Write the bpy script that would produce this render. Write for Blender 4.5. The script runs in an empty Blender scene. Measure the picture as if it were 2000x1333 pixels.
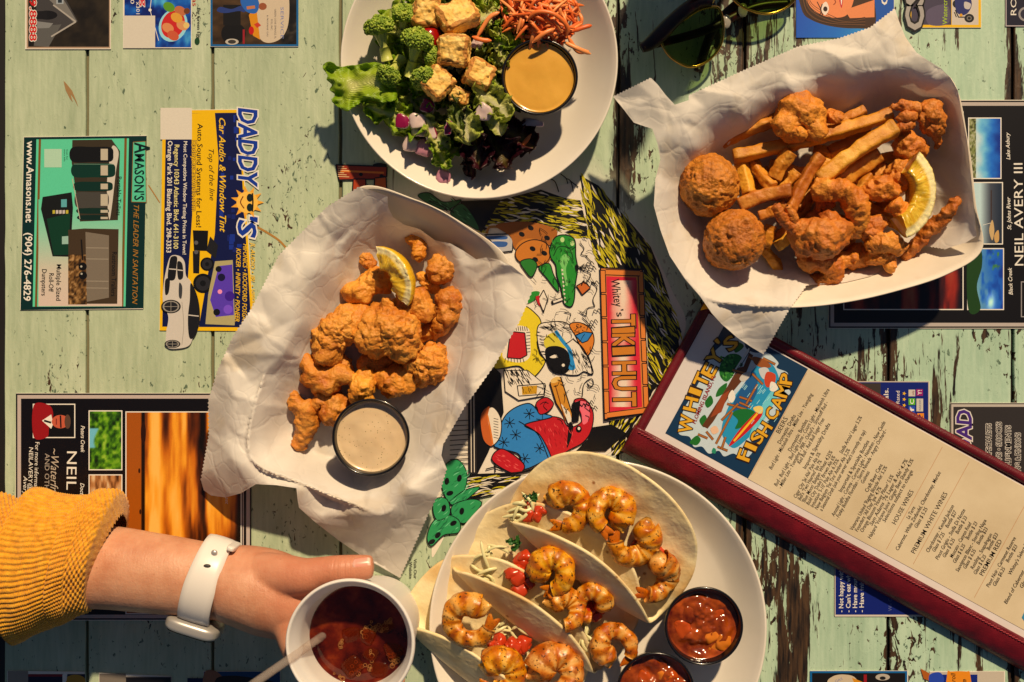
import bpy, bmesh, math, random
import numpy as np
from mathutils import Vector, Matrix, geometry

# ------------------------------------------------------------------ camera, world, sun, exposure
SC = bpy.context.scene
S = 0.000375          # metres per photo pixel on the table
H = 0.85              # camera height above the table
cam_d = bpy.data.cameras.new('camera'); cam = bpy.data.objects.new('camera', cam_d)
SC.collection.objects.link(cam); SC.camera = cam
cam.location = (0, 0, H); cam.rotation_euler = (0, 0, 0)
cam_d.sensor_width = 36; cam_d.lens = 36 * H / (2000 * S)
cam_d.clip_start = 0.01; cam_d.clip_end = 50
SUN_EL = math.radians(44.5)
SUN_DX, SUN_DY = 0.33, 1.0      # towards the sun on the table (image up, slightly right)
SUN_AZ = math.atan2(SUN_DX, SUN_DY)
world = bpy.data.worlds.new('World'); SC.world = world; world.use_nodes = True
_nt = world.node_tree
_sky = _nt.nodes.new('ShaderNodeTexSky'); _sky.sky_type = 'NISHITA'; _sky.sun_disc = False
_sky.sun_elevation = SUN_EL; _sky.sun_rotation = SUN_AZ
_bg = _nt.nodes['Background']; _bg.inputs['Strength'].default_value = 0.032
_nt.links.new(_sky.outputs[0], _bg.inputs['Color'])
sun_d = bpy.data.lights.new('sun', 'SUN'); sun = bpy.data.objects.new('sun', sun_d)
SC.collection.objects.link(sun)
sun_d.energy = 4.7; sun_d.angle = math.radians(2.0); sun_d.color = (1.0, 0.76, 0.47)
_dir = Vector((math.sin(SUN_AZ) * math.cos(SUN_EL), math.cos(SUN_AZ) * math.cos(SUN_EL), math.sin(SUN_EL)))
sun.rotation_euler = _dir.to_track_quat('Z', 'Y').to_euler(); sun.location = _dir * 3
SC.view_settings.view_transform = 'Standard'; SC.view_settings.look = 'None'
SC.view_settings.exposure = 0.0; SC.view_settings.gamma = 1.0
SC.view_settings.use_curve_mapping = False
SC.cycles.max_bounces = 6; SC.cycles.diffuse_bounces = 3; SC.cycles.glossy_bounces = 3; SC.cycles.transmission_bounces = 5; SC.cycles.transparent_max_bounces = 8
SC.cycles.caustics_reflective = False; SC.cycles.caustics_refractive = False

# ------------------------------------------------------------------ helpers
def W(px, py, z=0.0):
    """photo pixel at height z -> world point"""
    k = (H - z) / H
    return Vector(((px - 1000) * S * k, (666.5 - py) * S * k, z))
def WA(p, z):
    """array version: p (n,2) photo pixels, z (n,) heights"""
    p = np.asarray(p, float); z = np.broadcast_to(np.asarray(z, float), (len(p),))
    k = (H - z) / H
    return np.stack([(p[:, 0] - 1000) * S * k, (666.5 - p[:, 1]) * S * k, z], 1)
def lin(c):
    c = c / 255.0
    return c / 12.92 if c <= 0.04045 else ((c + 0.055) / 1.055) ** 2.4
def C(r, g, b): return (lin(r), lin(g), lin(b), 1.0)

_WL = {}
def _wl(o): return _WL.get(o.name, Vector((0, 0, 0))) if o else Vector((0, 0, 0))
def tag(o, label=None, cat=None, group=None, kind=None):
    if label: o['label'] = label
    if cat: o['category'] = cat
    if group: o['group'] = group
    if kind: o['kind'] = kind
    return o
def thing(name, loc, label, cat, group=None, kind=None):
    o = bpy.data.objects.new(name, None); SC.collection.objects.link(o)
    o.location = loc; o.empty_display_size = 0.01; _WL[o.name] = Vector(loc)
    return tag(o, label, cat, group, kind)
def mobj(name, v, f, mat=None, parent=None, smooth=True, uv=None, col=None, base=True, mods=None):
    """world-space verts and faces -> one mesh object whose origin sits at its base centre"""
    v = np.asarray(v, float)
    c = (v.min(0) + v.max(0)) / 2
    if base: c[2] = v[:, 2].min()
    me = bpy.data.meshes.new(name)
    me.from_pydata((v - c).tolist(), [], f if isinstance(f, list) else f.tolist())
    if smooth: me.polygons.foreach_set('use_smooth', [True] * len(me.polygons))
    if uv is not None:
        l = me.uv_layers.new(name='UVMap')
        vi = np.empty(len(me.loops), int); me.loops.foreach_get('vertex_index', vi)
        l.data.foreach_set('uv', np.asarray(uv, float)[vi].ravel())
    if col is not None:                       # one colour per face
        a = me.color_attributes.new('ink', 'FLOAT_COLOR', 'CORNER')
        ls = np.empty(len(me.polygons), int); me.polygons.foreach_get('loop_total', ls)
        a.data.foreach_set('color', np.repeat(np.asarray(col, float), ls, axis=0).ravel())
    if mat:
        for m in (mat if isinstance(mat, (list, tuple)) else [mat]): me.materials.append(m)
    o = bpy.data.objects.new(name, me); SC.collection.objects.link(o)
    o.location = Vector(c) - _wl(parent); _WL[o.name] = Vector(c)
    if parent: o.parent = parent
    return o
def part(name, vf, mat, parent, **k): return mobj(name, vf[0], vf[1], mat, parent, **k)

# -- numpy noise
def _h(ix, iy, iz, seed):
    h = (ix.astype(np.int64) * 374761393 + iy.astype(np.int64) * 668265263 + iz.astype(np.int64) * 2147483647 + seed * 1274126177) & 0xffffffff
    h = ((h ^ (h >> 13)) * 1274126177) & 0xffffffff
    h = ((h ^ (h >> 16)) * 2246822519) & 0xffffffff
    return ((h ^ (h >> 15)) & 0xffffff) / float(0xffffff)
def vn(p, seed=0):
    i = np.floor(p); f = p - i; u = f * f * f * (f * (f * 6 - 15) + 10)
    r = 0
    for dx in (0, 1):
        for dy in (0, 1):
            for dz in (0, 1):
                w = (u[:, 0] if dx else 1 - u[:, 0]) * (u[:, 1] if dy else 1 - u[:, 1]) * (u[:, 2] if dz else 1 - u[:, 2])
                r = r + w * _h(i[:, 0] + dx, i[:, 1] + dy, i[:, 2] + dz, seed)
    return r * 2 - 1
def fbm(p, octv=3, seed=0, gain=.5):
    a, r, q = 1.0, 0, p.copy()
    for k in range(octv):
        r = r + a * vn(q, seed + k * 17); a *= gain; q = q * 2.03 + 11.7
    return r
def worley(p, seed=0):
    i = np.floor(p); best = np.full(len(p), 9.0)
    for dx in (-1, 0, 1):
        for dy in (-1, 0, 1):
            for dz in (-1, 0, 1):
                c = i + (dx, dy, dz)
                q = c + np.stack([_h(c[:, 0], c[:, 1], c[:, 2], seed + k) for k in (1, 2, 3)], 1)
                best = np.minimum(best, ((q - p) ** 2).sum(1))
    return np.sqrt(best)

# -- shapes: every one returns (verts, faces)
_ico = {}
def ico(sub):
    if sub not in _ico:
        bm = bmesh.new(); bmesh.ops.create_icosphere(bm, subdivisions=sub, radius=1)
        v = np.array([x.co[:] for x in bm.verts]); f = [[q.index for q in x.verts] for x in bm.faces]; bm.free()
        _ico[sub] = (v, f)
    return _ico[sub]
def join(*vfs):
    vs, fs, n = [], [], 0
    for v, f in vfs:
        v = np.asarray(v); vs.append(v); fs += [[i + n for i in q] for q in f]; n += len(v)
    return np.concatenate(vs), fs
def gridf(nu, nv, closed_u=False, closed_v=False):
    f = []
    for i in range(nu if closed_u else nu - 1):
        for j in range(nv if closed_v else nv - 1):
            a, b = i, (i + 1) % nu; c, d = j, (j + 1) % nv
            f.append([a * nv + c, b * nv + c, b * nv + d, a * nv + d])
    return f
def catmull(pts, n):
    """smooth open curve through pts, n samples"""
    p = np.asarray(pts, float); m = len(p)
    if m == 2: return p[0] + (p[1] - p[0]) * np.linspace(0, 1, n)[:, None]
    q = np.concatenate([[2 * p[0] - p[1]], p, [2 * p[-1] - p[-2]]])
    t = np.linspace(0, m - 1 - 1e-9, n); i = t.astype(int); u = (t - i)[:, None]
    a, b, c, d = q[i], q[i + 1], q[i + 2], q[i + 3]
    return .5 * (2 * b + (c - a) * u + (2 * a - 5 * b + 4 * c - d) * u * u + (3 * b - a - 3 * c + d) * u ** 3)
def catloop(pts, n):
    p = np.asarray(pts, float); m = len(p)
    t = np.linspace(0, m, n, endpoint=False); i = t.astype(int); u = (t - i)[:, None]
    a, b, c, d = p[(i - 1) % m], p[i % m], p[(i + 1) % m], p[(i + 2) % m]
    return .5 * (2 * b + (c - a) * u + (2 * a - 5 * b + 4 * c - d) * u * u + (3 * b - a - 3 * c + d) * u ** 3)
def tube(path, rad, ns=10, cap=True, flat=1.0, up=(0, 0, 1), closed=False):
    """tube along path (n,3); rad scalar or (n,); flat squeezes it along the second frame axis"""
    P = np.asarray(path, float); n = len(P); R = np.broadcast_to(np.asarray(rad, float), (n,))
    T = np.gradient(P, axis=0) if not closed else (np.roll(P, -1, 0) - np.roll(P, 1, 0))
    T /= np.linalg.norm(T, axis=1)[:, None] + 1e-12
    u = np.array(up, float)
    A = np.cross(T, u); bad = np.linalg.norm(A, axis=1) < 1e-4; A[bad] = np.cross(T[bad], (1, .01, 0))
    A /= np.linalg.norm(A, axis=1)[:, None]; B = np.cross(A, T)
    th = np.linspace(0, 2 * math.pi, ns, endpoint=False)
    v = P[:, None, :] + R[:, None, None] * (np.cos(th)[None, :, None] * A[:, None, :] + flat * np.sin(th)[None, :, None] * B[:, None, :])
    v = v.reshape(-1, 3); f = gridf(n, ns, closed, True)
    if cap and not closed:
        f.append(list(range(ns))[::-1]); f.append([(n - 1) * ns + k for k in range(ns)])
    return v, f
def lathe(prof, ns, cx, cy, ax=(0, 0)):
    """closed-by-ends profile [(r,z)] spun about a vertical line; ax leans the axis"""
    pr = np.asarray(prof, float); th = np.linspace(0, 2 * math.pi, ns, endpoint=False)
    v = np.stack([cx + pr[:, 0][:, None] * np.cos(th) + ax[0] * pr[:, 1][:, None], cy + pr[:, 0][:, None] * np.sin(th) + ax[1] * pr[:, 1][:, None],
                  np.repeat(pr[:, 1][:, None], ns, 1)], 2).reshape(-1, 3)
    return v, gridf(len(pr), ns, False, True)
def box(x0, y0, z0, x1, y1, z1):
    v = np.array([(x, y, z) for z in (z0, z1) for y in (y0, y1) for x in (x0, x1)], float)
    return v, [[0, 2, 3, 1], [4, 5, 7, 6], [0, 1, 5, 4], [2, 6, 7, 3], [0, 4, 6, 2], [1, 3, 7, 5]]
def rbox(sub=6, p=5.0):
    """unit rounded cube (superellipsoid on a cube sphere)"""
    vs, fs, n = [], [], 0
    g = np.linspace(-1, 1, sub + 1); a, b = np.meshgrid(g, g, indexing='ij'); a, b = a.ravel(), b.ravel(); o = np.ones_like(a)
    for ax in range(3):
        for s in (-1, 1):
            q = [None] * 3; q[ax] = o * s; q[(ax + 1) % 3] = a if s > 0 else b; q[(ax + 2) % 3] = b if s > 0 else a
            vs.append(np.stack(q, 1)); fs += [[i + n for i in x] for x in gridf(sub + 1, sub + 1)]; n += len(a)
    v = np.concatenate(vs); v = v / (np.abs(v) ** p).sum(1)[:, None] ** (1 / p)
    key = {}; idx = []; out = []
    for q in np.round(v, 5).tolist():
        k = tuple(q)
        if k not in key: key[k] = len(out); out.append(q)
        idx.append(key[k])
    return np.array(out), [[idx[i] for i in q] for q in fs]
def rot(v, ax, a):
    c, s = math.cos(a), math.sin(a); v = np.asarray(v).copy(); i, j = [(1, 2), (2, 0), (0, 1)][ax]
    x, y = v[:, i].copy(), v[:, j].copy(); v[:, i] = x * c - y * s; v[:, j] = x * s + y * c
    return v
def rbf(ctrl, q, eps=1.0):
    """thin plate interpolation of ctrl [(x,y,z)] at q (n,2)"""
    c = np.asarray(ctrl, float); n = len(c); sc = 100.0; x = c[:, :2] / sc; y = np.asarray(q, float) / sc
    def U(r2): return np.where(r2 > 1e-12, .5 * r2 * np.log(np.maximum(r2, 1e-12)), 0)
    K = U(((x[:, None] - x[None]) ** 2).sum(2)) + np.eye(n) * 1e-4 * eps
    P = np.concatenate([np.ones((n, 1)), x], 1)
    A = np.zeros((n + 3, n + 3)); A[:n, :n] = K; A[:n, n:] = P; A[n:, :n] = P.T
    w = np.linalg.solve(A, np.concatenate([c[:, 2], [0, 0, 0]]))
    return U(((y[:, None] - x[None]) ** 2).sum(2)) @ w[:n] + w[n] + y @ w[n + 1:]
def fill(outline, step, seed=0, jit=.25):
    """triangulate the inside of a pixel outline with a jittered grid of spacing step -> (pts, tris)"""
    o = np.asarray(outline, float); x0, y0 = o.min(0); x1, y1 = o.max(0)
    gx, gy = np.meshgrid(np.arange(x0, x1, step), np.arange(y0, y1, step * .87)); gx = gx + (np.arange(gx.shape[0]) % 2)[:, None] * step / 2
    rs = np.random.RandomState(seed); g = np.stack([gx.ravel(), gy.ravel()], 1) + rs.uniform(-jit, jit, (gx.size, 2)) * step
    a, b = o, np.roll(o, -1, 0); ins = np.zeros(len(g), bool); dmin = np.full(len(g), 1e9)
    for p, q in zip(a, b):
        c = ((p[1] > g[:, 1]) != (q[1] > g[:, 1]))
        if q[1] != p[1]: ins ^= c & (g[:, 0] < (q[0] - p[0]) * (g[:, 1] - p[1]) / (q[1] - p[1]) + p[0])
        d = q - p; t = np.clip(((g - p) @ d) / (d @ d + 1e-9), 0, 1); dmin = np.minimum(dmin, np.linalg.norm(g - p - t[:, None] * d, axis=1))
    g = g[ins & (dmin > step * .45)]
    pts = np.concatenate([o, g]); n = len(o)
    r = geometry.delaunay_2d_cdt([Vector(p) for p in pts.tolist()], [(i, (i + 1) % n) for i in range(n)], [list(range(n))], 1, 1e-6)
    P = np.array([p[:] for p in r[0]]); F = [list(t) for t in r[2]]
    # all triangles facing up (photo y runs down)
    out = []
    for t in F:
        A, B, D = P[t[0]], P[t[1]], P[t[2]]
        cr = (B[0] - A[0]) * (D[1] - A[1]) - (B[1] - A[1]) * (D[0] - A[0])
        out.append(t if cr < 0 else t[::-1])
    return P, out
def edged(o, P):
    """distance of points P to outline o (pixels)"""
    o = np.asarray(o, float); d0 = np.full(len(P), 1e9)
    for p, q in zip(o, np.roll(o, -1, 0)):
        d = q - p; t = np.clip(((P - p) @ d) / (d @ d + 1e-9), 0, 1); d0 = np.minimum(d0, np.linalg.norm(P - p - t[:, None] * d, axis=1))
    return d0
def zig(a, b, step=6, amp=3):
    """serrated edge between two pixel points (start included)"""
    a, b = np.array(a, float), np.array(b, float); L = np.linalg.norm(b - a); n = max(1, int(L / step)); d = (b - a) / L; nn = np.array([-d[1], d[0]])
    out = []
    for i in range(n):
        out.append(tuple(a + d * L * i / n)); out.append(tuple(a + d * L * (i + .5) / n + nn * amp))
    return out

# -- materials
class MT:
    def __init__(s, name, **k):
        s.m = bpy.data.materials.new(name); s.m.use_nodes = True; s.nt = s.m.node_tree
        s.b = s.nt.nodes['Principled BSDF']; s.out = s.nt.nodes['Material Output']; s.set(**k)
    def set(s, **k):
        for a, v in k.items(): s.put(s.b.inputs[a.replace('_', ' ')], v)
        return s
    def put(s, sock, v):
        if isinstance(v, bpy.types.NodeSocket): s.nt.links.new(v, sock)
        else: sock.default_value = v
    def n(s, t, ins=None, **attr):
        x = s.nt.nodes.new('ShaderNode' + t)
        for a, v in attr.items(): setattr(x, a, v)
        for a, v in (ins or {}).items(): s.put(x.inputs[a], v)
        return x
    def pos(s): return s.n('NewGeometry').outputs['Position']
    def uv(s): return s.n('TexCoord').outputs['UV']
    def mapv(s, vec, scale=(1, 1, 1), loc=(0, 0, 0), r=(0, 0, 0)):
        return s.n('Mapping', {'Vector': vec, 'Scale': scale, 'Location': loc, 'Rotation': r}).outputs[0]
    def noise(s, vec, scale, detail=4, rough=.55, dist=0.0, out=0):
        return s.n('TexNoise', {'Vector': vec, 'Scale': scale, 'Detail': detail, 'Roughness': rough, 'Distortion': dist}).outputs[out]
    def vor(s, vec, scale, feature='F1', rnd=1.0):
        return s.n('TexVoronoi', {'Vector': vec, 'Scale': scale, 'Randomness': rnd}, feature=feature).outputs['Distance']
    def ramp(s, fac, stops, interp='LINEAR'):
        x = s.n('ValToRGB', {'Fac': fac}); e = x.color_ramp.elements; x.color_ramp.interpolation = interp
        while len(e) > 1: e.remove(e[-1])
        for i, (p, c) in enumerate(stops):
            q = e[0] if i == 0 else e.new(p)
            q.position = p; q.color = c if isinstance(c, tuple) else (c, c, c, 1)
        return x.outputs['Color']
    def mix(s, fac, a, b, blend='MIX'):
        x = s.n('Mix', data_type='RGBA', blend_type=blend)
        s.put(x.inputs[0], fac); s.put(x.inputs[6], a); s.put(x.inputs[7], b)
        return x.outputs[2]
    def math(s, op, a, b=0.0, c=0.0, clamp=False):
        x = s.n('Math', operation=op, use_clamp=clamp); s.put(x.inputs[0], a); s.put(x.inputs[1], b); s.put(x.inputs[2], c)
        return x.outputs[0]
    def sep(s, v): return s.n('SeparateXYZ', {0: v}).outputs
    def bump(s, h, strength=.3, dist=.001, normal=None):
        x = s.n('Bump', {'Height': h, 'Strength': strength, 'Distance': dist})
        if normal is not None: s.put(x.inputs['Normal'], normal)
        s.put(s.b.inputs['Normal'], x.outputs[0]); return x.outputs[0]
def plain(name, col, rough=.5, **k):
    return MT(name, Base_Color=col, Roughness=rough, **k).m

# ------------------------------------------------------------------ the table
PL = [9, 170, 415, 665, 1207, 1454, 1735, 1978, 2330]
def m_plank():
    t = MT('painted_plank', Roughness=.4)
    p = t.pos(); x, y, z = t.sep(p)
    wear = t.n('MapRange', {0: x, 1: -.02, 2: .16, 3: 0.0, 4: .15}).outputs[0]       # the right side is more worn
    streak = t.noise(t.mapv(p, (170, 15, 1)), 1.0, 5, .68, .35)
    patch = t.noise(t.mapv(p, (13, 4.5, 1), (3, 1, 0)), 1.0, 2, .5)
    w = t.math('ADD', streak, t.math('MULTIPLY', t.math('SUBTRACT', patch, .5), .75)); w = t.math('ADD', w, wear)
    chips = t.noise(t.mapv(p, (190, 95, 1), (7, 3, 0)), 1.0, 3, .62, .8)
    cp = t.noise(t.mapv(p, (16, 9, 1), (1, 9, 0)), 1.0, 2, .5)
    c = t.math('ADD', chips, t.math('MULTIPLY', t.math('SUBTRACT', cp, .5), .7)); c = t.math('ADD', c, t.math('MULTIPLY', wear, .5))
    for (wx_, wy_, sx_, sy_, am_) in ((1545, 1190, 62, 190, .085), (1225, 230, 38, 300, .08), (1420, 60, 60, 120, .06), (835, 1230, 30, 140, .12)):      # the worst worn boards
        ex = t.math('MULTIPLY', t.math('SUBTRACT', x, W(wx_, 0).x), 1 / (sx_ * S)); ey = t.math('MULTIPLY', t.math('SUBTRACT', y, W(0, wy_).y), 1 / (sy_ * S)); eg = t.ramp(t.math('ADD', t.math('MULTIPLY', ex, ex), t.math('MULTIPLY', ey, ey)), [(.2, am_), (1.0, 0.0)]); w = t.math('ADD', w, eg); c = t.math('ADD', c, t.math('MULTIPLY', eg, .9))
    seam = None
    for s_ in PL[1:-1]:
        d_ = t.math('ABSOLUTE', t.math('SUBTRACT', x, W(s_, 0).x)); seam = d_ if seam is None else t.math('MINIMUM', seam, d_)
    sw = t.math('MULTIPLY', t.ramp(t.math('MULTIPLY', seam, 100.0), [(0.0, 1.0), (.75, 0.0)]), t.math('ADD', t.math('MULTIPLY', wear, 1.3), .03)); w = t.math('ADD', w, sw); c = t.math('ADD', c, t.math('MULTIPLY', sw, .6))
    bare = t.math('MAXIMUM', t.ramp(w, [(.735, 0.0), (.76, 1.0)]), t.ramp(c, [(.715, 0.0), (.74, 1.0)]))
    tint = t.noise(t.mapv(p, (30, 6, 1)), 1.0, 4, .65)
    cool = t.n('MapRange', {0: x, 1: -.1, 2: .3, 3: 0.0, 4: 1.0}).outputs[0]
    green = t.mix(cool, t.ramp(tint, [(.3, C(150, 168, 142)), (.55, C(174, 190, 163)), (.75, C(192, 204, 180))]), t.ramp(tint, [(.3, C(144, 180, 160)), (.55, C(166, 200, 180)), (.75, C(184, 212, 192))]))
    fine = t.noise(t.mapv(p, (420, 40, 1)), 1.0, 2, .5)
    green = t.mix(.22, green, t.ramp(fine, [(.3, C(150, 164, 124)), (.7, C(214, 220, 188))]))
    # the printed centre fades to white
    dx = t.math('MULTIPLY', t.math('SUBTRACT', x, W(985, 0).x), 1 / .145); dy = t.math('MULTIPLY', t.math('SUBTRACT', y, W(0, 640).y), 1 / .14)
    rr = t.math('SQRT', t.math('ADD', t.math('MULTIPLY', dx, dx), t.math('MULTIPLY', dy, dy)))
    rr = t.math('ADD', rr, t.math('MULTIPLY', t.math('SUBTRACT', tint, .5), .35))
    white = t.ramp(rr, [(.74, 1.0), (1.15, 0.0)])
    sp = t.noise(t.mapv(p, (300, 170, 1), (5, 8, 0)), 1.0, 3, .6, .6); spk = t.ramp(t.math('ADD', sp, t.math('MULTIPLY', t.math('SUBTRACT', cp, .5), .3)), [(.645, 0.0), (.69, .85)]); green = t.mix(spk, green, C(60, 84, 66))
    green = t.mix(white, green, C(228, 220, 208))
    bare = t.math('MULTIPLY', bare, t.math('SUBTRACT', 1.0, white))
    wood = t.ramp(fine, [(.35, C(22, 17, 14)), (.65, C(78, 56, 36))])
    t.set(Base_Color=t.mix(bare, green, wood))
    t.bump(t.math('MULTIPLY', chips, -1.0), .45, .0007)
    return t.m
M_PLANK = m_plank()
_t = MT('groove_wood', Roughness=.8); _t.set(Base_Color=_t.ramp(_t.math('ADD', _t.math('MULTIPLY', _t.sep(_t.pos())[0], 1.6), .5), [(.3, C(112, 106, 78)), (.6, C(40, 32, 24))])); M_UNDER = _t.m
M_TRIM = plain('dark_table_edge', C(22, 18, 16), .5)
x0, x1, y0, y1 = W(-260, 0).x, W(2330, 0).x, W(0, 1640).y, W(0, -330).y
tx0 = W(9, 0).x
top = mobj('table_top', *box(tx0, y0, -.03, x1, y1, -.0035), M_UNDER, smooth=False); tag(top, kind='structure')
def plank_mesh(xa, xb, seed):
    """board with slightly wavy long edges and a small chamfer"""
    ny = 120; ys = np.linspace(y0, y1, ny); r = np.stack([np.full(ny, xa * 9.), ys * 60, np.full(ny, seed * 3.)], 1)
    wa = vn(r, 3) * .00025; wb = vn(r + 5, 4) * .00025; ch = .0005
    prof = [(-1, ch, -.0005), (1, -ch, -.0005)]
    rows = []
    for k in range(4):
        zz = [-.0035, -.0006, -.0006, -.0035][k]
        xx = [xa + wa, xa + wa, xb + wb, xb + wb][k]
        rows.append(np.stack([xx, ys, np.full(ny, zz)], 1))
    rows.insert(2, np.stack([xa + wa + ch, ys, np.zeros(ny)], 1)); rows.insert(3, np.stack([xb + wb - ch, ys, np.zeros(ny)], 1))
    return np.concatenate(rows), [f[::-1] for f in gridf(6, ny)]
for i in range(len(PL) - 1):
    ga = .0 if i == 0 else .0012
    v, f = plank_mesh(W(PL[i], 0).x + ga, W(PL[i + 1], 0).x - (.0012 if i < len(PL) - 2 else 0), i)
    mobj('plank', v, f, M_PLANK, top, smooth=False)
mobj('edge_strip', *box(x0, y0, -.03, tx0 - .0004, y1, -.001), M_TRIM, top, smooth=False)

# ------------------------------------------------------------------ printing
def m_ink():
    t = MT('printed_ink', Roughness=.32)
    a = t.n('Attribute', attribute_name='ink').outputs['Color']
    n = t.noise(t.pos(), 900, 2); col = t.mix(.12, a, t.mix(n, (0, 0, 0, 1), a)); t.set(Base_Color=col); return t.m
M_INK = m_ink()
M_CARD = plain('card_stock', C(226, 220, 208), .4)
_tc = {}
def text_mesh(s, off=0.0, shear=0.0):
    k = (s, off, shear)
    if k not in _tc:
        cu = bpy.data.curves.new('t', 'FONT'); cu.body = s; cu.resolution_u = 2; cu.offset = off; cu.shear = shear; cu.fill_mode = 'FRONT'
        ob = bpy.data.objects.new('t', cu); me = ob.to_mesh()
        v = np.array([q.co[:2] for q in me.vertices]).reshape(-1, 2); f = [list(q.vertices) for q in me.polygons]
        ob.to_mesh_clear(); bpy.data.objects.remove(ob); bpy.data.curves.remove(cu); _tc[k] = (v, f)
    return _tc[k]
CAPH = text_mesh('H')[0][:, 1].max()
class Print:
    """flat print: polygons in photo pixels (or a local frame), one mesh with an ink colour per corner"""
    def __init__(s, z, frame=None):
        s.z, s.frame, s.v, s.f, s.c, s.k = z, frame, [], [], [], 0
    def add(s, pts, faces, cols):
        p = np.asarray(pts, float)
        if s.frame: p = s.frame(p)
        s.k += 1; w = WA(p, s.z + s.k * .0000012); n = sum(len(q) for q in s.v)
        s.v.append(w); s.f += [[i + n for i in q] for q in faces]
        if isinstance(cols, tuple): s.c += [cols] * sum(len(q) for q in faces)
        else: s.c += [cols[i] for q in faces for i in q]
    def poly(s, pts, c):
        p = np.asarray(pts, float); a = np.roll(p, -1, 0); ar = (p[:, 0] * a[:, 1] - a[:, 0] * p[:, 1]).sum()
        s.add(p if ar < 0 else p[::-1], [list(range(len(p)))], c)
    def rect(s, x0, y0, x1, y1, c): s.poly([(x0, y0), (x1, y0), (x1, y1), (x0, y1)], c)
    def frame_(s, x0, y0, x1, y1, w, c):
        s.rect(x0, y0, x1, y0 + w, c); s.rect(x0, y1 - w, x1, y1, c); s.rect(x0, y0 + w, x0 + w, y1 - w, c); s.rect(x1 - w, y0 + w, x1, y1 - w, c)
    def ell(s, cx, cy, rx, ry, c, rot_=0, n=28, a0=0, a1=360):
        full = abs(a1 - a0) >= 360; t = np.radians(np.linspace(a0, a1, n, endpoint=not full)); ca, sa = math.cos(math.radians(rot_)), math.sin(math.radians(rot_))
        x, y = rx * np.cos(t), ry * np.sin(t); s.poly(np.stack([cx + x * ca - y * sa, cy + x * sa + y * ca], 1), c)
    def blob(s, pts, c, n=8): s.poly(catloop(pts, len(pts) * n), c)
    def line(s, pts, w, c, smooth=False):
        p = np.asarray(pts, float); p = catmull(p, len(p) * 5) if smooth and len(p) > 2 else p
        d = np.gradient(p, axis=0); d /= np.linalg.norm(d, axis=1)[:, None] + 1e-9; nn = np.stack([-d[:, 1], d[:, 0]], 1) * w / 2
        n = len(p); v = np.concatenate([p + nn, p - nn]); s.add(v, [[i + 1, i, i + n, i + n + 1][::-1] for i in range(n - 1)], c)
    def oblob(s, pts, c, w=2.2, ink=None, n=8):
        s.blob(pts, c, n); q = catloop(pts, len(pts) * n); s.line(np.concatenate([q, q[:1]]), w, ink or C(14, 12, 14))
    def opoly(s, pts, c, w=2.2, ink=None):
        s.poly(pts, c); q = [tuple(p) for p in pts]
        for a, b in zip(q, q[1:] + q[:1]): s.line([a, b], w, ink or C(14, 12, 14))
    def bitmap(s, x0, y0, x1, y1, nx, ny, fn):
        u, v = np.meshgrid(np.linspace(0, 1, nx), np.linspace(0, 1, ny), indexing='ij'); u, v = u.ravel(), v.ravel()
        rgb = np.clip(np.asarray(fn(u, v)), 0, 255) / 255.; l = np.where(rgb <= .04045, rgb / 12.92, ((rgb + .055) / 1.055) ** 2.4)
        cols = [tuple(q) + (1.0,) for q in l.tolist()]
        s.add(np.stack([x0 + u * (x1 - x0), y0 + v * (y1 - y0)], 1), [q[::-1] for q in gridf(nx, ny)][::1], cols)
    def text(s, t, x0, y0, x1, y1, h, c, bold=0.0, shear=0.0, outline=None, ow=.05):
        d = np.array([x1 - x0, y1 - y0], float); L = np.linalg.norm(d); d /= L; up = np.array([d[1], -d[0]])
        v0 = text_mesh(t, 0.0, shear)[0]; a, b = v0[:, 0].min(), v0[:, 0].max()
        for off, col in (([(bold + ow, outline)] if outline else []) + [(bold, c)]):
            v, f = text_mesh(t, off, shear)
            p = np.array([x0, y0]) + ((v[:, 0] - a) / (b - a) * L)[:, None] * d + (v[:, 1] / CAPH * h)[:, None] * up
            s.add(p, f, col)
    def build(s, name, parent):
        v = np.concatenate(s.v); o = mobj(name, v, s.f, M_INK, parent, smooth=False)
        a = o.data.color_attributes.new('ink', 'FLOAT_COLOR', 'CORNER'); a.data.foreach_set('color', np.asarray(s.c, float).ravel())
        return o
RGB = lambda u, *c: np.stack([np.interp(u, np.linspace(0, 1, len(c)), [q[k] for q in c]) for k in range(3)], 1)
def nz(u, v, su, sv, seed=0, o=3): return fbm(np.stack([u * su, v * sv, np.full_like(u, seed * 1.7)], 1), o, seed)
BLK, WHT, NAVY, GOLD = C(12, 10, 12), C(236, 232, 224), C(14, 20, 66), C(238, 190, 8)
ADS = 'adverts printed on cards stuck to the table'
CARD_T = .0008
def advert(corners, label, edge=M_CARD):
    q = WA(corners, 0); c = q.mean(0); th = thing('printed_advert', (c[0], c[1], 0), label, 'advert', ADS)
    n = len(q); a = np.roll(q, -1, 0); ccw = (q[:, 0] * a[:, 1] - a[:, 0] * q[:, 1]).sum() > 0
    if not ccw: q = q[::-1]
    lo, hi = q.copy(), q.copy(); lo[:, 2] = .0002; hi[:, 2] = CARD_T
    f = [list(range(n, 2 * n))] + [[i, (i + 1) % n, n + (i + 1) % n, n + i] for i in range(n)]
    mobj('card', np.concatenate([lo, hi]), f, edge, th, smooth=False)
    return th, Print(CARD_T)
def landscape(p, x0, y0, x1, y1, fn, border=WHT, n=40):
    p.rect(x0 - 2, y0 - 2, x1 + 2, y1 + 2, border); p.bitmap(x0, y0, x1, y1, n, n, fn)

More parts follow.
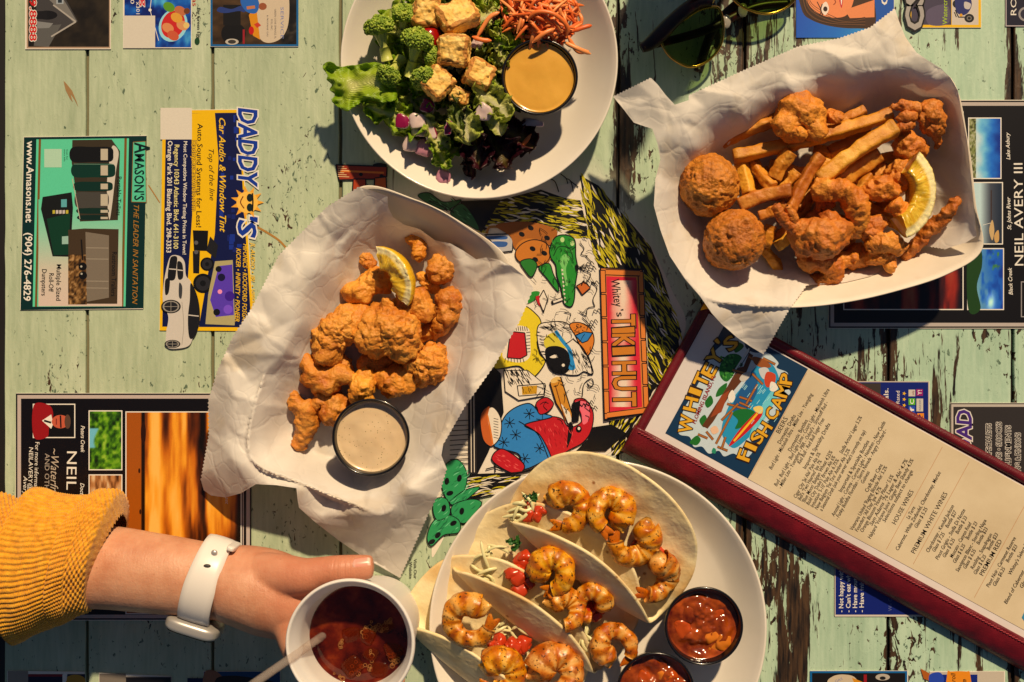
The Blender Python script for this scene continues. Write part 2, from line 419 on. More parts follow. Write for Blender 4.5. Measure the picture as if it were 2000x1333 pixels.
# grey house
th, p = advert([(50, -160), (218, -160), (217, 97), (50, 97)], 'dark advert with grey house drawing and red phone digits, top left corner')
p.rect(52, -158, 215, 95, C(178, 150, 128)); p.rect(55, -158, 213, 92, C(30, 27, 24))
p.bitmap(55, -60, 213, 92, 30, 30, lambda u, v: RGB(np.clip(.35 + nz(u, v, 9, 9, 1) * .35, 0, 1), (24, 20, 16), (62, 52, 38)))
p.poly([(72, -60), (118, -20), (152, 42), (100, 74), (80, 80), (70, 40)], C(66, 64, 66)); p.poly([(100, -40), (150, 42), (146, 46), (96, 0)], C(120, 118, 116))
p.poly([(72, 52), (120, 48), (95, 92), (66, 90)], C(92, 92, 92)); p.ell(92, 30, 20, 9, C(22, 20, 22)); p.rect(72, 22, 92, 38, C(26, 24, 26))
p.line([(100, 72), (148, 43)], 3, C(170, 165, 160)); p.line([(104, 10), (148, 43)], 3, C(170, 165, 160)); p.poly([(72, 42), (104, 46), (96, 55), (72, 56)], C(130, 132, 134))
p.rect(110, -20, 124, 8, C(160, 170, 180)); p.rect(113, -20, 121, 6, C(40, 50, 60))
p.text('409.8888', 58, -32, 58, 80, 13, C(200, 30, 26), .02, outline=WHT, ow=.05); p.build('artwork', th)
# pool
th, p = advert([(241, -160), (375, -160), (375, 95), (241, 95)], 'blue advert showing swimmers on a ring in a pool')
p.bitmap(243, -158, 373, 93, 40, 60, lambda u, v: RGB(np.clip(.45 + nz(u, v, 7, 14, 3) * .5 - .25 * (u < .45), 0, 1), (10, 30, 110), (20, 90, 190), (90, 190, 235)))
p.ell(338, 50, 27, 33, C(150, 215, 235), 25); p.ell(338, 48, 22, 28, C(200, 40, 40), 25)
for cx, cy, c in ((352, 22, (190, 110, 70)), (356, 50, (214, 150, 100)), (330, 14, (90, 150, 40)), (328, 55, (215, 140, 90)), (338, 70, (200, 90, 60)), (345, 35, (220, 160, 60))):
    p.ell(cx, cy, 12, 9, C(*c), 30)
p.ell(365, 22, 6, 6, C(110, 60, 30)); p.ell(364, 50, 6, 6, C(225, 195, 120))
p.ell(293, 20, 3, 3, WHT); p.line([(300, -40), (293, 20), (310, 80)], 1.2, WHT)
p.text('x301', 266, 4, 266, 28, 7, WHT); p.text('.40', 255, -14, 255, 8, 7, WHT); p.text('rg', 276, -14, 276, 12, 10, C(205, 40, 60), .02, outline=WHT)
p.rect(241, 31, 303, 94, C(214, 208, 196))
p.build('artwork', th)
th2 = thing('printed_lettering', W(384, 40, 0), 'narrow strip lettered Big Green Egg beside the pool advert', 'lettering')
q = Print(.0003); q.text('nas', 376, -12, 376, 12, 9, C(190, 50, 40)); q.text('Big Green Egg', 385, 16, 385, 76, 6.5, C(40, 46, 36)); q.ell(385, 81, 5, 7, C(30, 70, 40)); q.build('print', th2)
# tank truck
def tank(p, x0, dx, sgn, y0):
    pass
th, p = advert([(411, -160), (583, -160), (583, 92), (411, 92)], 'advert with blue border showing a man sitting by a tank truck')
p.rect(411, -160, 583, 91, C(18, 96, 160)); p.rect(415, -160, 579, 87, C(26, 22, 20))
p.bitmap(415, -60, 579, 87, 40, 40, lambda u, v: RGB(np.clip(.25 + nz(u, v, 16, 16, 5) * .5, 0, 1), (14, 12, 12), (40, 34, 28), (110, 104, 96)) * (u > .8)[:, None] + RGB(np.clip(.4 + nz(u, v, 6, 14, 6) * .4, 0, 1), (40, 28, 16), (90, 66, 40)) * (u <= .8)[:, None])
p.blob([(490, -40), (540, -60), (562, -20), (564, 40), (552, 72), (528, 84), (508, 76), (496, 40)], C(206, 190, 168)); p.poly([(486, 30), (500, 10), (508, 78), (494, 70)], C(214, 140, 20))
p.ell(456, 66, 24, 22, C(16, 14, 14)); p.ell(453, 82, 13, 6, C(190, 184, 174)); p.ell(453, 82, 8, 4, C(60, 56, 52)); p.rect(436, 10, 470, 50, C(20, 18, 18))
p.blob([(424, 22), (440, 26), (466, 22), (478, 24), (482, 14), (470, 12), (452, 18), (430, 14)], C(40, 60, 130)); p.blob([(470, 0), (492, -14), (506, 6), (500, 26), (480, 22)], C(40, 100, 190)); p.ell(513, 13, 8, 7, C(150, 84, 54)); p.line([(498, 14), (482, 16)], 6, C(190, 120, 80))
p.rect(474, 58, 478, 86, C(150, 30, 40)); p.ell(491, 60, 5, 8, C(190, 20, 24)); p.poly([(496, 48), (504, 44), (510, 50), (502, 55)], C(200, 60, 40))
p.text('SERVICE', 548, 14, 548, 76, 6, C(120, 130, 180)); p.text('GREEN COVE SPRINGS, FL', 536, 18, 536, 76, 3.4, C(60, 60, 70)); p.text('FULL INC.', 529, 38, 529, 60, 3.4, C(60, 60, 70)); p.text('& PROPANE GAS', 521, 30, 521, 72, 3, C(80, 80, 90))
p.build('artwork', th)
# portable toilets
th, p = advert([(47, 268), (287, 265), (280, 604), (40, 606)], 'teal and dark green advert for portable toilets and dumpsters')
A = lambda x, y: (x + 40 + (y) * -.02 * 0 , y)
def sk(x, y): return (40 + x / 3.704, 255 + y / 3.704)       # zoomed crop coordinates
def SK(*pts): return [sk(*q) for q in pts]
p.poly(SK((25, 50), (913, 40), (890, 1288), (0, 1300)), C(8, 44, 44))
p.poly(SK((115, 66), (785, 58), (760, 1274), (88, 1276)), C(92, 210, 170)); p.poly(SK((132, 66), (770, 58), (745, 1274), (104, 1276)), C(120, 84, 34)); p.poly(SK((149, 66), (752, 58), (728, 1274), (120, 1276)), C(92, 208, 168))
x_, y_ = sk(130, 500); x2_, y2_ = sk(735, 1273)
p.bitmap(x_, y_, x2_, y2_, 4, 20, lambda u, v: RGB(v, (92, 208, 168), (150, 205, 180), (206, 196, 180), (214, 194, 184)))
p.poly(SK((375, 70), (660, 66), (720, 150), (705, 650), (430, 660), (370, 230)), C(58, 50, 36)); p.blob(SK((670, 110), (710, 160), (690, 300), (660, 560), (640, 640), (625, 400), (650, 180)), C(206, 200, 190))
for y0_, y1_, c, xr in ((120, 230, (18, 18, 18), 672), (240, 340, (10, 52, 42), 686), (372, 440, (10, 46, 38), 668), (448, 560, (70, 68, 64), 640), (562, 604, (14, 44, 36), 640), (612, 650, (14, 40, 34), 632)):
    xl = 372 + (y0_ - 120) * .1; p.blob(SK((xl, y0_ + 6), ((xl + xr) / 2, y0_), (xr - 20, y0_ + 4), (xr, (y0_ + y1_) / 2), (xr - 20, y1_ - 4), ((xl + xr) / 2, y1_), (xl, y1_ - 6)), C(*c)); a, b = sk(580, y0_ + 14), sk(632, y1_ - 14 if y1_ - y0_ > 60 else y1_ - 8); p.rect(*a, *b, C(190, 182, 164))
p.line(SK((375, 350), (430, 640)), 1.4, C(190, 180, 160))
for dx in (0, 8): p.line(SK((385 + dx * 2, 244), (676, 246)), .8, C(120, 160, 140))
p.poly(SK((160, 482), (370, 448), (380, 560), (360, 915), (232, 912), (148, 570)), C(22, 24, 22)); p.poly(SK((190, 640), (360, 600), (348, 900), (240, 905)), C(14, 58, 40))
p.poly(SK((294, 500), (335, 498), (335, 555), (294, 556)), C(90, 170, 180)); p.poly(SK((300, 768), (355, 764), (355, 822), (300, 824)), C(150, 190, 180))
for i in range(5): p.poly(SK((232 + i * 24, 578), (250 + i * 24, 577), (250 + i * 24, 602), (232 + i * 24, 604)), C(*((190, 180, 60) if i in (0, 4) else (200, 190, 190))))
p.poly(SK((345, 720), (460, 710), (710, 715), (700, 1255), (350, 1255)), C(66, 52, 36)); x_, y_ = sk(345, 900); x2_, y2_ = sk(480, 1260); p.bitmap(x_, y_, x2_, y2_, 16, 30, lambda u, v: RGB(np.clip(.45 + nz(u, v, 8, 20, 9) * .6, 0, 1), (30, 20, 10), (110, 76, 36), (190, 150, 100)))
p.poly(SK((470, 735), (640, 760), (640, 1210), (480, 1240)), C(122, 112, 100))
for yy in (850, 930, 1090, 1140): p.line(SK((475, yy), (636, yy + 2)), 1, C(170, 160, 146))
p.line(SK((440, 790), (450, 940)), 3, C(24, 20, 18)); p.ell(*sk(450, 985), 8, 8, C(16, 14, 12)); p.ell(*sk(452, 1050), 8, 8, C(16, 14, 12)); p.ell(*sk(440, 985), 2, 2, C(180, 180, 170)); p.ell(*sk(442, 1038), 2, 2, C(180, 180, 170))
p.opoly(SK((815, 85), (905, 80), (910, 520), (803, 518)), C(84, 200, 164), 1.4, C(130, 90, 40))
a, b = sk(824, 92), sk(824, 160); p.text('A', sk(826, 90)[0], sk(0, 90)[1], sk(826, 0)[0], sk(0, 165)[1], 29, C(8, 34, 34), .02); p.text("MASON'S", *sk(828, 172), *sk(824, 505), 18, C(8, 34, 34), .02)
p.text('THE LEADER IN SANITATION', *sk(820, 540), *sk(808, 1258), 10, C(170, 120, 40), .0, .3)
p.text('www.Amasons.net', *sk(48, 78), *sk(38, 665), 13.5, WHT, .015); p.text('(904) 276-4829', *sk(36, 742), *sk(22, 1232), 13.5, WHT, .015)
p.text('Portable Toilets', *sk(700, 335), *sk(694, 616), 8.5, C(16, 16, 16), .01); p.text('Restroom Trailers', *sk(664, 880), *sk(656, 1200), 9, C(16, 16, 16), .01)
for s_, x_, a_, b_ in (('Multiple Sized', 262, 970, 1232), ('Roll-Off', 208, 1034, 1168), ('Dumpsters', 156, 1005, 1196)): p.text(s_, *sk(x_, a_), *sk(x_ - 4, b_), 9, C(16, 16, 16), .012)
x_, y_ = sk(172, 135); x2_, y2_ = sk(298, 268); p.rect(x_, y_, x2_, y2_, C(176, 214, 190)); p.text('Scan for', *sk(332, 138), *sk(332, 215), 3, C(30, 40, 36)); p.text('more info.', *sk(314, 138), *sk(314, 228), 3, C(30, 40, 36))
p.build('artwork', th)
# car audio
def dk(x, y): return (300 + x / 2.718, 200 + y / 2.718)
def DK(*pts): return [dk(*q) for q in pts]
th, p = advert([(320, 216), (470, 214), (497, 640), (312, 645)], 'yellow and navy car audio advert with white car')
p.poly(DK((48, 44), (455, 40), (535, 1215), (32, 1212)), GOLD); p.poly(DK((66, 60), (448, 56), (520, 1196), (46, 1192)), C(14, 22, 74))
p.poly(DK((200, 60), (325, 56), (345, 300), (325, 700), (240, 1192), (165, 1192), (205, 600)), GOLD)
rs = np.random.RandomState(4)
for i in range(46):
    a, b = rs.uniform(340, 480), rs.uniform(60, 900)
    if rs.rand() < .8: w_, h_ = rs.uniform(10, 26), rs.uniform(14, 40); x_, y_ = dk(a, b); p.rect(x_, y_, x_ + w_ / 2.7, y_ + h_ / 2.7, C(*((24, 50, 150) if rs.rand() < .5 else (20, 34, 110))))
p.poly(DK((36, 30), (203, 30), (203, 198), (36, 198)), C(220, 214, 202))
p.text('DADDY', *dk(452, 34), *dk(452, 446), 35, C(20, 56, 160), .03, .15, outline=WHT, ow=.05); p.text("'S", *dk(452, 610), *dk(448, 712), 34, C(20, 56, 160), .03, .15, outline=WHT, ow=.05)
cx, cy = dk(497, 532)
for k in range(11): a = k * 2 * math.pi / 11; p.poly([(cx + 19 * math.cos(a - .26), cy + 19 * math.sin(a - .26)), (cx + 33 * math.cos(a), cy + 33 * math.sin(a)), (cx + 19 * math.cos(a + .26), cy + 19 * math.sin(a + .26))], C(240, 170, 50))
p.ell(cx, cy, 21, 21, C(248, 196, 84)); p.ell(cx + 5, cy - 9, 6, 8, C(20, 34, 34)); p.ell(cx + 5, cy + 10, 6, 8, C(20, 34, 34)); p.line([(cx + 10, cy - 18), (cx + 11, cy), (cx + 10, cy + 18)], 3, BLK, True); p.line([(cx - 8, cy - 12), (cx - 13, cy), (cx - 6, cy + 12)], 2.2, C(120, 50, 10), True)
p.text('Car Audio & Window Tint', *dk(348, 85), *dk(352, 690), 12, C(240, 196, 40), .012, .35)
p.text('Top of the line', *dk(292, 250), *dk(298, 522), 10, C(30, 22, 10), .0, .35); p.text('Auto Sound Systems for Less!', *dk(234, 114), *dk(226, 664), 10, C(20, 16, 12), .01)
p.text('DaddyOsCarAudio.com', *dk(204, 205), *dk(204, 576), 9, GOLD, .015, outline=C(20, 20, 60), ow=.05); p.text('Most Competitive Window Tinting Prices in Town!', *dk(160, 208), *dk(154, 808), 7, WHT, .01)
p.text('Regency 10343 Atlantic Blvd. 641-3100', *dk(112, 226), *dk(106, 778), 9, C(232, 222, 150), .012); p.text('Orange Park 201 Blanding Blvd. 298-3353', *dk(76, 206), *dk(68, 798), 9, WHT, .012)
p.text('JL AUDIO • JBL • VIPER •', *dk(516, 742), *dk(512, 1090), 8.5, C(236, 190, 20), .012, .3); p.text('HIFONICS • ROCKFORD FOSGATE', *dk(476, 752), *dk(470, 1190), 8.5, C(236, 190, 20), .012, .3); p.text('KICKER • INFINITY • PIONEER', *dk(440, 776), *dk(432, 1164), 8.5, C(236, 190, 20), .012, .3)
p.poly(DK((208, 680), (290, 682), (285, 790), (214, 788)), C(14, 14, 16)); p.poly(DK((208, 790), (246, 790), (242, 910), (210, 908)), C(22, 22, 26)); p.poly(DK((300, 712), (342, 760), (330, 830), (280, 790)), C(30, 30, 34))
for a, b, r in ((284, 860, 36), (262, 962, 52)): x_, y_ = dk(a, b); p.ell(x_, y_, r / 2.7, r / 2.7, C(12, 12, 14)); p.ell(x_, y_, r / 3.6, r / 3.6, C(40, 40, 46)); p.ell(x_, y_, r / 9, r / 9, C(16, 16, 18))
for a, b in ((226, 746), (226, 796)): p.ell(*dk(a, b), 4, 4, C(90, 90, 96))
p.poly(DK((326, 845), (420, 838), (432, 1150), (430, 1185), (275, 1178), (290, 1020)), C(176, 166, 120)); p.poly(DK((345, 870), (418, 862), (426, 1130), (330, 1140), (300, 1050)), C(88, 60, 190))
for a, b, r, c in ((345, 886, 16, (20, 20, 24)), (335, 1115, 18, (20, 20, 24)), (404, 1030, 26, (60, 30, 150)), (395, 1100, 24, (120, 80, 220)), (352, 1006, 12, (240, 150, 200)), (360, 930, 20, (24, 20, 60))): x_, y_ = dk(a, b); p.ell(x_, y_, r / 2.7, r / 2.7, C(*c))
p.build('artwork', th)
wc = thing('printed_car', W(352, 590, 0), 'white car cut-out printed over the corner of the car audio advert', 'car picture')
p = Print(.0016)
p.blob(DK((95, 815), (140, 818), (165, 850), (172, 920), (200, 960), (235, 1080), (245, 1160), (215, 1230), (190, 1290), (130, 1308), (72, 1300), (66, 1230), (78, 1140), (50, 1060), (54, 960), (74, 860)), C(206, 200, 194))
p.blob(DK((198, 960), (235, 1040), (246, 1150), (220, 1240), (190, 1250), (182, 1150), (192, 1050)), C(26, 26, 30)); p.line(DK((184, 1130), (240, 1136)), 2, C(206, 200, 194))
p.blob(DK((96, 820), (124, 822), (122, 870), (112, 940), (76, 936), (84, 850)), C(24, 24, 28)); p.line(DK((82, 885), (120, 888)), 2, C(206, 200, 194)); p.blob(DK((126, 850), (152, 858), (156, 930), (130, 936)), C(30, 30, 34)); p.line(DK((126, 890), (156, 894)), 2, C(206, 200, 194))
p.blob(DK((136, 960), (152, 980), (148, 1040), (134, 1030)), C(60, 62, 68)); p.blob(DK((62, 946), (86, 940), (80, 1010), (62, 1020)), C(26, 26, 30))
for a, b, rx, ry in ((92, 1085, 52, 36), (100, 1284, 42, 22)): x_, y_ = dk(a, b); p.ell(x_, y_, rx / 2.7, ry / 2.7, C(18, 18, 20)); p.ell(x_, y_, rx / 3.2, ry / 3.2, C(150, 146, 140)); p.ell(x_, y_, rx / 3.9, ry / 3.9, C(34, 34, 38)); p.line([(x_ - rx / 3.5, y_), (x_ + rx / 3.5, y_)], 1, C(150, 146, 140)); p.line([(x_, y_ - ry / 3.5), (x_, y_ + ry / 3.5)], 1, C(150, 146, 140))
p.line(DK((150, 1060), (160, 1180), (150, 1290)), 1, C(150, 146, 140), True); p.build('print', wc)
# real estate, left
th, p = advert([(32, 768), (492, 768), (490, 1212), (30, 1212)], 'large black real estate advert with orange sunset picture under the sweater sleeve')
p.rect(31, 769, 491, 1211, C(20, 18, 20)); p.rect(34, 772, 488, 1208, C(190, 176, 172)); p.rect(41, 779, 481, 1201, C(14, 10, 13)); p.rect(474, 779, 476, 1201, C(190, 176, 172))
p.rect(64, 789, 147, 856, WHT); p.rect(66, 791, 145, 854, C(16, 14, 14)); p.blob([(66, 792), (96, 792), (104, 812), (96, 836), (92, 854), (66, 854)], C(150, 22, 26)); p.poly([(82, 822), (100, 810), (104, 828), (100, 838)], WHT); p.line([(86, 822), (100, 826)], 4, C(24, 24, 30)); p.ell(118, 824, 17, 13, C(196, 92, 66)); p.ell(132, 824, 6, 14, C(90, 66, 54)); p.line([(118, 812), (119, 836)], 3, C(30, 20, 20)); p.line([(110, 818), (110, 830)], 2, C(120, 40, 34))
landscape(p, 175, 804, 237, 917, lambda u, v: RGB(np.clip(.45 + nz(u, v, 9, 14, 11) * .45 + .35 * np.exp(-((u - .5) / .09) ** 2), 0, 1), (14, 30, 8), (40, 84, 14), (90, 150, 20), (150, 190, 60)) * (1 - np.clip((.28 - u + .1 * np.sin(v * 9)) * 14, 0, 1) * (v > .3) * (v < .62))[:, None] + np.array([110, 190, 220]) * (np.clip((.28 - u + .1 * np.sin(v * 9)) * 14, 0, 1) * (v > .3) * (v < .62))[:, None])
landscape(p, 175, 929, 237, 1040, lambda u, v: RGB(np.clip(.5 + nz(u, v, 8, 4, 12) * .6, 0, 1), (60, 30, 12), (180, 120, 70), (220, 190, 150)))
landscape(p, 247, 806, 470, 1198, lambda u, v: RGB(np.clip(np.where(u < .13, .42, np.where(u < .165, .02, .78 - .55 * (u - .16) + nz(u, v, 12, 2.6, 13, 4) * .55 - .25 * np.clip(v * u * 1.8 - .5, 0, 1))), 0, 1), (18, 8, 4), (90, 38, 8), (196, 104, 18), (240, 160, 40), (252, 190, 90)), n=90)
for a, b, c, d in ((280, 846, 5, 22), (272, 920, 2, 5), (274, 1000, 2, 5)): p.ell(a, b, c, d, C(40, 16, 6))
p.text('NEIL AVERY III', 131, 882, 127, 1120, 19, WHT); p.text('~Waterfront', 100, 876, 98, 990, 15, C(190, 176, 160), .0, .35); p.text('AND OTHER FINE', 88, 886, 86, 1010, 9, C(170, 158, 148)); p.text('For more information contact', 69, 864, 65, 1010, 8, WHT); p.text('NEILAVERY@AVERY', 57, 874, 54, 1000, 8, WHT, .0, .1); p.text('Avery Group', 46, 930, 44, 1010, 8, WHT, .0, .2)
p.text('Peters Creek', 158, 832, 158, 884, 7.5, WHT, .01, .3); p.text('Doctors Lake', 157, 944, 156, 1004, 7.5, WHT, .01, .3); p.text('Black Creek sunset', 442, 900, 440, 985, 7, WHT, 0, .3)
p.build('artwork', th)
# real estate, right
def rk(x, y): return (1600 + x / 2.7775, 180 + y / 2.7775)
th, p = advert([(1618, 196), (2160, 196), (2160, 642), (1618, 642)], 'large black real estate advert with lake pictures under the fried shrimp basket')
p.rect(1619, 197, 2159, 641, C(20, 18, 20)); p.rect(1622, 200, 2156, 638, C(186, 176, 172)); p.rect(1629, 207, 2149, 631, C(14, 11, 13))
landscape(p, 1649, 220, 1880, 604, lambda u, v: RGB(np.clip(.4 + nz(u, v, 9, 3, 21, 4) * .7, 0, 1), (12, 10, 26), (60, 16, 22), (150, 40, 30), (170, 90, 60)), n=60)
SKY = lambda u: RGB(np.clip(u, 0, 1), (200, 225, 235), (110, 190, 235), (30, 110, 215), (10, 50, 150))
landscape(p, 1893, 232, 1954, 348, lambda u, v: SKY((u - .2) * 1.2 + .15 * nz(u, v, 3, 6, 22)) * (u > .22)[:, None] + RGB(np.clip(.5 + nz(u, v, 20, 40, 23) * .5, 0, 1), (30, 30, 10), (120, 130, 70), (190, 190, 170)) * (u <= .22)[:, None])
landscape(p, 1895, 358, 1957, 476, lambda u, v: RGB(np.clip(u * 1.05, 0, 1), (180, 214, 226), (190, 220, 230), (70, 76, 90), (34, 46, 66)))
p.blob([(1932, 450), (1938, 430), (1942, 450), (1938, 470)], C(200, 170, 120)); p.blob([(1942, 460), (1950, 450), (1951, 470), (1944, 474)], C(200, 160, 100)); p.line([(1936, 372), (1936, 430)], 2, C(60, 40, 30)); p.line([(1920, 440), (1935, 436)], .8, WHT)
landscape(p, 1891, 487, 1959, 604, lambda u, v: RGB(np.clip(.25 + .5 * (u + .1 * np.sin(v * 6)) + .35 * np.clip(nz(u, v, 5, 5, 25), 0, 1), 0, 1), (20, 60, 20), (110, 170, 200), (30, 100, 210), (16, 56, 160)) + (np.clip(nz(u, v, 14, 14, 26) * 2.4 - .5, 0, 1) * (u > .6) * (v < .35))[:, None] * np.array([40, 40, -140]) + (np.exp(-((u - .65) / .1) ** 2 - ((v - .88) / .12) ** 2) * 150)[:, None], n=50)
p.blob([(1891, 487), (1915, 487), (1918, 520), (1908, 560), (1915, 604), (1891, 604)], C(30, 66, 26))
p.text('Lake Asbury', 1973, 312, 1971, 259, 7.5, WHT, .01, .3); p.text('St. Johns River', 1975, 449, 1973, 385, 7.5, WHT, .01, .3); p.text('Black Creek', 1978, 576, 1976, 523, 7.5, WHT, .01, .3)
p.text('NEIL AVERY III', 1999, 519, 1997, 319, 17, WHT); p.frame_(1994, 550, 2120, 620, 2, C(150, 146, 150))
p.build('artwork', th)
# dental specials: one blue card under the menu
th, p = advert([(1630, 745), (1815, 745), (1816, 1204), (1630, 1204)], 'royal blue dental specials advert crossed by the menu')
p.rect(1630, 745, 1815, 1203, C(196, 186, 176)); p.rect(1632, 747, 1813, 1201, C(18, 34, 120)); p.rect(1634, 749, 1720, 900, C(60, 54, 50))
p.text('Ask about our specials.', 1735, 930, 1735, 759, 9, WHT, .01); p.text('Member Rated', 1757, 830, 1757, 764, 7, WHT)
for i in range(4):
    cx, cy = 1766, 769 + i * 11.5; p.poly([(cx + (4 if k % 2 == 0 else 1.7) * math.cos(math.pi * k / 5), cy + (4 if k % 2 == 0 else 1.7) * math.sin(math.pi * k / 5)) for k in range(10)], GOLD)
for a, b, c, s_, tc in ((1781, 768, (205, 198, 192), 'yelp', (120, 60, 60)), (1781, 785, (90, 180, 30), 'C', (240, 240, 240)), (1781, 800, (40, 80, 190), 'f', (240, 240, 240)), (1796, 767, (150, 30, 110), 'Y!', (240, 240, 240)), (1798, 814, (230, 140, 30), '?', (20, 20, 90))):
    p.rect(a - 6.5, b - 6.5, a + 6.5, b + 6.5, C(*c)); p.text(s_, a + 4, b + 4.5, a + 4, b - 4.5, 7.5 if len(s_) < 4 else 4, C(*tc), .01)
p.rect(1790, 779, 1803, 804, C(205, 200, 192)); p.text('INSIDERS', 1799, 802, 1799, 781, 4, C(40, 80, 140))
for s_, x_, l in (('- Not happy with', 1647, 84), ("- Can't eat what", 1661, 84), ('- Have mouth', 1674, 72), ('- Have missing', 1687, 84)): p.text(s_, x_, 1196, x_, 1196 - l, 8.5, WHT, .012)
p.text('We Can', 1742, 1194, 1742, 1160, 7, C(90, 100, 150)); p.build('artwork', th)
# off road
th, p = advert([(1855, 787), (2150, 787), (2150, 1010), (1855, 1010)], 'grey off-road shop advert with purple lettering right of the menu')
p.rect(1856, 788, 2149, 1009, C(26, 24, 26)); p.rect(1858, 790, 2147, 1007, C(190, 182, 174)); p.rect(1862, 795, 2143, 1003, C(50, 46, 46))
p.text('OFFROAD', 1897, 985, 1897, 802, 28, C(70, 40, 130), .03, .1, outline=C(225, 220, 216), ow=.05)
for s_, x_, a_, b_ in (('SUSPENSION SPECIALISTS', 1936, 965, 828), ('TRANSMISSIONS • SHOCKS', 1956, 975, 825), ('AXLES • ALIGNMENTS', 1974, 968, 832), ('RING & PINIONS', 1993, 930, 846)): p.text(s_, x_, a_, x_, b_, 10, C(24, 22, 24), .02, outline=C(220, 214, 208), ow=.06)
p.build('artwork', th)
# portrait
th, p = advert([(1555, -170), (1746, -170), (1746, 74), (1555, 74)], 'blue advert with portrait of a smiling woman with brown hair')
p.bitmap(1555, -170, 1746, 74, 24, 24, lambda u, v: RGB(np.clip(.15 + .75 * u + .25 * (v - .8), 0, 1), (14, 70, 190), (24, 110, 210), (70, 190, 225)))
p.rect(1708, -170, 1746, 74, C(20, 84, 180))
p.blob([(1559, -40), (1566, 20), (1586, 40), (1624, 52), (1670, 56), (1708, 50), (1708, 0), (1700, -60), (1600, -90)], C(66, 42, 26))
p.blob([(1574, -50), (1574, -4), (1590, 22), (1620, 34), (1650, 32), (1664, 12), (1668, -20), (1650, -60), (1600, -74)], C(236, 142, 92)); p.poly([(1650, 20), (1708, 0), (1708, 34), (1660, 36)], C(230, 140, 90))
for i in range(7): p.line([(1562 + i * 3, -20), (1576 + i * 2, 28 - i * 3), (1612 + i * 6, 46 - i), (1690, 52 - i * 3)], 1, C(120, 80, 48) if i % 2 else C(40, 24, 14), True)
p.line([(1596, 4), (1604, 22), (1600, 30)], 1.8, C(50, 26, 18), True); p.blob([(1606, 10), (1614, 4), (1619, 18), (1612, 30), (1605, 22)], C(240, 225, 215)); p.ell(1612, 18, 4.2, 5, C(50, 28, 20)); p.line([(1606, 8), (1603, 20), (1607, 30)], 2, C(40, 20, 16), True); p.line([(1626, -6), (1632, 4), (1628, 10)], 2, C(150, 70, 44), True); p.blob([(1638, -30), (1646, -10), (1644, 16), (1639, 0)], C(196, 40, 60)); p.blob([(1641, -24), (1645, -8), (1643, 10)], C(245, 240, 236))
p.text('CA', 1734, 10, 1734, -40, 13, WHT, .01); p.build('artwork', th)
# motorcycle workshop
th, p = advert([(1776, -170), (1916, -170), (1916, 55), (1776, 55)], 'yellow framed advert with blue motorcycle and silver letters')
p.rect(1776, -170, 1916, 54, GOLD); p.rect(1780, -170, 1858, 49, C(66, 60, 84)); p.rect(1859, -170, 1911, 49, C(206, 196, 186)); p.blob([(1812, 20), (1850, 10), (1852, 46), (1814, 48)], C(90, 82, 110))
p.text('Watercraft', 1850, 48, 1850, -14, 9, C(160, 190, 30), .012)
for cx, cy in ((1893, 36), (1870, 8)): p.ell(cx, cy, 9.5, 8.5, C(20, 20, 26)); p.ell(cx, cy, 5, 4.5, C(120, 116, 112)); p.ell(cx, cy, 3, 2.6, C(26, 26, 30))
p.blob([(1868, -20), (1890, -14), (1898, 8), (1890, 26), (1876, 30), (1866, 16)], C(36, 44, 110)); p.blob([(1884, 4), (1896, 8), (1893, 18), (1884, 16)], C(196, 190, 190)); p.line([(1866, 20), (1872, 34), (1886, 34)], 2.5, C(30, 30, 40)); p.ell(1877, 30, 3, 3, C(220, 160, 30)); p.line([(1864, 24), (1868, 34)], 2, C(20, 20, 24))
p.build('artwork', th)
lg = thing('printed_logo', W(1789, 20, 0), 'silver outlined CSR letters standing on the motorcycle advert', 'logo'); p = Print(.0017)
p.text('CSR', 1803, 57, 1803, -62, 33, C(166, 162, 160), .03, .0, outline=C(20, 18, 20), ow=.06); p.build('print', lg)
th, p = advert([(1964, -170), (2120, -170), (2120, 52), (1964, 52)], 'navy advert at the far right edge lettered RO')
p.rect(1964, -170, 2119, 52, C(180, 170, 176)); p.rect(1966, -170, 2117, 50, C(22, 20, 44)); p.text('ROMAN', 1985, 30, 1985, -60, 11, WHT); p.ell(2003, 28, 14, 14, C(150, 146, 150)); p.ell(2003, 28, 10, 10, C(40, 38, 60)); p.build('artwork', th)
# bottom strips
th, p = advert([(15, 1310), (166, 1312), (166, 1520), (15, 1520)], 'navy and red advert peeking in at the bottom left corner')
p.rect(15, 1311, 55, 1352, C(150, 140, 128)); p.rect(55, 1317, 166, 1519, C(24, 22, 52)); p.rect(55, 1317, 122, 1322, C(130, 24, 36)); p.ell(147, 1330, 20, 12, C(190, 140, 40)); p.poly([(122, 1318), (132, 1312), (130, 1330), (122, 1340)], WHT); p.build('artwork', th)
th, p = advert([(194, 1314), (336, 1321), (336, 1520), (194, 1520)], 'dark advert peeking in at the bottom below the sleeve')
p.rect(194, 1316, 246, 1360, C(120, 112, 104)); p.rect(246, 1322, 335, 1519, C(96, 88, 88)); p.rect(246, 1324, 333, 1519, C(22, 20, 24)); p.build('artwork', th)
th, p = advert([(398, 1311), (548, 1311), (548, 1520), (398, 1520)], 'blue portrait advert peeking in at the bottom beside the cup')
p.rect(398, 1312, 547, 1519, C(12, 64, 110)); p.rect(366, 1325, 398, 1519, C(20, 30, 70)); p.blob([(400, 1313), (425, 1313), (440, 1340), (400, 1350)], C(150, 100, 72)); p.blob([(420, 1330), (450, 1320), (500, 1326), (540, 1340), (500, 1400), (430, 1380)], C(40, 24, 16)); p.build('artwork', th)
th, p = advert([(1582, 1310), (1773, 1310), (1773, 1520), (1582, 1520)], 'blue bordered tank truck advert peeking in at the bottom right')
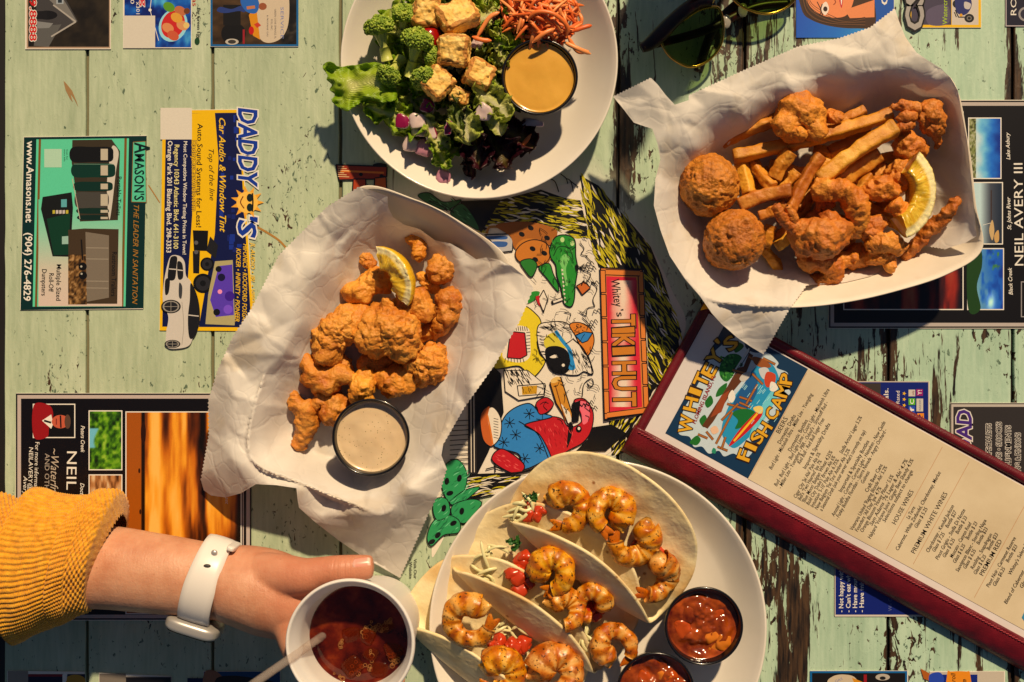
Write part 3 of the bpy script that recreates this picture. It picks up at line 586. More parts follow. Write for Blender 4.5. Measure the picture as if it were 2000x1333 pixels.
p.rect(1582, 1311, 1772, 1519, C(18, 96, 160)); p.rect(1586, 1315, 1768, 1519, C(24, 20, 18)); p.blob([(1616, 1340), (1626, 1322), (1650, 1318), (1672, 1326), (1684, 1360), (1640, 1400)], C(200, 184, 160)); p.poly([(1664, 1324), (1684, 1332), (1688, 1360), (1674, 1350)], C(210, 140, 24)); p.rect(1687, 1318, 1693, 1350, C(150, 24, 34)); p.ell(1724, 1323, 14, 6.5, C(180, 172, 160)); p.ell(1724, 1325, 6, 3.5, C(30, 28, 26)); p.text('GAS', 1632, 1334, 1646, 1328, 5, C(110, 120, 170)); p.build('artwork', th)
th, p = advert([(1815, 1311), (1962, 1311), (1962, 1520), (1815, 1520)], 'blue advert with orange tab peeking in at the bottom right corner')
p.rect(1816, 1313, 1961, 1519, C(190, 180, 170)); p.rect(1818, 1318, 1959, 1519, C(20, 40, 130)); p.rect(1909, 1312, 1961, 1360, C(196, 186, 172)); p.blob([(1850, 1316), (1858, 1312), (1886, 1312), (1895, 1318), (1896, 1380), (1850, 1380)], C(230, 140, 30)); p.text('roll', 1866, 1332, 1866, 1315, 9, C(20, 16, 12), .012, .2); p.text('Free', 1887, 1362, 1887, 1327, 9, C(20, 16, 12), .012, .2)
p.poly([(1798, 1306), (1816, 1316), (1814, 1330), (1804, 1326)], C(170, 90, 30)); p.blob([(1816, 1318), (1836, 1314), (1844, 1330), (1830, 1345), (1816, 1336)], C(40, 70, 180)); p.build('artwork', th)
# scuffs on the print
sc = thing('scratch_mark', W(135, 180, 0), 'brown scuff on the green boards at the upper left', 'scuff'); p = Print(.0002)
p.poly([(124, 158), (130, 164), (141, 178), (150, 200), (153, 210), (146, 196), (138, 184), (142, 200), (136, 192), (128, 176)], C(160, 126, 84)); p.build('print', sc)
sc = thing('scratch_mark', W(520, 460, 0), 'brown scuff between the car audio advert and the paper liner', 'scuff'); p = Print(.0002)
p.line([(503, 444), (524, 456), (545, 470), (560, 486)], 4, C(176, 128, 62), True); p.line([(290, 362), (312, 396)], 2, C(176, 128, 62)); p.build('print', sc)

# ------------------------------------------------------------------ hand-drawn picture in the middle of the table
def tk(x, y): return (640 + x / 2.836, 310 + y / 2.836)
def TK(*pts): return [tk(*q) for q in pts]
def uk(x, y): return (820 + x / 1.7086, 320 + y / 1.7086)
def UK(*pts): return [uk(*q) for q in pts]
tk_th = thing('printed_drawing', W(1090, 680, 0), 'hand-drawn colour picture of a thatched tiki hut printed at the centre of the table', 'drawing')
p = Print(.0003); INK = C(14, 12, 14); YEL = C(196, 184, 30); RED = C(190, 30, 40); BLU = C(50, 130, 205); ORG = C(216, 128, 44); GRN = C(38, 140, 46)
rs = np.random.RandomState(11)
PAPERW = C(232, 222, 208)
p.blob(UK((170, 180), (320, 130), (540, 60), (660, 150), (760, 260), (840, 420), (885, 560), (760, 800), (640, 960), (440, 1040), (180, 1050), (70, 1270), (40, 1280), (90, 900), (160, 700), (380, 400), (280, 250)), PAPERW)
def strands(poly, n, ang, L, w, cols, curve=.25):
    """leaf-shaped strokes inside a polygon"""
    P = np.asarray(poly, float); x0_, y0_ = P.min(0); x1_, y1_ = P.max(0); k = 0; tries = 0
    while k < n and tries < n * 30:
        tries += 1; c = np.array([rs.uniform(x0_, x1_), rs.uniform(y0_, y1_)]); ins = False
        for a, b in zip(P, np.roll(P, -1, 0)):
            if (a[1] > c[1]) != (b[1] > c[1]) and c[0] < (b[0] - a[0]) * (c[1] - a[1]) / (b[1] - a[1]) + a[0]: ins = not ins
        if not ins: continue
        k += 1; a = math.radians((ang(c) if callable(ang) else ang) + rs.normal(0, 9)); d = np.array([math.cos(a), math.sin(a)]); nn = np.array([-d[1], d[0]]); l = L * rs.uniform(.5, 1.2); ww = w * rs.uniform(.5, 1.2); cv = rs.normal(0, curve) * l * .3
        t = np.linspace(-1, 1, 7); ctr = c + t[:, None] * d * l / 2 + ((1 - t ** 2) * cv)[:, None] * nn; wd = ww / 2 * (1 - t ** 2)[:, None] * nn
        p.poly(np.concatenate([ctr + wd, (ctr - wd)[::-1][1:-1]]), cols[rs.randint(len(cols))])
roofA = TK((700, 270), (800, 250), (960, 228), (1180, 172), (1310, 218), (1400, 232), (1452, 445), (1380, 432), (1260, 392), (1100, 352), (940, 352), (850, 412), (790, 330))
roofB = TK((1396, 92), (1500, 150), (1600, 270), (1700, 380), (1790, 490), (1850, 640), (1900, 800), (1960, 960), (1900, 1150), (1780, 1330), (1770, 1000), (1750, 620), (1500, 605), (1452, 445), (1420, 250))
roofC = UK((700, 900), (770, 830), (780, 760), (885, 560), (770, 480), (760, 380), (745, 350), (770, 850))
p.poly(roofA, INK); p.poly(roofB, INK); p.poly(UK((630, 860), (720, 848), (770, 800), (860, 570), (870, 640), (700, 960), (640, 975)), INK)
strands(roofA, 210, lambda c: 5 + (c[0] - 950) * .04, 26, 3.2, [YEL, YEL, PAPERW, C(150, 140, 30)])
strands(roofB, 330, lambda c: 62 + (c[1] - 400) * -.02, 28, 3.4, [YEL, YEL, YEL, PAPERW, C(150, 140, 30)])
strands(UK((630, 860), (720, 848), (760, 800), (780, 760), (860, 600), (800, 800), (690, 960), (640, 975)), 90, -55, 22, 3, [YEL, YEL, PAPERW])
for q in ([(1230, 110), (1260, 130), (1280, 185)], [(1290, 85), (1320, 110), (1330, 140)], [(1320, 110), (1345, 125), (1362, 182)], [(1345, 125), (1388, 158)]): p.line(TK(*q), 2, INK, True)
p.poly(TK((730, 235), (960, 228), (850, 412), (780, 330)), INK)
for q in ([(500, 205), (560, 190), (640, 240), (740, 230), (660, 285), (560, 250)], [(680, 300), (740, 250), (800, 310), (840, 395), (780, 370), (720, 340)], [(560, 235), (640, 255), (700, 300), (640, 270)]): p.oblob(TK(*q), C(44, 96, 60), 1.6)
strands(TK((500, 205), (740, 230), (840, 395), (680, 300)), 26, 40, 14, 2, [INK, C(90, 150, 110)])
# wooden sign end near the salad plate
p.opoly([(656, 322), (756, 326), (755, 346), (748, 344), (740, 350), (662, 352)], C(150, 50, 24), 2.6); p.line([(664, 334), (750, 338)], 4, C(220, 120, 40)); p.ell(705, 341, 4, 3.4, INK); p.ell(745, 344, 4, 3.4, INK); p.opoly([(690, 350), (714, 350), (716, 380), (688, 380)], C(170, 60, 24), 2.4); p.opoly([(732, 348), (754, 346), (756, 380), (730, 380)], C(190, 90, 30), 2.4); p.ell(742, 323, 14, 4, INK)
for i in range(6): p.line([(660, 325 + i * 4), (672 + i % 3 * 5, 326 + i * 4)], 1.2, C(230, 200, 150))
# mug, cookie
p.opoly(TK((868, 422), (1000, 418), (1026, 450), (1024, 512), (960, 520), (880, 430)), C(180, 180, 186), 2.2); p.blob(TK((880, 432), (985, 430), (985, 448), (890, 446)), C(50, 90, 160)); p.blob(TK((900, 462), (990, 462), (985, 488), (930, 488)), C(50, 90, 160)); p.line(TK((880, 415), (900, 380), (980, 385), (1000, 418)), 5, C(170, 120, 60), True)
p.blob(TK((930, 372), (1040, 350), (1160, 358), (1270, 400), (1230, 480), (1120, 470), (1040, 500), (1010, 430)), C(164, 96, 34)); p.ell(*tk(1140, 520), 36, 26, C(196, 120, 40), 20); p.oblob(TK((1040, 520), (1080, 470), (1150, 450), (1220, 480), (1225, 560), (1150, 600), (1060, 570)), C(196, 118, 40), 2)
for a, b in ((1125, 385), (1215, 440), (1135, 500), (1200, 525), (1075, 420), (1150, 560)): p.ell(*tk(a, b), 6, 4.5, INK, 30)
# crocodile
p.oblob(TK((1230, 500), (1262, 436), (1320, 424), (1368, 452), (1374, 540), (1384, 610), (1372, 700), (1364, 790), (1344, 822), (1308, 800), (1292, 720), (1270, 650), (1262, 590), (1236, 550)), GRN, 2.4)
p.oblob(TK((1170, 604), (1226, 582), (1250, 640), (1276, 700), (1274, 736), (1214, 664)), GRN, 2); p.oblob(TK((1068, 572), (1126, 556), (1160, 592), (1130, 656), (1092, 620)), C(40, 120, 44), 2); p.blob(TK((1095, 790), (1130, 740), (1175, 740), (1150, 780), (1110, 802)), GRN)
p.blob(TK((1286, 570), (1310, 530), (1340, 550), (1320, 610), (1330, 700), (1310, 690), (1300, 620)), C(120, 200, 110)); p.ell(*tk(1300, 450), 4, 5, C(190, 220, 150)); p.ell(*tk(1355, 470), 4, 5, C(190, 220, 150)); p.line(TK((1250, 540), (1280, 490), (1340, 500), (1360, 560)), 2, C(16, 70, 20), True); p.ell(*tk(1380, 605), 4, 7, INK)
for k in range(6): a = -40 + k * 18; p.line([tk(1392, 605), (tk(1392, 605)[0] + 14 * math.cos(math.radians(a)), tk(1392, 605)[1] + 12 * math.sin(math.radians(a)))], 1.2, INK)
strands(TK((1240, 450), (1366, 460), (1362, 780), (1300, 760)), 40, 80, 12, 1.3, [C(90, 180, 80), C(20, 90, 30)])
for k in range(9): y_ = 610 + k * 22; p.poly(TK((1294 + k * 2, y_), (1306 + k * 2, y_ + 8), (1296 + k * 2, y_ + 16)), PAPERW)
p.opoly(TK((1378, 706), (1420, 682), (1456, 716), (1410, 756)), C(200, 104, 44), 2.2); p.line(TK((1240, 800), (1300, 778)), 7, INK); p.line(TK((1250, 796), (1300, 778)), 4, PAPERW)
p.opoly(TK((1166, 782), (1196, 728), (1218, 780), (1196, 852)), PAPERW, 2); p.poly(TK((1150, 765), (1172, 758), (1176, 820), (1162, 800)), RED)
for q in ([(1400, 470), (1420, 500), (1404, 530), (1440, 540)], [(1430, 540), (1462, 575)], [(1420, 620), (1456, 640), (1440, 680)], [(1460, 680), (1492, 720), (1470, 780), (1480, 820)], [(1310, 850), (1345, 860), (1340, 886)], [(1395, 850), (1430, 870), (1440, 830), (1480, 820)], [(1410, 880), (1460, 930)], [(1410, 1320), (1420, 1250), (1460, 1220), (1472, 1250), (1450, 1266), (1440, 1245)]): p.line(TK(*q), 1.7, INK, True)
# yellow figure with red panel
p.oblob(TK((1085, 818), (1150, 858), (1182, 910), (1165, 1000), (1172, 1080), (1204, 1130), (1130, 1215), (1060, 1150), (920, 1160), (985, 1020), (1040, 890)), C(226, 204, 40), 2)
p.blob(TK((1030, 930), (1110, 940), (1122, 1010), (1118, 1100), (1060, 1130), (980, 1110), (970, 1070), (1000, 1000)), PAPERW); p.opoly(TK((1012, 958), (1092, 966), (1104, 1090), (1066, 1110), (994, 1104), (1004, 1020)), RED, 2.2)
for k in range(7): p.line(TK((1030 + k * 12, 930), (1034 + k * 12, 955)), 1.4, INK); p.line(TK((1100, 965 + k * 18), (1122, 962 + k * 18)), 1.4, INK); p.line(TK((985 + k * 16, 1106), (980 + k * 18, 1130)), 1.4, INK)
# dark bird with blue glasses and burger cap
p.oblob(TK((1165, 930), (1240, 905), (1320, 910), (1370, 960), (1430, 1060), (1470, 1190), (1420, 1180), (1380, 1200), (1300, 1190), (1220, 1130), (1170, 1050)), PAPERW, 2)
strands(TK((1165, 930), (1320, 910), (1360, 960), (1220, 960)), 40, 20, 18, 1.4, [INK]); strands(TK((1340, 1060), (1440, 1060), (1460, 1180), (1370, 1190)), 40, 65, 16, 1.4, [INK]); strands(TK((1160, 960), (1200, 960), (1220, 1120), (1180, 1080)), 22, 10, 12, 1.3, [INK])
p.blob(TK((1200, 1000), (1250, 965), (1310, 1000), (1320, 1050), (1260, 1040), (1210, 1050)), C(214, 200, 60)); p.blob(TK((1205, 1060), (1260, 1038), (1320, 1060), (1350, 1120), (1330, 1180), (1280, 1195), (1225, 1160)), INK); p.blob(TK((1230, 1100), (1260, 1086), (1276, 1100), (1250, 1106)), PAPERW); p.ell(*tk(1305, 1145), 3, 3, PAPERW)
p.line(TK((1262, 955), (1300, 1010), (1340, 1060), (1352, 1110), (1365, 1165)), 7, C(40, 140, 210), True); p.blob(TK((1320, 1040), (1350, 1060), (1362, 1120), (1368, 1168), (1335, 1165), (1345, 1110)), C(40, 140, 210))
p.oblob(TK((1340, 920), (1400, 910), (1460, 950), (1475, 1020), (1440, 1090), (1400, 1040), (1370, 980)), ORG, 2); p.opoly(TK((1370, 980), (1420, 960), (1468, 966), (1440, 1010), (1410, 1022)), BLU, 2); strands(TK((1345, 925), (1400, 915), (1440, 950), (1370, 970)), 20, 30, 3, 2, [INK]); p.line(TK((1360, 1000), (1420, 1060), (1470, 1180), (1440, 1196)), 2.4, INK, True)
# glasses below, red bird in blue shirt
p.poly(UK((165, 720), (250, 682), (270, 700), (280, 830), (230, 960), (190, 1040), (162, 1030)), INK); p.poly(UK((575, 880), (640, 870), (690, 900), (620, 960), (520, 960), (560, 920)), INK)
for k in range(10): p.line(UK((100, 860 + k * 16), (165, 856 + k * 16)), 1.6, INK)
p.poly(UK((160, 730), (186, 720), (190, 1040), (162, 1030)), C(40, 36, 36)); p.line(UK((170, 740), (172, 1030)), 1.6, PAPERW); p.line(UK((180, 740), (182, 1030)), 1.4, PAPERW)
p.opoly(UK((280, 690), (360, 690), (420, 740), (415, 775), (330, 790), (285, 760)), PAPERW, 1.6); p.opoly(UK((325, 742), (418, 734), (414, 770), (330, 776)), PAPERW, 2); p.poly(UK((340, 744), (392, 740), (390, 768), (342, 772)), C(200, 150, 30)); strands(UK((280, 690), (360, 690), (380, 730), (300, 740)), 50, 60, 16, 2, [INK]); strands(UK((340, 744), (392, 740), (390, 768), (342, 772)), 12, 60, 8, 1.2, [INK])
p.opoly(UK((434, 732), (470, 712), (516, 860), (500, 872), (455, 800)), C(206, 140, 44), 2.4); p.poly(UK((470, 800), (500, 830), (510, 866), (495, 866)), PAPERW); p.line(UK((452, 740), (486, 860)), 2, C(120, 60, 10)); p.ell(*uk(452, 722), 10, 5, C(230, 190, 110), -25)
p.oblob(UK((515, 790), (550, 786), (578, 830), (572, 890), (545, 930), (500, 955), (440, 985), (400, 905), (345, 872), (420, 846), (470, 850), (500, 880), (540, 860), (530, 820)), RED, 2.2); p.blob(UK((520, 795), (560, 800), (566, 850), (545, 870), (538, 830)), C(236, 110, 130)); p.ell(*uk(530, 886), 6, 7, INK); p.ell(*uk(531, 884), 2.6, 3, PAPERW); p.blob(UK((500, 862), (512, 880), (500, 930), (490, 948), (494, 900)), INK); p.poly(UK((508, 800), (536, 790), (530, 860), (505, 866)), INK)
strands(UK((360, 880), (480, 860), (530, 920), (440, 970)), 50, 70, 12, 1.6, [C(150, 16, 26), C(226, 80, 80)])
p.oblob(UK((288, 838), (360, 800), (400, 830), (440, 846), (350, 872), (400, 905), (440, 985), (420, 990), (345, 1020), (330, 970), (262, 950), (250, 930)), BLU, 2.2); p.oblob(UK((388, 800), (420, 780), (446, 800), (430, 826), (400, 836)), RED, 2)
for a, b in ((320, 905), (400, 950), (300, 865), (350, 985), (365, 835), (280, 930)):
    for k in range(7): an = k * .9 + a; p.line([uk(a, b), (uk(a, b)[0] + 11 * math.cos(an), uk(a, b)[1] + 11 * math.sin(an))], 1.6, INK)
p.line(UK((330, 860), (350, 872), (395, 905), (430, 985)), 2, INK, True); p.oblob(UK((240, 988), (275, 952), (345, 1000), (338, 1030), (300, 1030)), RED, 2.2); strands(UK((250, 985), (280, 960), (335, 1005), (320, 1025)), 14, 30, 10, 1.6, [C(230, 90, 90)])
p.oblob(UK((206, 850), (240, 812), (270, 850), (268, 910), (240, 942), (212, 920)), PAPERW, 2); p.blob(UK((204, 840), (232, 810), (226, 850), (236, 900), (240, 942), (212, 918)), C(196, 96, 40)); p.line(UK((226, 840), (236, 890), (244, 938)), 3, C(220, 120, 40), True)
for k in range(8): p.line(UK((246, 850 + k * 9), (262, 854 + k * 9)), 1.2, INK)
p.line(UK((160, 1040), (340, 1030), (420, 1000)), 4, INK, True); p.poly(UK((120, 1060), (200, 1035), (340, 1040), (280, 1100), (180, 1120), (150, 1090)), INK); strands(UK((130, 1062), (200, 1040), (330, 1044), (270, 1100), (180, 1112)), 60, -8, 30, 2.4, [PAPERW, YEL, PAPERW]); p.line(UK((220, 1020), (250, 1012), (280, 1022)), 2.4, INK); p.line(UK((250, 1000), (252, 1030)), 2.4, INK)
# leaves
LEAF = C(46, 150, 92)
for q in ([(70, 1050), (90, 1000), (130, 990), (158, 1040), (140, 1110), (100, 1130), (80, 1100)], [(100, 1130), (150, 1090), (200, 1080), (170, 1110), (130, 1140)], [(110, 1140), (170, 1120), (206, 1130), (190, 1160), (150, 1200), (110, 1180)], [(40, 1200), (80, 1170), (130, 1190), (130, 1230), (80, 1240), (40, 1276), (24, 1250)], [(50, 1120), (90, 1120), (100, 1170), (60, 1190), (44, 1160)]): p.oblob(UK(*q), LEAF, 1.8)
strands(UK((50, 1010), (150, 1000), (190, 1130), (120, 1230), (40, 1260), (60, 1120)), 70, -40, 16, 1.8, [C(110, 200, 150), C(30, 110, 70)])
for a, b in ((90, 1060), (132, 1050), (80, 1150), (140, 1160), (60, 1240), (100, 1100), (112, 1200), (40, 1262), (70, 1020)): p.ell(*uk(a, b), 4.5, 7, INK, rs.uniform(0, 90))
# loose pen work
for k in range(150):
    a, b = rs.uniform(380, 590), rs.uniform(180, 860); q = np.array(uk(a, b)); an = rs.choice([.3, .9, 1.4, 2.2]) + rs.normal(0, .2); L_ = rs.uniform(3, 10); d = np.array([math.cos(an), math.sin(an)]); nn = np.array([-d[1], d[0]]); p.line([q - d * L_, q + nn * rs.normal(0, 2.5), q + d * L_], 1.0, INK, True)
for k in range(12):
    a, b = uk(rs.uniform(540, 592), rs.uniform(230, 840)); p.line([(a - 8, b + 3), (a - 5, b - 4), (a, b - 1), (a + 3, b - 6), (a + 8, b)], 1.6, INK, True)
# sign
p.poly(UK((600, 345), (745, 350), (768, 832), (614, 860)), INK); p.poly(UK((605, 350), (740, 356), (762, 826), (618, 852)), C(214, 128, 60)); p.poly(UK((622, 376), (722, 380), (742, 812), (634, 830)), C(214, 40, 62))
x_, y_ = uk(630, 390); x2_, y2_ = uk(724, 812); p.bitmap(x_, y_, x2_, y2_, 14, 40, lambda u, v: RGB(np.clip((1 - np.abs(2 * u - 1)) * 1.3 - .1 + nz(u, v, 4, 8, 31) * .2 - .5 * (np.abs(v - .52) < .05), 0, 1), (214, 40, 62), (230, 150, 140), (236, 214, 196)))
for a, b in (((610, 356), (624, 840)), ((736, 360), (756, 820))):
    for k in range(6): t0, t1 = k / 6, (k + .92) / 6; A_, B_ = np.array(a), np.array(b); q0, q1 = A_ + (B_ - A_) * t0, A_ + (B_ - A_) * t1; p.opoly(UK((q0[0] - 8, q0[1]), (q0[0] + 9, q0[1]), (q1[0] + 9, q1[1]), (q1[0] - 8, q1[1])), C(222, 130, 56), 1.8)
for a, b in (((620, 362), (735, 366)), ((625, 840), (750, 824))): p.line(UK(a, b), 10, C(222, 130, 56)); p.line(UK((a[0], a[1] - 9), (b[0], b[1] - 9)), 1.6, INK); p.line(UK((a[0], a[1] + 9), (b[0], b[1] + 9)), 1.6, INK)
p.text("Whitey", *uk(636, 388), *uk(650, 480), 17, INK, .005, .1); p.text("'s", *uk(654, 490), *uk(658, 512), 14, INK, .01)
BR = C(204, 126, 40)
for s_, a, b, h_ in (('T', 506, 548, 43), ('I', 553, 566, 41), ('K', 570, 612, 41), ('I', 618, 636, 41), ('H', 662, 704, 43), ('U', 712, 756, 43), ('T', 766, 810, 43)):
    x_ = 643 + (a - 506) * .012; p.text(s_, *uk(x_, a), *uk(x_ + 1, b), h_, BR, .02, outline=INK, ow=.035)
p.build('print', tk_th)
vw = thing('printed_lettering', W(810, 1112, 0), 'small black lettering Visit Our Website near the rim of the taco plate', 'lettering'); p = Print(.0003)
p.text('Visit Our', 808, 1092, 808, 1131, 6, C(40, 34, 32), .01); p.text('Website', 799, 1098, 799, 1131, 6, C(40, 34, 32), .01); p.build('print', vw)

# ------------------------------------------------------------------ menu
MO, MU, MV = np.array([1368., 600.]), np.array([.877, .480]), np.array([-.480, .877])
def mk(u, v, z=0.0): q = MO + MU * u + MV * v; return W(q[0], q[1], z)
def m_leather():
    t = MT('burgundy_leather', Roughness=.42, Specular_IOR_Level=.45)
    p = t.pos(); n = t.noise(p, 60, 4); t.set(Base_Color=t.ramp(n, [(.3, C(84, 10, 22)), (.7, C(116, 16, 30))]))
    g = t.math('ADD', t.vor(p, 1100, 'F1'), t.math('MULTIPLY', t.noise(p, 260, 4), 1.2)); t.bump(g, .35, .0003); return t.m
M_LEA = m_leather()
def m_paperprint(name, a, b, rough=.4):
    t = MT(name, Roughness=rough); n = t.noise(t.pos(), 18, 5); t.set(Base_Color=t.ramp(n, [(.35, a), (.65, b)])); t.bump(t.noise(t.pos(), 30, 3), .12, .002); return t.m
M_BEIGE = m_paperprint('menu_page_paper', C(200, 182, 150), C(216, 200, 170)); M_LINER = m_paperprint('menu_liner_paper', C(206, 198, 198), C(220, 212, 210))
menu = thing('drinks_menu', mk(480, 130, 0), 'long burgundy leather drinks menu lying diagonally at the lower right', 'menu')
ZC = .0095
def mbox(u0, v0, u1, v1, z0, z1, b=.0015, nb=3):
    """bevelled slab in menu space"""
    rows = []
    prof = [(b, z0)] + [(b - b * math.sin(a), z1 - b + b * (math.cos(a) if False else math.sin(math.pi / 2 - a) * 0) ) for a in []]
    steps = [(0, z0), (0, z1 - b)] + [(b * (1 - math.cos(a)), z1 - b + b * math.sin(a)) for a in np.linspace(.3, math.pi / 2, nb)]
    vs = []
    for ins, z in steps:
        i = ins / S
        for (u, v) in ((u0 + i, v0 + i), (u1 - i, v0 + i), (u1 - i, v1 - i), (u0 + i, v1 - i)):
            q = MO + MU * u + MV * v; vs.append(((q[0] - 1000) * S, (666.5 - q[1]) * S, z))
    n = len(steps); f = [[a[0] * 4 + a[1], a[0] * 4 + (a[1] + 1) % 4, (a[0] + 1) * 4 + (a[1] + 1) % 4, (a[0] + 1) * 4 + a[1]][::-1] for a in [(i, j) for i in range(n - 1) for j in range(4)]]
    f.append([(n - 1) * 4 + k for k in range(4)][::-1]); return np.array(vs), f
part('cover', mbox(0, -13, 1000, 270, .001, ZC, .002), M_LEA, menu)
# padded rim along the top and left edges and the thick rolled spine along the bottom edge
def mroll(u0, v0, u1, v1, r, z, flat=1.0, n=90):
    a, b = mk(u0, v0), mk(u1, v1); P = np.array([a + (b - a) * t for t in np.linspace(0, 1, n)]); P[:, 2] = z; rr = r * (1 + .04 * np.sin(np.linspace(0, 40, n)) * 0)
    return tube(P, rr, 20, True, flat)
part('rim', mroll(-1, -7, 1000, -7, .0034, ZC + .0006, .75), M_LEA, menu)
part('rim', mroll(7, -9, 7, 268, .0030, ZC + .0006, .6), M_LEA, menu)
tt_ = np.linspace(-.25, math.pi / 2, 16); uu_ = np.linspace(-3, 1000, 120); q_ = [(267 + 54 * math.sin(t_) if t_ > 0 else 267 + 14 * t_, .0008 + .0132 * max(math.cos(t_), 0) ** .8 if t_ > 0 else .014 - .012 * t_ * t_) for t_ in tt_] + [(321, .0003), (262, .0003)]
sv_ = np.array([[(lambda w_: (w_.x, w_.y, z_ + .0004 * math.sin(u_ * .11) * math.sin(v_)))(mk(u_, v_)) for v_, z_ in q_] for u_ in uu_]).reshape(-1, 3); sf_ = [f_[::-1] for f_ in gridf(120, len(q_), False, True)] + [list(range(len(q_)))[::-1]]
part('spine', (sv_, sf_), M_LEA, menu)
pg = part('liner_page', mbox(17, 6, 1000, 266, ZC - .0003, ZC + .0006, .0001, 2), M_LINER, menu, smooth=False)
page = part('drinks_page', mbox(236, 8, 1000, 250, ZC + .0004, ZC + .0009, .0001, 2), M_BEIGE, menu, smooth=False)
logo = part('logo_panel', mbox(54, 8, 236, 249, ZC + .0004, ZC + .0009, .0001, 2), plain('navy_card', C(14, 50, 84), .35), menu, smooth=False)
# stitches
st = []
for i in range(150):
    u = 6 + i * 6.6; a, b = mk(u, 271.5 + .9), mk(u + 4.4, 271.5 - .9); P = np.array([a, (a + b) / 2, b]); P[:, 2] = (.0143, .0149, .0143); st.append(tube(P, .00045, 5))
for i in range(62):
    v = -4 + i * 4.3; a, b = mk(11.4, v), mk(12.2, v + 3); P = np.array([a, (a + b) / 2, b]); P[:, 2] = (.0105, .011, .0105); st.append(tube(P, .0003, 5))
o = part('stitching', join(*st), plain('thread', C(150, 40, 52), .6), menu); o['kind'] = 'stuff'
gc = [mk(-2, -15), mk(26, -15), mk(-2, 10)]; gv = np.array([(q.x, q.y, z) for z in (.012, .0142) for q in gc]); part('corner_guard', (gv, [[0, 1, 2], [5, 4, 3], [0, 3, 4, 1], [1, 4, 5, 2], [2, 5, 3, 0]]), plain('brass', C(206, 160, 60), .25, Metallic=1.0), menu, smooth=False)
# page text: frame X across the page, Y down the page
fr = lambda p: MO + p[:, 1:2] * MU + (249 - p[:, 0:1]) * MV
p = Print(ZC + .00095, fr); TX = C(34, 26, 22)
def ml(s, u, v0, v1, h=7.4, bold=.01, shear=.18): p.text(s, 249 - v0, u + 4, 249 - v1, u + 4, h, TX, bold, shear)
def hd(s, u, v0, v1): p.text(s, 249 - v0, u + 5, 249 - v1, u + 5, 9, TX, .004)
for u in (244, 546, 606, 742): p.line([(8, u), (236, u)], 1.0, C(196, 150, 110))
hd('BEERS', 250, 143, 109); ml('Domestic Drafts', 262, 160, 97, 7.5, .012, 0); ml('Bud Light - Michelob Ultra - Miller Lite - Yuengling', 271, 212, 44); ml('Domestic Bottles', 287, 163, 94, 7.5, .012, 0)
ml("Bud - Bud Light - Bud Light Lime - Coors Light - Michelob Ultra", 295.5, 236, 21); ml("- Miller Lite - Yuengling - PBR - Odoul's - Smirnoff Red -", 305, 236, 44); ml('Red Bull - Red Bull Sugar Free', 314.5, 176, 76); ml('Import & Specialty Drafts', 329, 179, 79, 7.5, .012, 0)
for i, (s_, b_) in enumerate((("Cigar City 'Jai Alai' Pale Ale 5%", 138), ("Bell's 'Two Hearted' Ipa 7%", 150), ("'Blue Moon' Belgian Wheat 4.25%", 124), ("Bold City 'Duke's' Brown Ale 6%", 130), ("Intuition 'I-10' Pale Ale 6.75%", 132), ("New Belgium 'Fat Tire' Amber Ale 5.2%", 104))): ml(s_, 340 + i * 9.4, 238, b_)
ml("Stella Artois' Lager 5.2%", 377, 119, 37); ml("a Seasonal Draft (ask your server what's currently on tap)", 396.5, 236, 58); ml('Imported & Specialty Bottles', 412, 185, 72, 7.5, .012, 0)
ml('Amstel Light - Corona - Corona Light - Heineken - New Castle', 422, 234, 24); ml('- Funky Buddha Floridian - Sierra Nevada - Angry Orchard -', 431.5, 236, 36); ml('Guiness', 441.5, 150, 124); ml('Craft Beer Cans', 457, 161, 100, 7.5, .012, 0)
for i, (s_, a_, b_) in enumerate((("Veterans United 'Raging Blonde Ale' 5.2%", 240, 99), ("Founders 'All Day' Ipa' 4.7%", 238, 140), ("Orange Blossom 'Honey Pilsner' 5.5%", 234, 108), ("Sam Adams '76 Lager & Ale' 4.7%", 214, 68), ("Halyard 'Volcano Juice' Ginger Beer Shandy 4.3%", 238, 62), ("Selections subject to change", 196, 82))): ml(s_, 467 + i * 9.6, a_, b_)
hd('HOUSE WINES', 534, 190, 116); ml('La Terre', 553, 168, 142); ml('Cabernet, White Zinfandel, Chardonnay, Merlot', 564, 232, 58); ml('Glass $ 5.25', 575, 176, 132); hd('PREMIUM WHITE WINES', 594, 222, 88)
for i, (s_, g_) in enumerate((('Chardonnay - Kendall Jackson', 'Glass $ 7.25     Bottle $27'), ('Pinot Grigio - Stella Di Notte', 'Glass $ 6.25     Bottle $ 23'), ('Moscato - Canyon Road', 'Glass $ 6.25     Bottle $ 23'), ('Sauvignon Blanc - Sterling Napa', 'Glass $ 6.25     Bottle $23'), ('Reisling - Snapdragon', 'Glass $ 6.25     Bottle $23'))):
    w_ = len(s_) * 1.85; ml(s_, 618 + i * 23, 155 + w_, 155 - w_); ml(g_, 628 + i * 23, 200, 110)
hd('PREMIUM RED', 732, 196, 118); ml('Pinot Noir - Carmenet Reserve', 754, 210, 100); ml('Glass $6.25     Bottle $23', 764, 202, 112); ml("Whitey's Select Red", 780, 168, 90); ml('Blend of Cabernet, and Merlot', 800, 222, 100); ml('Glass $6.25', 812, 180, 132)
p.poly([(18, 842), (10, 858), (34, 872), (60, 870), (70, 850), (44, 840)], C(60, 140, 180)); p.text('Happy', 26, 862, 56, 860, 8, C(20, 60, 90))
p.build('lettering', page)
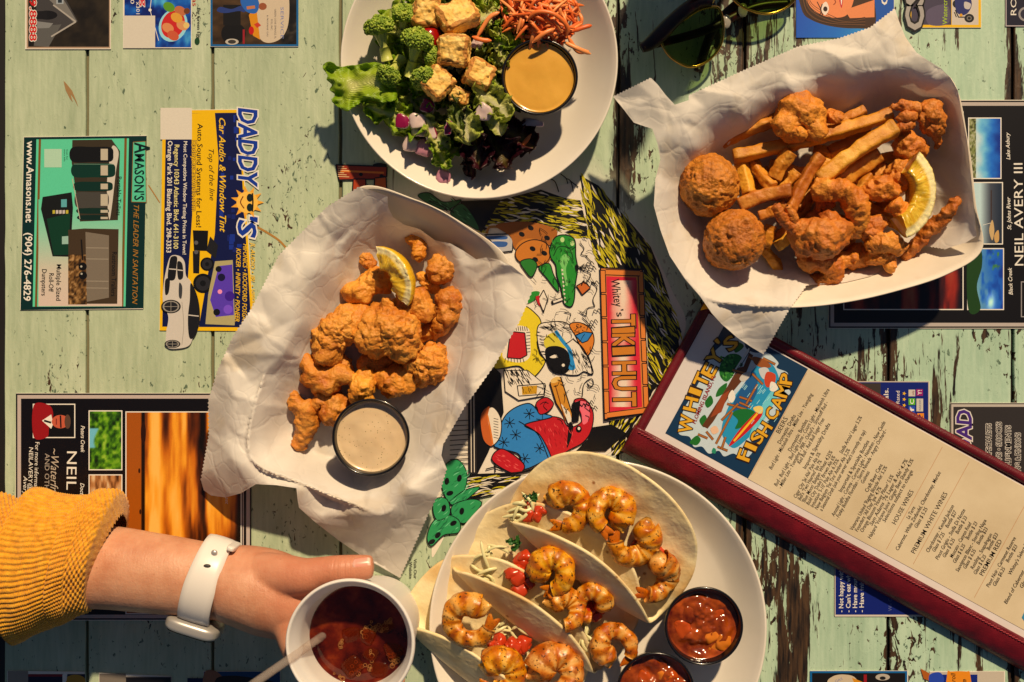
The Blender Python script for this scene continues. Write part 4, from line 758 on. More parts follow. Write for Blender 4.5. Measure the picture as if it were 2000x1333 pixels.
# logo picture
def lk(x, y): return (1220 + x / 3.702, 600 + y / 3.702)
def LK(*pts): return [lk(*q) for q in pts]
p = Print(ZC + .00095)
p.blob(LK((390, 910), (420, 760), (480, 650), (560, 500), (620, 360), (720, 260), (800, 215), (860, 250), (880, 300), (940, 330), (1030, 330), (1110, 400), (1100, 440), (1180, 480), (1150, 560), (1200, 620), (1110, 700), (1120, 780), (1030, 830), (1020, 920), (920, 980), (930, 1040), (860, 1105), (790, 1060), (720, 1080), (680, 1040), (610, 1060), (560, 1010), (500, 1010), (470, 940)), C(196, 214, 226))
p.blob(LK((700, 900), (760, 700), (860, 560), (930, 450), (1010, 400), (1080, 430), (1120, 560), (1060, 700), (980, 850), (880, 960), (780, 1020)), C(40, 150, 200)); p.blob(LK((780, 720), (860, 560), (940, 470), (960, 600), (900, 720), (830, 800)), C(30, 90, 150)); p.blob(LK((1000, 700), (1100, 560), (1150, 520), (1080, 700), (960, 880), (900, 940)), C(110, 205, 225))
for q in ([(690, 420), (740, 350), (810, 340), (850, 380), (800, 470), (740, 540), (690, 500)], [(780, 250), (840, 260), (860, 290), (800, 330)], [(580, 690), (620, 640), (640, 690), (600, 730)], [(470, 980), (520, 930), (550, 960), (520, 1000)], [(680, 590), (740, 550), (720, 620), (660, 650)], [(540, 820), (580, 780), (600, 840), (570, 870)]): p.blob(LK(*q), C(34, 110, 40))
strn = np.random.RandomState(3)
for i in range(60): a, b = strn.uniform(690, 850), strn.uniform(350, 520); p.ell(*lk(a, b), 3, 2, C(*[(20, 80, 24), (70, 150, 60)][i % 2]), strn.uniform(0, 90), 8)
p.poly(LK((560, 860), (740, 580), (820, 440), (860, 430), (900, 330), (930, 350), (860, 520), (760, 640), (640, 830), (600, 880)), C(96, 54, 28)); p.poly(LK((620, 800), (700, 640), (760, 600), (700, 760)), C(150, 70, 34)); p.line(LK((790, 470), (900, 300)), 3, C(200, 206, 210)); p.line(LK((800, 490), (910, 310)), 1.6, C(60, 66, 80))
for a, b in (((740, 700), (880, 740)), ((700, 820), (820, 700)), ((660, 990), (780, 760)), ((830, 650), (920, 680)), ((830, 690), (910, 725)), ((880, 700), (960, 560)), ((780, 455), (880, 480)), ((920, 480), (1000, 560)), ((900, 360), (990, 420)), ((1000, 370), (1090, 415)), ((530, 920), (600, 950)), ((590, 900), (640, 960)), ((670, 1010), (745, 1040)), ((730, 940), (700, 1030))): p.line(LK(a, b), 5, C(60, 30, 14)); p.line(LK(a, b), 3.4, C(170, 106, 50))
p.blob(LK((930, 360), (1010, 380), (1060, 430), (1000, 440), (940, 410)), C(150, 84, 40)); p.blob(LK((970, 450), (1030, 440), (1050, 500), (1000, 520)), C(200, 204, 210)); p.blob(LK((1030, 470), (1090, 490), (1080, 560), (1030, 580), (1010, 530)), C(200, 70, 40)); p.blob(LK((1060, 540), (1110, 570), (1090, 610), (1050, 600)), WHT)
p.blob(LK((780, 770), (830, 740), (900, 740), (950, 770), (930, 830), (870, 860), (800, 880), (820, 820)), C(24, 110, 50)); p.blob(LK((755, 1008), (820, 900), (930, 780), (990, 720), (990, 790), (880, 910)), C(200, 30, 34)); p.line(LK((790, 970), (960, 770)), 4, C(240, 190, 40)); p.blob(LK((930, 730), (970, 715), (1000, 730), (990, 770), (950, 760)), C(236, 210, 120))
p.blob(LK((830, 520), (860, 480), (910, 470), (900, 510), (860, 540)), C(200, 196, 190)); p.blob(LK((750, 640), (780, 600), (800, 650), (780, 690), (755, 680)), WHT); p.blob(LK((620, 880), (660, 860), (680, 900), (640, 920)), C(230, 190, 160)); p.blob(LK((640, 1020), (660, 1030), (655, 1060), (630, 1050)), C(40, 140, 110))
for i in range(26): a, b = strn.uniform(860, 1100), strn.uniform(560, 900); q = lk(a, b); p.line([(q[0] - 3, q[1] + 4), (q[0] + 3, q[1] - 4)], 1, C(170, 230, 240))
YL = C(226, 170, 40)
def letter(ch, cx, cy, ang, h, w):
    x, y = lk(cx, cy); a = math.radians(ang); d = np.array([math.cos(a), math.sin(a)]); up = np.array([d[1], -d[0]]); s0 = np.array([x, y]) - d * w / 2 - up * h / 2; e = s0 + d * w
    p.text(ch, *s0, *e, h, YL, .02, outline=C(50, 26, 10), ow=.05)
for a in (('W', 445, 845, -80, 25, 34), ('H', 478, 702, -76, 24, 25), ('I', 510, 612, -70, 23, 8), ('T', 556, 528, -66, 26, 24), ('E', 612, 460, -62, 25, 22), ('Y', 652, 362, -56, 26, 26), ("'", 694, 272, -45, 24, 5), ('S', 766, 262, -38, 25, 22), ('F', 866, 1072, -70, 24, 18), ('I', 912, 1010, -66, 23, 7), ('S', 958, 945, -62, 23, 18), ('H', 1012, 885, -58, 23, 22), ('C', 1064, 772, -62, 23, 20), ('A', 1108, 690, -66, 23, 22), ('M', 1140, 600, -74, 24, 26), ('P', 1168, 520, -82, 23, 20)): letter(*a)
p.text('FLOMING ISLAND, FL', *lk(512, 846), *lk(660, 500), 7.5, C(150, 20, 34), .02, .1); p.build('logo_print', logo)

# ------------------------------------------------------------------ dishes
def m_china():
    t = MT('glazed_china', Roughness=.22, Coat_Weight=.3, Coat_Roughness=.1); n = t.noise(t.pos(), 25, 4); t.set(Base_Color=t.ramp(n, [(.3, C(222, 214, 202)), (.7, C(230, 223, 212))])); return t.m
M_CHINA = m_china()
M_BLACK = MT('black_plastic', Base_Color=C(16, 15, 18), Roughness=.22, Coat_Weight=.2).m
def plate(px, py, rpx, zr, label, name='dinner_plate', well=.66):
    c = W(px, py, zr); R = rpx * S * (H - zr) / H; b = zr - .003
    pr = [(0, .0035), (R * well * .7, .0036), (R * well, .0045), (R * (well + .1), .0075)]
    for t in np.linspace(0, 1, 9)[1:]: pr.append((R * (well + .1) + (R * .985 - R * (well + .1)) * t, .0075 + (zr - .0075) * t ** 1.25))
    pr += [(R * .995, zr + .0006), (R, zr - .0004), (R * .998, zr - .0022), (R * .985, zr - .0038)]
    for t in np.linspace(0, 1, 7)[1:]: pr.append((R * .985 - (R * .985 - R * (well + .04)) * t, (zr - .0038) * (1 - t) ** 1.15 + .0009))
    pr += [(R * well * .98, .0002), (R * well * .94, .0002), (R * well * .93, .0012), (0, .0012)]
    th = mobj(name, *lathe(pr, 128, c.x, c.y), M_CHINA); tag(th, label, 'plate'); return c, R
SALAD_C, SALAD_R = plate(936, 118, 271, .030, 'white round plate holding the green salad at the top', well=.62)
TACO_C, TACO_R = plate(1168, 1228, 330, .024, 'large white plate holding the three shrimp tacos', well=.70)
def cup(px, py, rpx, z0, hgt, label, rim=None):
    zt = z0 + hgt; c = W(px, py, zt); R = rpx * S * (H - zt) / H; rb = R * .74
    pr = [(0, z0 + .0002), (rb * .95, z0), (rb, z0 + .001), (R * .955, zt - .003), (R * .97, zt - .0028), (R, zt - .002), (R * 1.0, zt - .0006), (R * .985, zt), (R * .955, zt), (R * .93, zt - .001), (R * .92, zt - .003), (rb * .95, z0 + .0025), (0, z0 + .002)]
    o = mobj('sauce_cup', *lathe(pr, 72, c.x, c.y), rim or M_BLACK); tag(o, label, 'cup', 'small sauce cups'); return c, R
def sauce(name, c, R, z, mat, label, amp=.0004, freq=120, dome=0.0, n=40):
    """filled disc with a meniscus and a gently uneven surface"""
    rs_ = np.linspace(0, 1, n); th = np.linspace(0, 2 * math.pi, 72, endpoint=False); r, a = np.meshgrid(rs_, th, indexing='ij'); r, a = r.ravel(), a.ravel()
    x, y = c.x + R * r * np.cos(a), c.y + R * r * np.sin(a)
    h = z + amp * fbm(np.stack([x * freq, y * freq, np.zeros_like(x)], 1), 3, 5) * (1 - r ** 6) + .0007 * np.clip((r - .9) / .1, 0, 1) ** 2 + dome * (1 - r * r)
    v = np.stack([x, y, h], 1); f = [q[::-1] for q in gridf(n, 72, False, True)]
    lo = np.stack([c.x + R * .97 * np.cos(th), c.y + R * .97 * np.sin(th), np.full(72, z - .006)], 1); k = len(v)
    f += [[(n - 1) * 72 + j, k + j, k + (j + 1) % 72, (n - 1) * 72 + (j + 1) % 72] for j in range(72)] + [[k + j for j in range(72)][::-1]]
    o = mobj(name, np.concatenate([v, lo]), f, mat); tag(o, label, 'sauce'); return o
def m_sauce(name, a, b, sc, rough=.2, speck=None):
    t = MT(name, Roughness=rough, Subsurface_Weight=.15, Subsurface_Radius=(.003, .002, .001), Subsurface_Scale=1.0, Coat_Weight=.3, Coat_Roughness=.08)
    p = t.pos(); col = t.ramp(t.noise(p, sc, 4), [(.3, a), (.7, b)])
    if speck: col = t.mix(t.ramp(t.vor(p, 420, 'F1'), [(.10, 1.0), (.16, 0.0)]), col, speck)
    t.set(Base_Color=col); t.bump(t.noise(p, 200, 3), .15, .0008); return t.m
# honey mustard on the salad plate
c, R = cup(1054, 150, 75, .012, .030, 'black sauce cup of honey mustard on the salad plate')
sauce('honey_mustard', c, R * .90, .0375, m_sauce('mustard_sauce', C(214, 158, 58), C(226, 172, 70), 40), 'smooth yellow honey mustard dressing in its black cup', .0006, 50, .0006)
# ranch in the left basket
DIPZ = .013
c, R = cup(724, 855, 76, DIPZ, .030, 'black rimmed sauce cup of ranch in the fried bites basket')
sauce('ranch_dip', c, R * .90, DIPZ + .024, m_sauce('ranch_sauce', C(214, 186, 146), C(222, 196, 158), 50, .28, C(120, 100, 60)), 'pale tan ranch dip flecked with herbs', .0007, 60)
# two salsas on the taco plate
m_s = m_sauce('salsa_liquid', C(88, 22, 6), C(176, 80, 22), 95, .12)
c1, R1 = cup(1375, 1224, 77, .008, .030, 'black sauce cup of salsa at the right rim of the taco plate')
sauce('salsa', c1, R1 * .90, .031, m_s, 'chunky red salsa in the cup at the right of the taco plate', .0026, 120)
c2, R2 = cup(1281, 1352, 77, .008, .030, 'black sauce cup of salsa cut off by the bottom edge')
sauce('salsa', c2, R2 * .90, .031, m_s, 'chunky red salsa in the cup cut off by the bottom edge', .0026, 120)

# ------------------------------------------------------------------ paper trays and their liners
def m_board():
    t = MT('paperboard', Roughness=.55); p = t.pos(); n = t.noise(p, 35, 5); st_ = t.noise(p, 22, 3, .5)
    col = t.ramp(n, [(.3, C(216, 204, 188)), (.7, C(226, 216, 202))]); col = t.mix(t.ramp(st_, [(.66, 0.0), (.74, .35)]), col, C(186, 140, 90)); t.set(Base_Color=col); t.bump(t.noise(p, 500, 2), .1, .0003); return t.m
M_BOARD = m_board()
def m_wax():
    t = MT('waxed_paper', Roughness=.58); p = t.pos()
    col = t.ramp(t.noise(p, 40, 4), [(.3, C(228, 221, 213)), (.7, C(238, 232, 225))]); col = t.mix(t.ramp(t.noise(p, 30, 3, .5), [(.58, 0.0), (.68, .4)]), col, C(202, 182, 150)); t.set(Base_Color=col, Specular_IOR_Level=.3)
    wv = t.n('VectorMath', {0: p, 1: t.n('VectorMath', {0: t.noise(p, 50, 2, .5, 0, 1), 3: .012}, operation='SCALE').outputs[0]}, operation='ADD').outputs[0]; c1_ = t.ramp(t.vor(wv, 24, 'DISTANCE_TO_EDGE'), [(0.0, 0.0), (.05, 1.0)]); c2_ = t.ramp(t.vor(t.mapv(wv, (1, 1, 1), (4, 2, 1)), 58, 'DISTANCE_TO_EDGE'), [(0.0, 0.0), (.07, 1.0)])
    nrm = t.bump(t.math('ADD', t.math('ADD', c1_, t.math('MULTIPLY', c2_, .5)), t.math('MULTIPLY', t.noise(p, 420, 2), .12)), .22, .0009)
    tr = t.n('BsdfTranslucent', {'Color': C(226, 216, 204), 'Normal': nrm}); mx = t.n('MixShader', {0: .22, 1: t.b.outputs[0], 2: tr.outputs[0]})
    t.nt.links.new(mx.outputs[0], t.out.inputs[0]); return t.m
M_WAX = m_wax()
def tray(rim, floor, zr, label, n=160, zf=.002):
    a, b = catloop(rim, n), catloop(floor, n)
    def al(l, c):      # start both loops at the same bearing
        ang = np.arctan2(l[:, 1] - c[1], l[:, 0] - c[0]); return np.roll(l, -int(np.argmin(ang)), 0)
    c = b.mean(0); a, b = al(a, c), al(b, c)
    rows = []
    for t in np.linspace(0, 1, 9): rows.append(WA(b + (a - b) * t, zf + (zr - zf) * t))
    t_ = .0007; out = []
    for r in rows[::-1]:
        q = r.copy(); ctr = r.mean(0); d = r[:, :2] - ctr[:2]; d /= np.linalg.norm(d, axis=1)[:, None]; q[:, :2] += d * t_; q[:, 2] -= .0004; out.append(q)
    allr = rows + out; v = np.concatenate(allr); m = len(allr); f = gridf(m, n, False, True)
    f.append([k for k in range(n)]); f.append([(m - 1) * n + k for k in range(n)][::-1])
    o = mobj('paper_tray', v, f, M_BOARD); tag(o, label, 'tray', 'paper food trays'); return o
def tray_z(P, rim, floor, zr, zf=.002):
    """height of the tray's inner surface at photo pixels P (-1 outside the rim)"""
    b, a = np.asarray(floor, float), np.asarray(rim, float); c = catloop(floor, 160).mean(0)
    def rad(l):
        q = catloop(l, 400); an = np.arctan2(q[:, 1] - c[1], q[:, 0] - c[0]); o_ = np.argsort(an); return np.interp(np.arctan2(P[:, 1] - c[1], P[:, 0] - c[0]), an[o_], np.linalg.norm(q - c, axis=1)[o_], period=2 * math.pi)
    r = np.linalg.norm(P - c, axis=1); rf, rr = rad(floor), rad(rim); t = (r - rf) / (rr - rf); return zf + (zr - zf) * np.clip(t, 0, 1) - np.clip(t - 1, 0, 9) * .16
def sheet(outline, ctrl, step, crump, seed=0, eps=1.0, over=None):
    P, F = fill(outline, step, seed); z = rbf(ctrl, P, eps); z = z + crump(P, z)
    if over: tz = tray_z(P, *over) + .0014; z = np.maximum(z, tz) + np.log1p(np.exp(-np.abs(z - tz) * 700)) / 700
    return WA(P, np.maximum(z, .0015)), F, P
def facets(P, sc, seed):
    """random heights on a coarse random triangulation, joined by flat facets: sharp creases as in crumpled paper"""
    rs_ = np.random.RandomState(seed); x0_, y0_ = P.min(0) - 2 * sc; x1_, y1_ = P.max(0) + 2 * sc
    gx, gy = np.meshgrid(np.arange(x0_, x1_, sc), np.arange(y0_, y1_, sc)); g = np.stack([gx.ravel(), gy.ravel()], 1); g = g + rs_.uniform(-.48, .48, g.shape) * sc
    r = geometry.delaunay_2d_cdt([Vector(q) for q in g.tolist()], [], [], 0, 1e-6); V = np.array([q[:] for q in r[0]]); hv = rs_.uniform(-1, 1, len(V)); out = np.zeros(len(P))
    for t in r[2]:
        A, B, D = V[t[0]], V[t[1]], V[t[2]]; lo_, hi_ = np.minimum(np.minimum(A, B), D), np.maximum(np.maximum(A, B), D)
        m = np.where((P[:, 0] >= lo_[0]) & (P[:, 0] <= hi_[0]) & (P[:, 1] >= lo_[1]) & (P[:, 1] <= hi_[1]))[0]
        if not len(m): continue
        M_ = np.array([B - A, D - A]).T; dt = M_[0, 0] * M_[1, 1] - M_[0, 1] * M_[1, 0]
        if abs(dt) < 1e-9: continue
        q = P[m] - A; l1 = (q[:, 0] * M_[1, 1] - q[:, 1] * M_[0, 1]) / dt; l2 = (M_[0, 0] * q[:, 1] - M_[1, 0] * q[:, 0]) / dt; k = (l1 >= -1e-9) & (l2 >= -1e-9) & (l1 + l2 <= 1 + 1e-9)
        out[m[k]] = (hv[t[0]] * (1 - l1 - l2) + hv[t[1]] * l1 + hv[t[2]] * l2)[k]
    return out
def warp(P, sc, amt, seed): return P + amt * np.stack([vn(np.stack([P[:, 0] / sc, P[:, 1] / sc, np.full(len(P), .5)], 1), seed), vn(np.stack([P[:, 0] / sc, P[:, 1] / sc, np.full(len(P), 7.5)], 1), seed)], 1)
def crump(amp, seed, lim=lambda P: 1.0):
    def f(P, z):
        q = warp(P, 90, 18, seed)
        h = facets(q, 130, seed + 1) * .0085 + facets(q, 62, seed + 2) * .0046 + facets(q, 30, seed + 3) * .0013
        return h * amp * lim(P)
    return f
def calm(c, r):
    """crumpling dies away towards the floor of the tray"""
    return lambda P: .12 + .88 * np.clip((np.linalg.norm((P - c) / r, axis=1) - .75) / .5, 0, 1)
# left basket
LRIM = [(702, 368), (810, 391), (900, 436), (990, 508), (985, 600), (920, 730), (850, 880), (760, 1000), (690, 985), (590, 945), (490, 895), (500, 780), (560, 620), (640, 470)]
LFLO = [(725, 465), (800, 465), (860, 495), (885, 550), (865, 640), (820, 760), (770, 860), (720, 900), (650, 895), (595, 875), (570, 845), (585, 770), (630, 650), (685, 535)]
tray(LRIM, LFLO, .043, 'white paper tray under the basket of fried bites')
lo = []
for a, b in zip([(702, 366), (640, 405), (600, 445), (546, 499), (492, 604), (456, 658), (426, 724), (408, 784), (409, 850)], [(640, 405), (600, 445), (546, 499), (492, 604), (456, 658), (426, 724), (408, 784), (409, 850), (393, 940)]): lo += zig(a, b, 7, 2.6)
lo += [(393, 940), (398, 958), (412, 968), (440, 972), (470, 964), (500, 946), (540, 948), (579, 954), (581, 975), (584, 992), (615, 1020), (660, 1055), (715, 1092), (779, 1128)]
lo += zig((780, 1129), (835, 1005), 7, 2.6) + zig((835, 1005), (860, 955), 7, 2.6) + zig((860, 955), (872, 914), 7, 2.6) + [(862, 890), (866, 866)] + zig((866, 866), (906, 796), 8, 2) + zig((906, 796), (966, 712), 8, 2) + zig((966, 712), (1014, 628), 8, 2) + zig((1014, 628), (1041, 563), 8, 2)
lo += [(1041, 562), (1025, 540), (1000, 520), (975, 508), (950, 503), (930, 507), (905, 490), (880, 476), (850, 470), (820, 448), (790, 440), (768, 425), (758, 405), (757, 384), (730, 374)]
LC = [(702, 366, .052), (640, 405, .05), (600, 445, .048), (546, 499, .045), (492, 604, .041), (456, 658, .039), (426, 724, .036), (408, 784, .031), (409, 850, .026), (393, 940, .016), (412, 968, .015), (456, 970, .022), (500, 946, .036), (540, 948, .041), (579, 954, .043), (584, 992, .034), (660, 1055, .021), (780, 1129, .007), (715, 1092, .014), (740, 1060, .024), (835, 1005, .026), (860, 955, .034), (872, 914, .043), (866, 866, .045), (906, 796, .047), (966, 712, .049), (1014, 628, .052), (1041, 562, .055), (1000, 520, .05), (950, 503, .043), (905, 490, .034), (850, 470, .028), (790, 440, .032), (758, 405, .044), (730, 374, .05),
      (665, 440, .048), (620, 530, .047), (575, 630, .047), (525, 740, .046), (497, 830, .045), (500, 895, .044), (590, 945, .0445), (690, 990, .044), (745, 1004, .045), (800, 950, .045), (850, 885, .045), (915, 745, .046), (975, 620, .047),
      (700, 505, .02), (650, 590, .022), (610, 680, .02), (570, 770, .02), (545, 840, .02), (600, 905, .018), (680, 945, .018), (750, 930, .018), (810, 850, .02), (870, 730, .022), (915, 630, .024), (905, 545, .026), (820, 475, .014), (760, 470, .016),
      (740, 540, .0065), (820, 530, .0065), (850, 600, .0065), (830, 680, .0065), (760, 640, .006), (700, 620, .0065), (660, 720, .0065), (720, 760, .006), (780, 760, .0065), (620, 800, .0065), (660, 850, .0065), (725, 855, .0065), (615, 850, .0065), (770, 820, .0065), (690, 690, .006)]
v, f, P = sheet(lo, LC, 4.2, crump(1.0, 3, calm((740, 680), (150, 230))), 1, over=(LRIM, LFLO, .043))
tag(mobj('paper_liner', v, f, M_WAX), 'crumpled white waxed paper liner in the basket of fried bites', 'paper liner', 'waxed paper liners')
# right basket
RRIM = [(1335, 240), (1450, 190), (1600, 150), (1750, 135), (1855, 152), (1890, 280), (1905, 400), (1917, 487), (1850, 535), (1750, 568), (1650, 590), (1550, 600), (1450, 596), (1372, 578), (1312, 500), (1287, 400), (1300, 310)]
RFLO = [(1410, 320), (1500, 275), (1620, 240), (1740, 230), (1800, 240), (1815, 330), (1825, 430), (1780, 470), (1680, 500), (1560, 520), (1470, 515), (1410, 485), (1378, 430), (1382, 370)]
tray(RRIM, RFLO, .045, 'white paper tray under the basket of fried shrimp')
ro = [(1198, 190)] + zig((1198, 190), (1272, 153), 6, -2.2) + [(1272, 153), (1285, 166), (1300, 186), (1318, 205), (1345, 196)]
for a, b in zip([(1345, 188), (1450, 140), (1560, 92), (1640, 76), (1700, 55)], [(1450, 140), (1560, 92), (1640, 76), (1700, 55), (1748, 18)]): ro += zig(a, b, 6.5, -2.4)
ro += [(1748, 18), (1757, 45), (1768, 72), (1790, 103), (1812, 118), (1838, 134), (1856, 152), (1871, 178), (1878, 220), (1888, 270), (1896, 340), (1902, 400), (1908, 462), (1885, 475), (1860, 482)]
ro += zig((1845, 488), (1782, 478), 6, 2) + [(1760, 496), (1735, 520), (1700, 540), (1650, 552), (1600, 556)] + zig((1577, 558), (1540, 610), 6, 2.4) + zig((1540, 610), (1493, 692), 6, 2.4)
ro += [(1492, 693), (1470, 680), (1440, 660), (1410, 634), (1390, 612), (1368, 580), (1338, 545), (1308, 500), (1290, 450), (1277, 402), (1280, 350), (1290, 312), (1284, 280), (1274, 252), (1255, 246), (1238, 240), (1218, 214)]
RC = [(1198, 190, .045), (1272, 153, .062), (1238, 240, .052), (1274, 250, .056), (1318, 205, .06), (1300, 260, .058), (1345, 190, .055), (1450, 140, .055), (1560, 92, .055), (1640, 76, .056), (1748, 18, .052), (1700, 70, .056), (1768, 72, .05), (1790, 103, .053), (1838, 134, .05), (1871, 178, .05), (1888, 270, .047), (1902, 400, .046), (1908, 462, .045), (1860, 482, .034), (1845, 488, .03), (1782, 478, .014), (1735, 520, .017), (1650, 552, .020), (1600, 556, .026), (1577, 558, .034), (1540, 605, .048), (1493, 692, .032), (1440, 655, .04), (1390, 612, .047), (1368, 580, .048), (1308, 500, .047), (1277, 402, .048), (1290, 312, .052),
      (1362, 290, .048), (1450, 225, .049), (1550, 185, .049), (1650, 160, .049), (1760, 145, .049), (1830, 155, .049), (1400, 190, .056), (1600, 120, .056),
      (1395, 310, .018), (1490, 258, .018), (1600, 222, .018), (1720, 205, .018), (1810, 215, .022), (1850, 300, .024), (1862, 420, .024), (1340, 360, .026), (1335, 430, .026), (1365, 500, .026), (1430, 545, .026), (1500, 550, .024), (1520, 570, .04), (1470, 580, .042),
      (1450, 350, .0065), (1550, 310, .006), (1700, 270, .0065), (1780, 290, .0065), (1800, 390, .0065), (1720, 460, .0065), (1620, 500, .0065), (1520, 495, .0065), (1440, 450, .0065), (1600, 400, .006)]
v, f, P = sheet(ro, RC, 4.2, crump(.75, 9, calm((1610, 380), (210, 130))), 2, over=(RRIM, RFLO, .045))
tag(mobj('paper_liner', v, f, M_WAX), 'crumpled white waxed paper liner in the basket of fried shrimp and fries', 'paper liner', 'waxed paper liners')

# ------------------------------------------------------------------ fried food
def m_batter(name, cols, dark, sc=1.0):
    t = MT(name, Roughness=.5, Specular_IOR_Level=.4)
    p = t.pos(); n = t.noise(p, 62 * sc, 5, .6); f = t.noise(p, 300 * sc, 4, .6)
    col = t.ramp(n, [(.28, cols[0]), (.5, cols[1]), (.72, cols[2])]); col = t.mix(t.ramp(f, [(.54, 0.0), (.74, .7)]), col, dark); rnd = t.n('ObjectInfo').outputs['Random']; big_ = t.noise(p, 24, 2); col = t.mix(t.ramp(big_, [(.45, 0.0), (.7, .45)]), col, cols[2]); col = t.n('HueSaturation', {'Color': col, 'Hue': t.math('ADD', t.math('MULTIPLY', rnd, .012), .495), 'Value': t.math('ADD', t.math('MULTIPLY', rnd, .34), .80)}).outputs[0]; t.set(Base_Color=col)
    hb = t.math('ADD', t.math('MULTIPLY', t.noise(p, 380 * sc, 5, .7), 1.0), t.math('MULTIPLY', t.vor(p, 560 * sc, 'F1'), -.5)); t.bump(hb, .6, .0012); return t.m
M_BITE = m_batter('golden_batter', (C(176, 88, 20), C(217, 137, 43), C(232, 166, 70)), C(158, 74, 16))
M_SHR = m_batter('shrimp_batter', (C(168, 78, 18), C(210, 122, 38), C(228, 152, 60)), C(146, 62, 14))
M_HUSH = m_batter('hushpuppy_crust', (C(124, 58, 14), C(182, 102, 30), C(206, 130, 46)), C(88, 38, 8), 1.2)
def m_fry():
    t = MT('fried_potato', Roughness=.42, Specular_IOR_Level=.4)
    p = t.pos(); n = t.noise(p, 60, 5, .6); col = t.ramp(n, [(.3, C(176, 90, 20)), (.5, C(210, 130, 40)), (.72, C(228, 162, 68))]); u = t.sep(t.uv())[0]
    e = t.ramp(t.math('ADD', t.math('ABSOLUTE', t.math('SUBTRACT', u, .5)), t.math('MULTIPLY', t.noise(p, 150, 3), .12)), [(.46, 0.0), (.57, .7)]); col = t.mix(e, col, C(150, 78, 24)); col = t.mix(t.ramp(t.noise(p, 300, 3), [(.62, 0.0), (.75, .6)]), col, C(164, 90, 28)); rnd = t.n('ObjectInfo').outputs['Random']; col = t.n('HueSaturation', {'Color': col, 'Hue': t.math('ADD', t.math('MULTIPLY', rnd, .026), .495), 'Value': t.math('ADD', t.math('MULTIPLY', rnd, .36), .84)}).outputs[0]; t.set(Base_Color=col)
    t.bump(t.noise(p, 330, 5, .7), .7, .0011); return t.m
M_FRY = m_fry()
def batter_disp(v, d, amp, seed, sc=1.0):
    """knobbly crust: lumps, folds and crumbs along direction d"""
    q = v * (1000 / sc)
    q = q + 1.3 * np.stack([vn(q / 3.5, seed + 31), vn(q / 3.5, seed + 32), vn(q / 3.5, seed + 33)], 1)
    h = 1.9 * fbm(q / 12, 2, seed) + 1.7 * (.4 - np.abs(vn(q / 6.5, seed + 5))) + 2.3 * (.45 - worley(q / 6.5, seed)) + 1.7 * np.clip(vn(q / 2.9, seed + 21) - .05, 0, 1) + .55 * (.45 - worley(q / 2.4, seed + 3)) + .3 * vn(q / 1.0, seed + 9)
    return v + d * (h * .001 * amp)[:, None]
def lump(blobs, sub=5, amp=1.0, seed=0, sc=1.0, k=900.):
    """star-shaped union of spheres [(px,py,z,r_px)] with a batter crust"""
    B = np.array([list(W(b[0], b[1], b[2])) + [b[3] * S] for b in blobs]); c = (B[:, :3] * B[:, 3:4]).sum(0) / B[:, 3].sum(); D, F = ico(sub)
    rel = B[:, :3] - c; dc = D @ rel.T; disc = B[:, 3] ** 2 - ((rel ** 2).sum(1)[None] - dc ** 2); t = np.where(disc > 0, dc + np.sqrt(np.maximum(disc, 0)), -1.0); t = np.maximum(t, B[:, 3].min() * .25)
    m = t.max(1, keepdims=True); r = m[:, 0] + np.log(np.exp(k * (t - m)).sum(1)) / k - math.log(len(B)) / k * .5
    v = c + D * r[:, None]; return batter_disp(v, D, amp, seed, sc), F
def nugget(px, py, L, Wd, ang, z, seed, n=6, amp=1.0, sub=5):
    rs_ = np.random.RandomState(seed); L, Wd = L * 1.12, Wd * 1.14; a = math.radians(ang); d, nn = np.array([math.cos(a), math.sin(a)]), np.array([-math.sin(a), math.cos(a)]); bl = []
    for i in range(n):
        t = (i + .5) / n * 2 - 1; r = Wd * .5 * rs_.uniform(.62, .95) * (1 - .25 * t * t); q = np.array([px, py]) + d * t * (L / 2 - r * .8) + nn * rs_.uniform(-1, 1) * (Wd / 2 - r) * 1.5; bl.append((q[0], q[1], z + rs_.uniform(-.2, .25) * r * S, r))
    return lump(bl, sub, amp, seed)
BG = 'fried bites in the paper-lined basket'
def bite(spec, label):
    o = mobj('fried_bite', *nugget(*spec), M_BITE); tag(o, label, 'fried bite', BG)
bite((813, 481, 62, 42, 80, .017, 1, 4), 'small upright fried bite above the lemon, farthest up the basket')
bite((716, 511, 42, 34, 20, .018, 2, 4), 'tiny fried bite poking out left of the lemon wedge')
bite((724, 560, 98, 58, -8, .021, 3, 6), 'wide fried bite directly below the left tip of the lemon')
bite((872, 522, 70, 56, -30, .020, 4, 6), 'fried bite right of the lemon against the paper')
bite((836, 552, 54, 28, 20, .017, 40, 4), 'slim fried bite tucked under the right side of the lemon')
bite((806, 598, 84, 60, 24, .026, 5, 7), 'knobbly fried bite just below the lemon wedge')
bite((876, 598, 68, 60, 70, .020, 6, 6), 'fried bite touching the right paper wall')
bite((662, 652, 144, 66, -42, .025, 7, 11, 1.15, 6), 'longest fried bite lying diagonally on the left of the pile')
bite((760, 648, 112, 92, 10, .029, 8, 12, 1.25, 6), 'largest fried bite on top at the middle of the pile')
bite((752, 608, 44, 36, 60, .034, 41, 4), 'little knob of fried batter on top of the largest bite')
bite((848, 648, 70, 52, -15, .017, 9, 5), 'fried bite half hidden right of the largest one')
bite((834, 712, 80, 74, -35, .021, 10, 9, 1.2, 6), 'chunky fried bite at the lower right of the pile')
bite((632, 738, 108, 58, 12, .022, 11, 7), 'fried bite lying flat at the left below the longest one')
bite((710, 757, 76, 54, -80, .023, 12, 6), 'round topped fried bite above the dip cup rim')
bite((775, 744, 84, 52, -6, .020, 13, 6), 'brick shaped fried bite right above the dip cup')
bite((733, 708, 70, 44, 15, .015, 14, 5), 'shaded fried bite beneath the largest one')
bite((664, 714, 60, 40, 0, .016, 15, 4), 'shaded fried bite beneath the longest one')
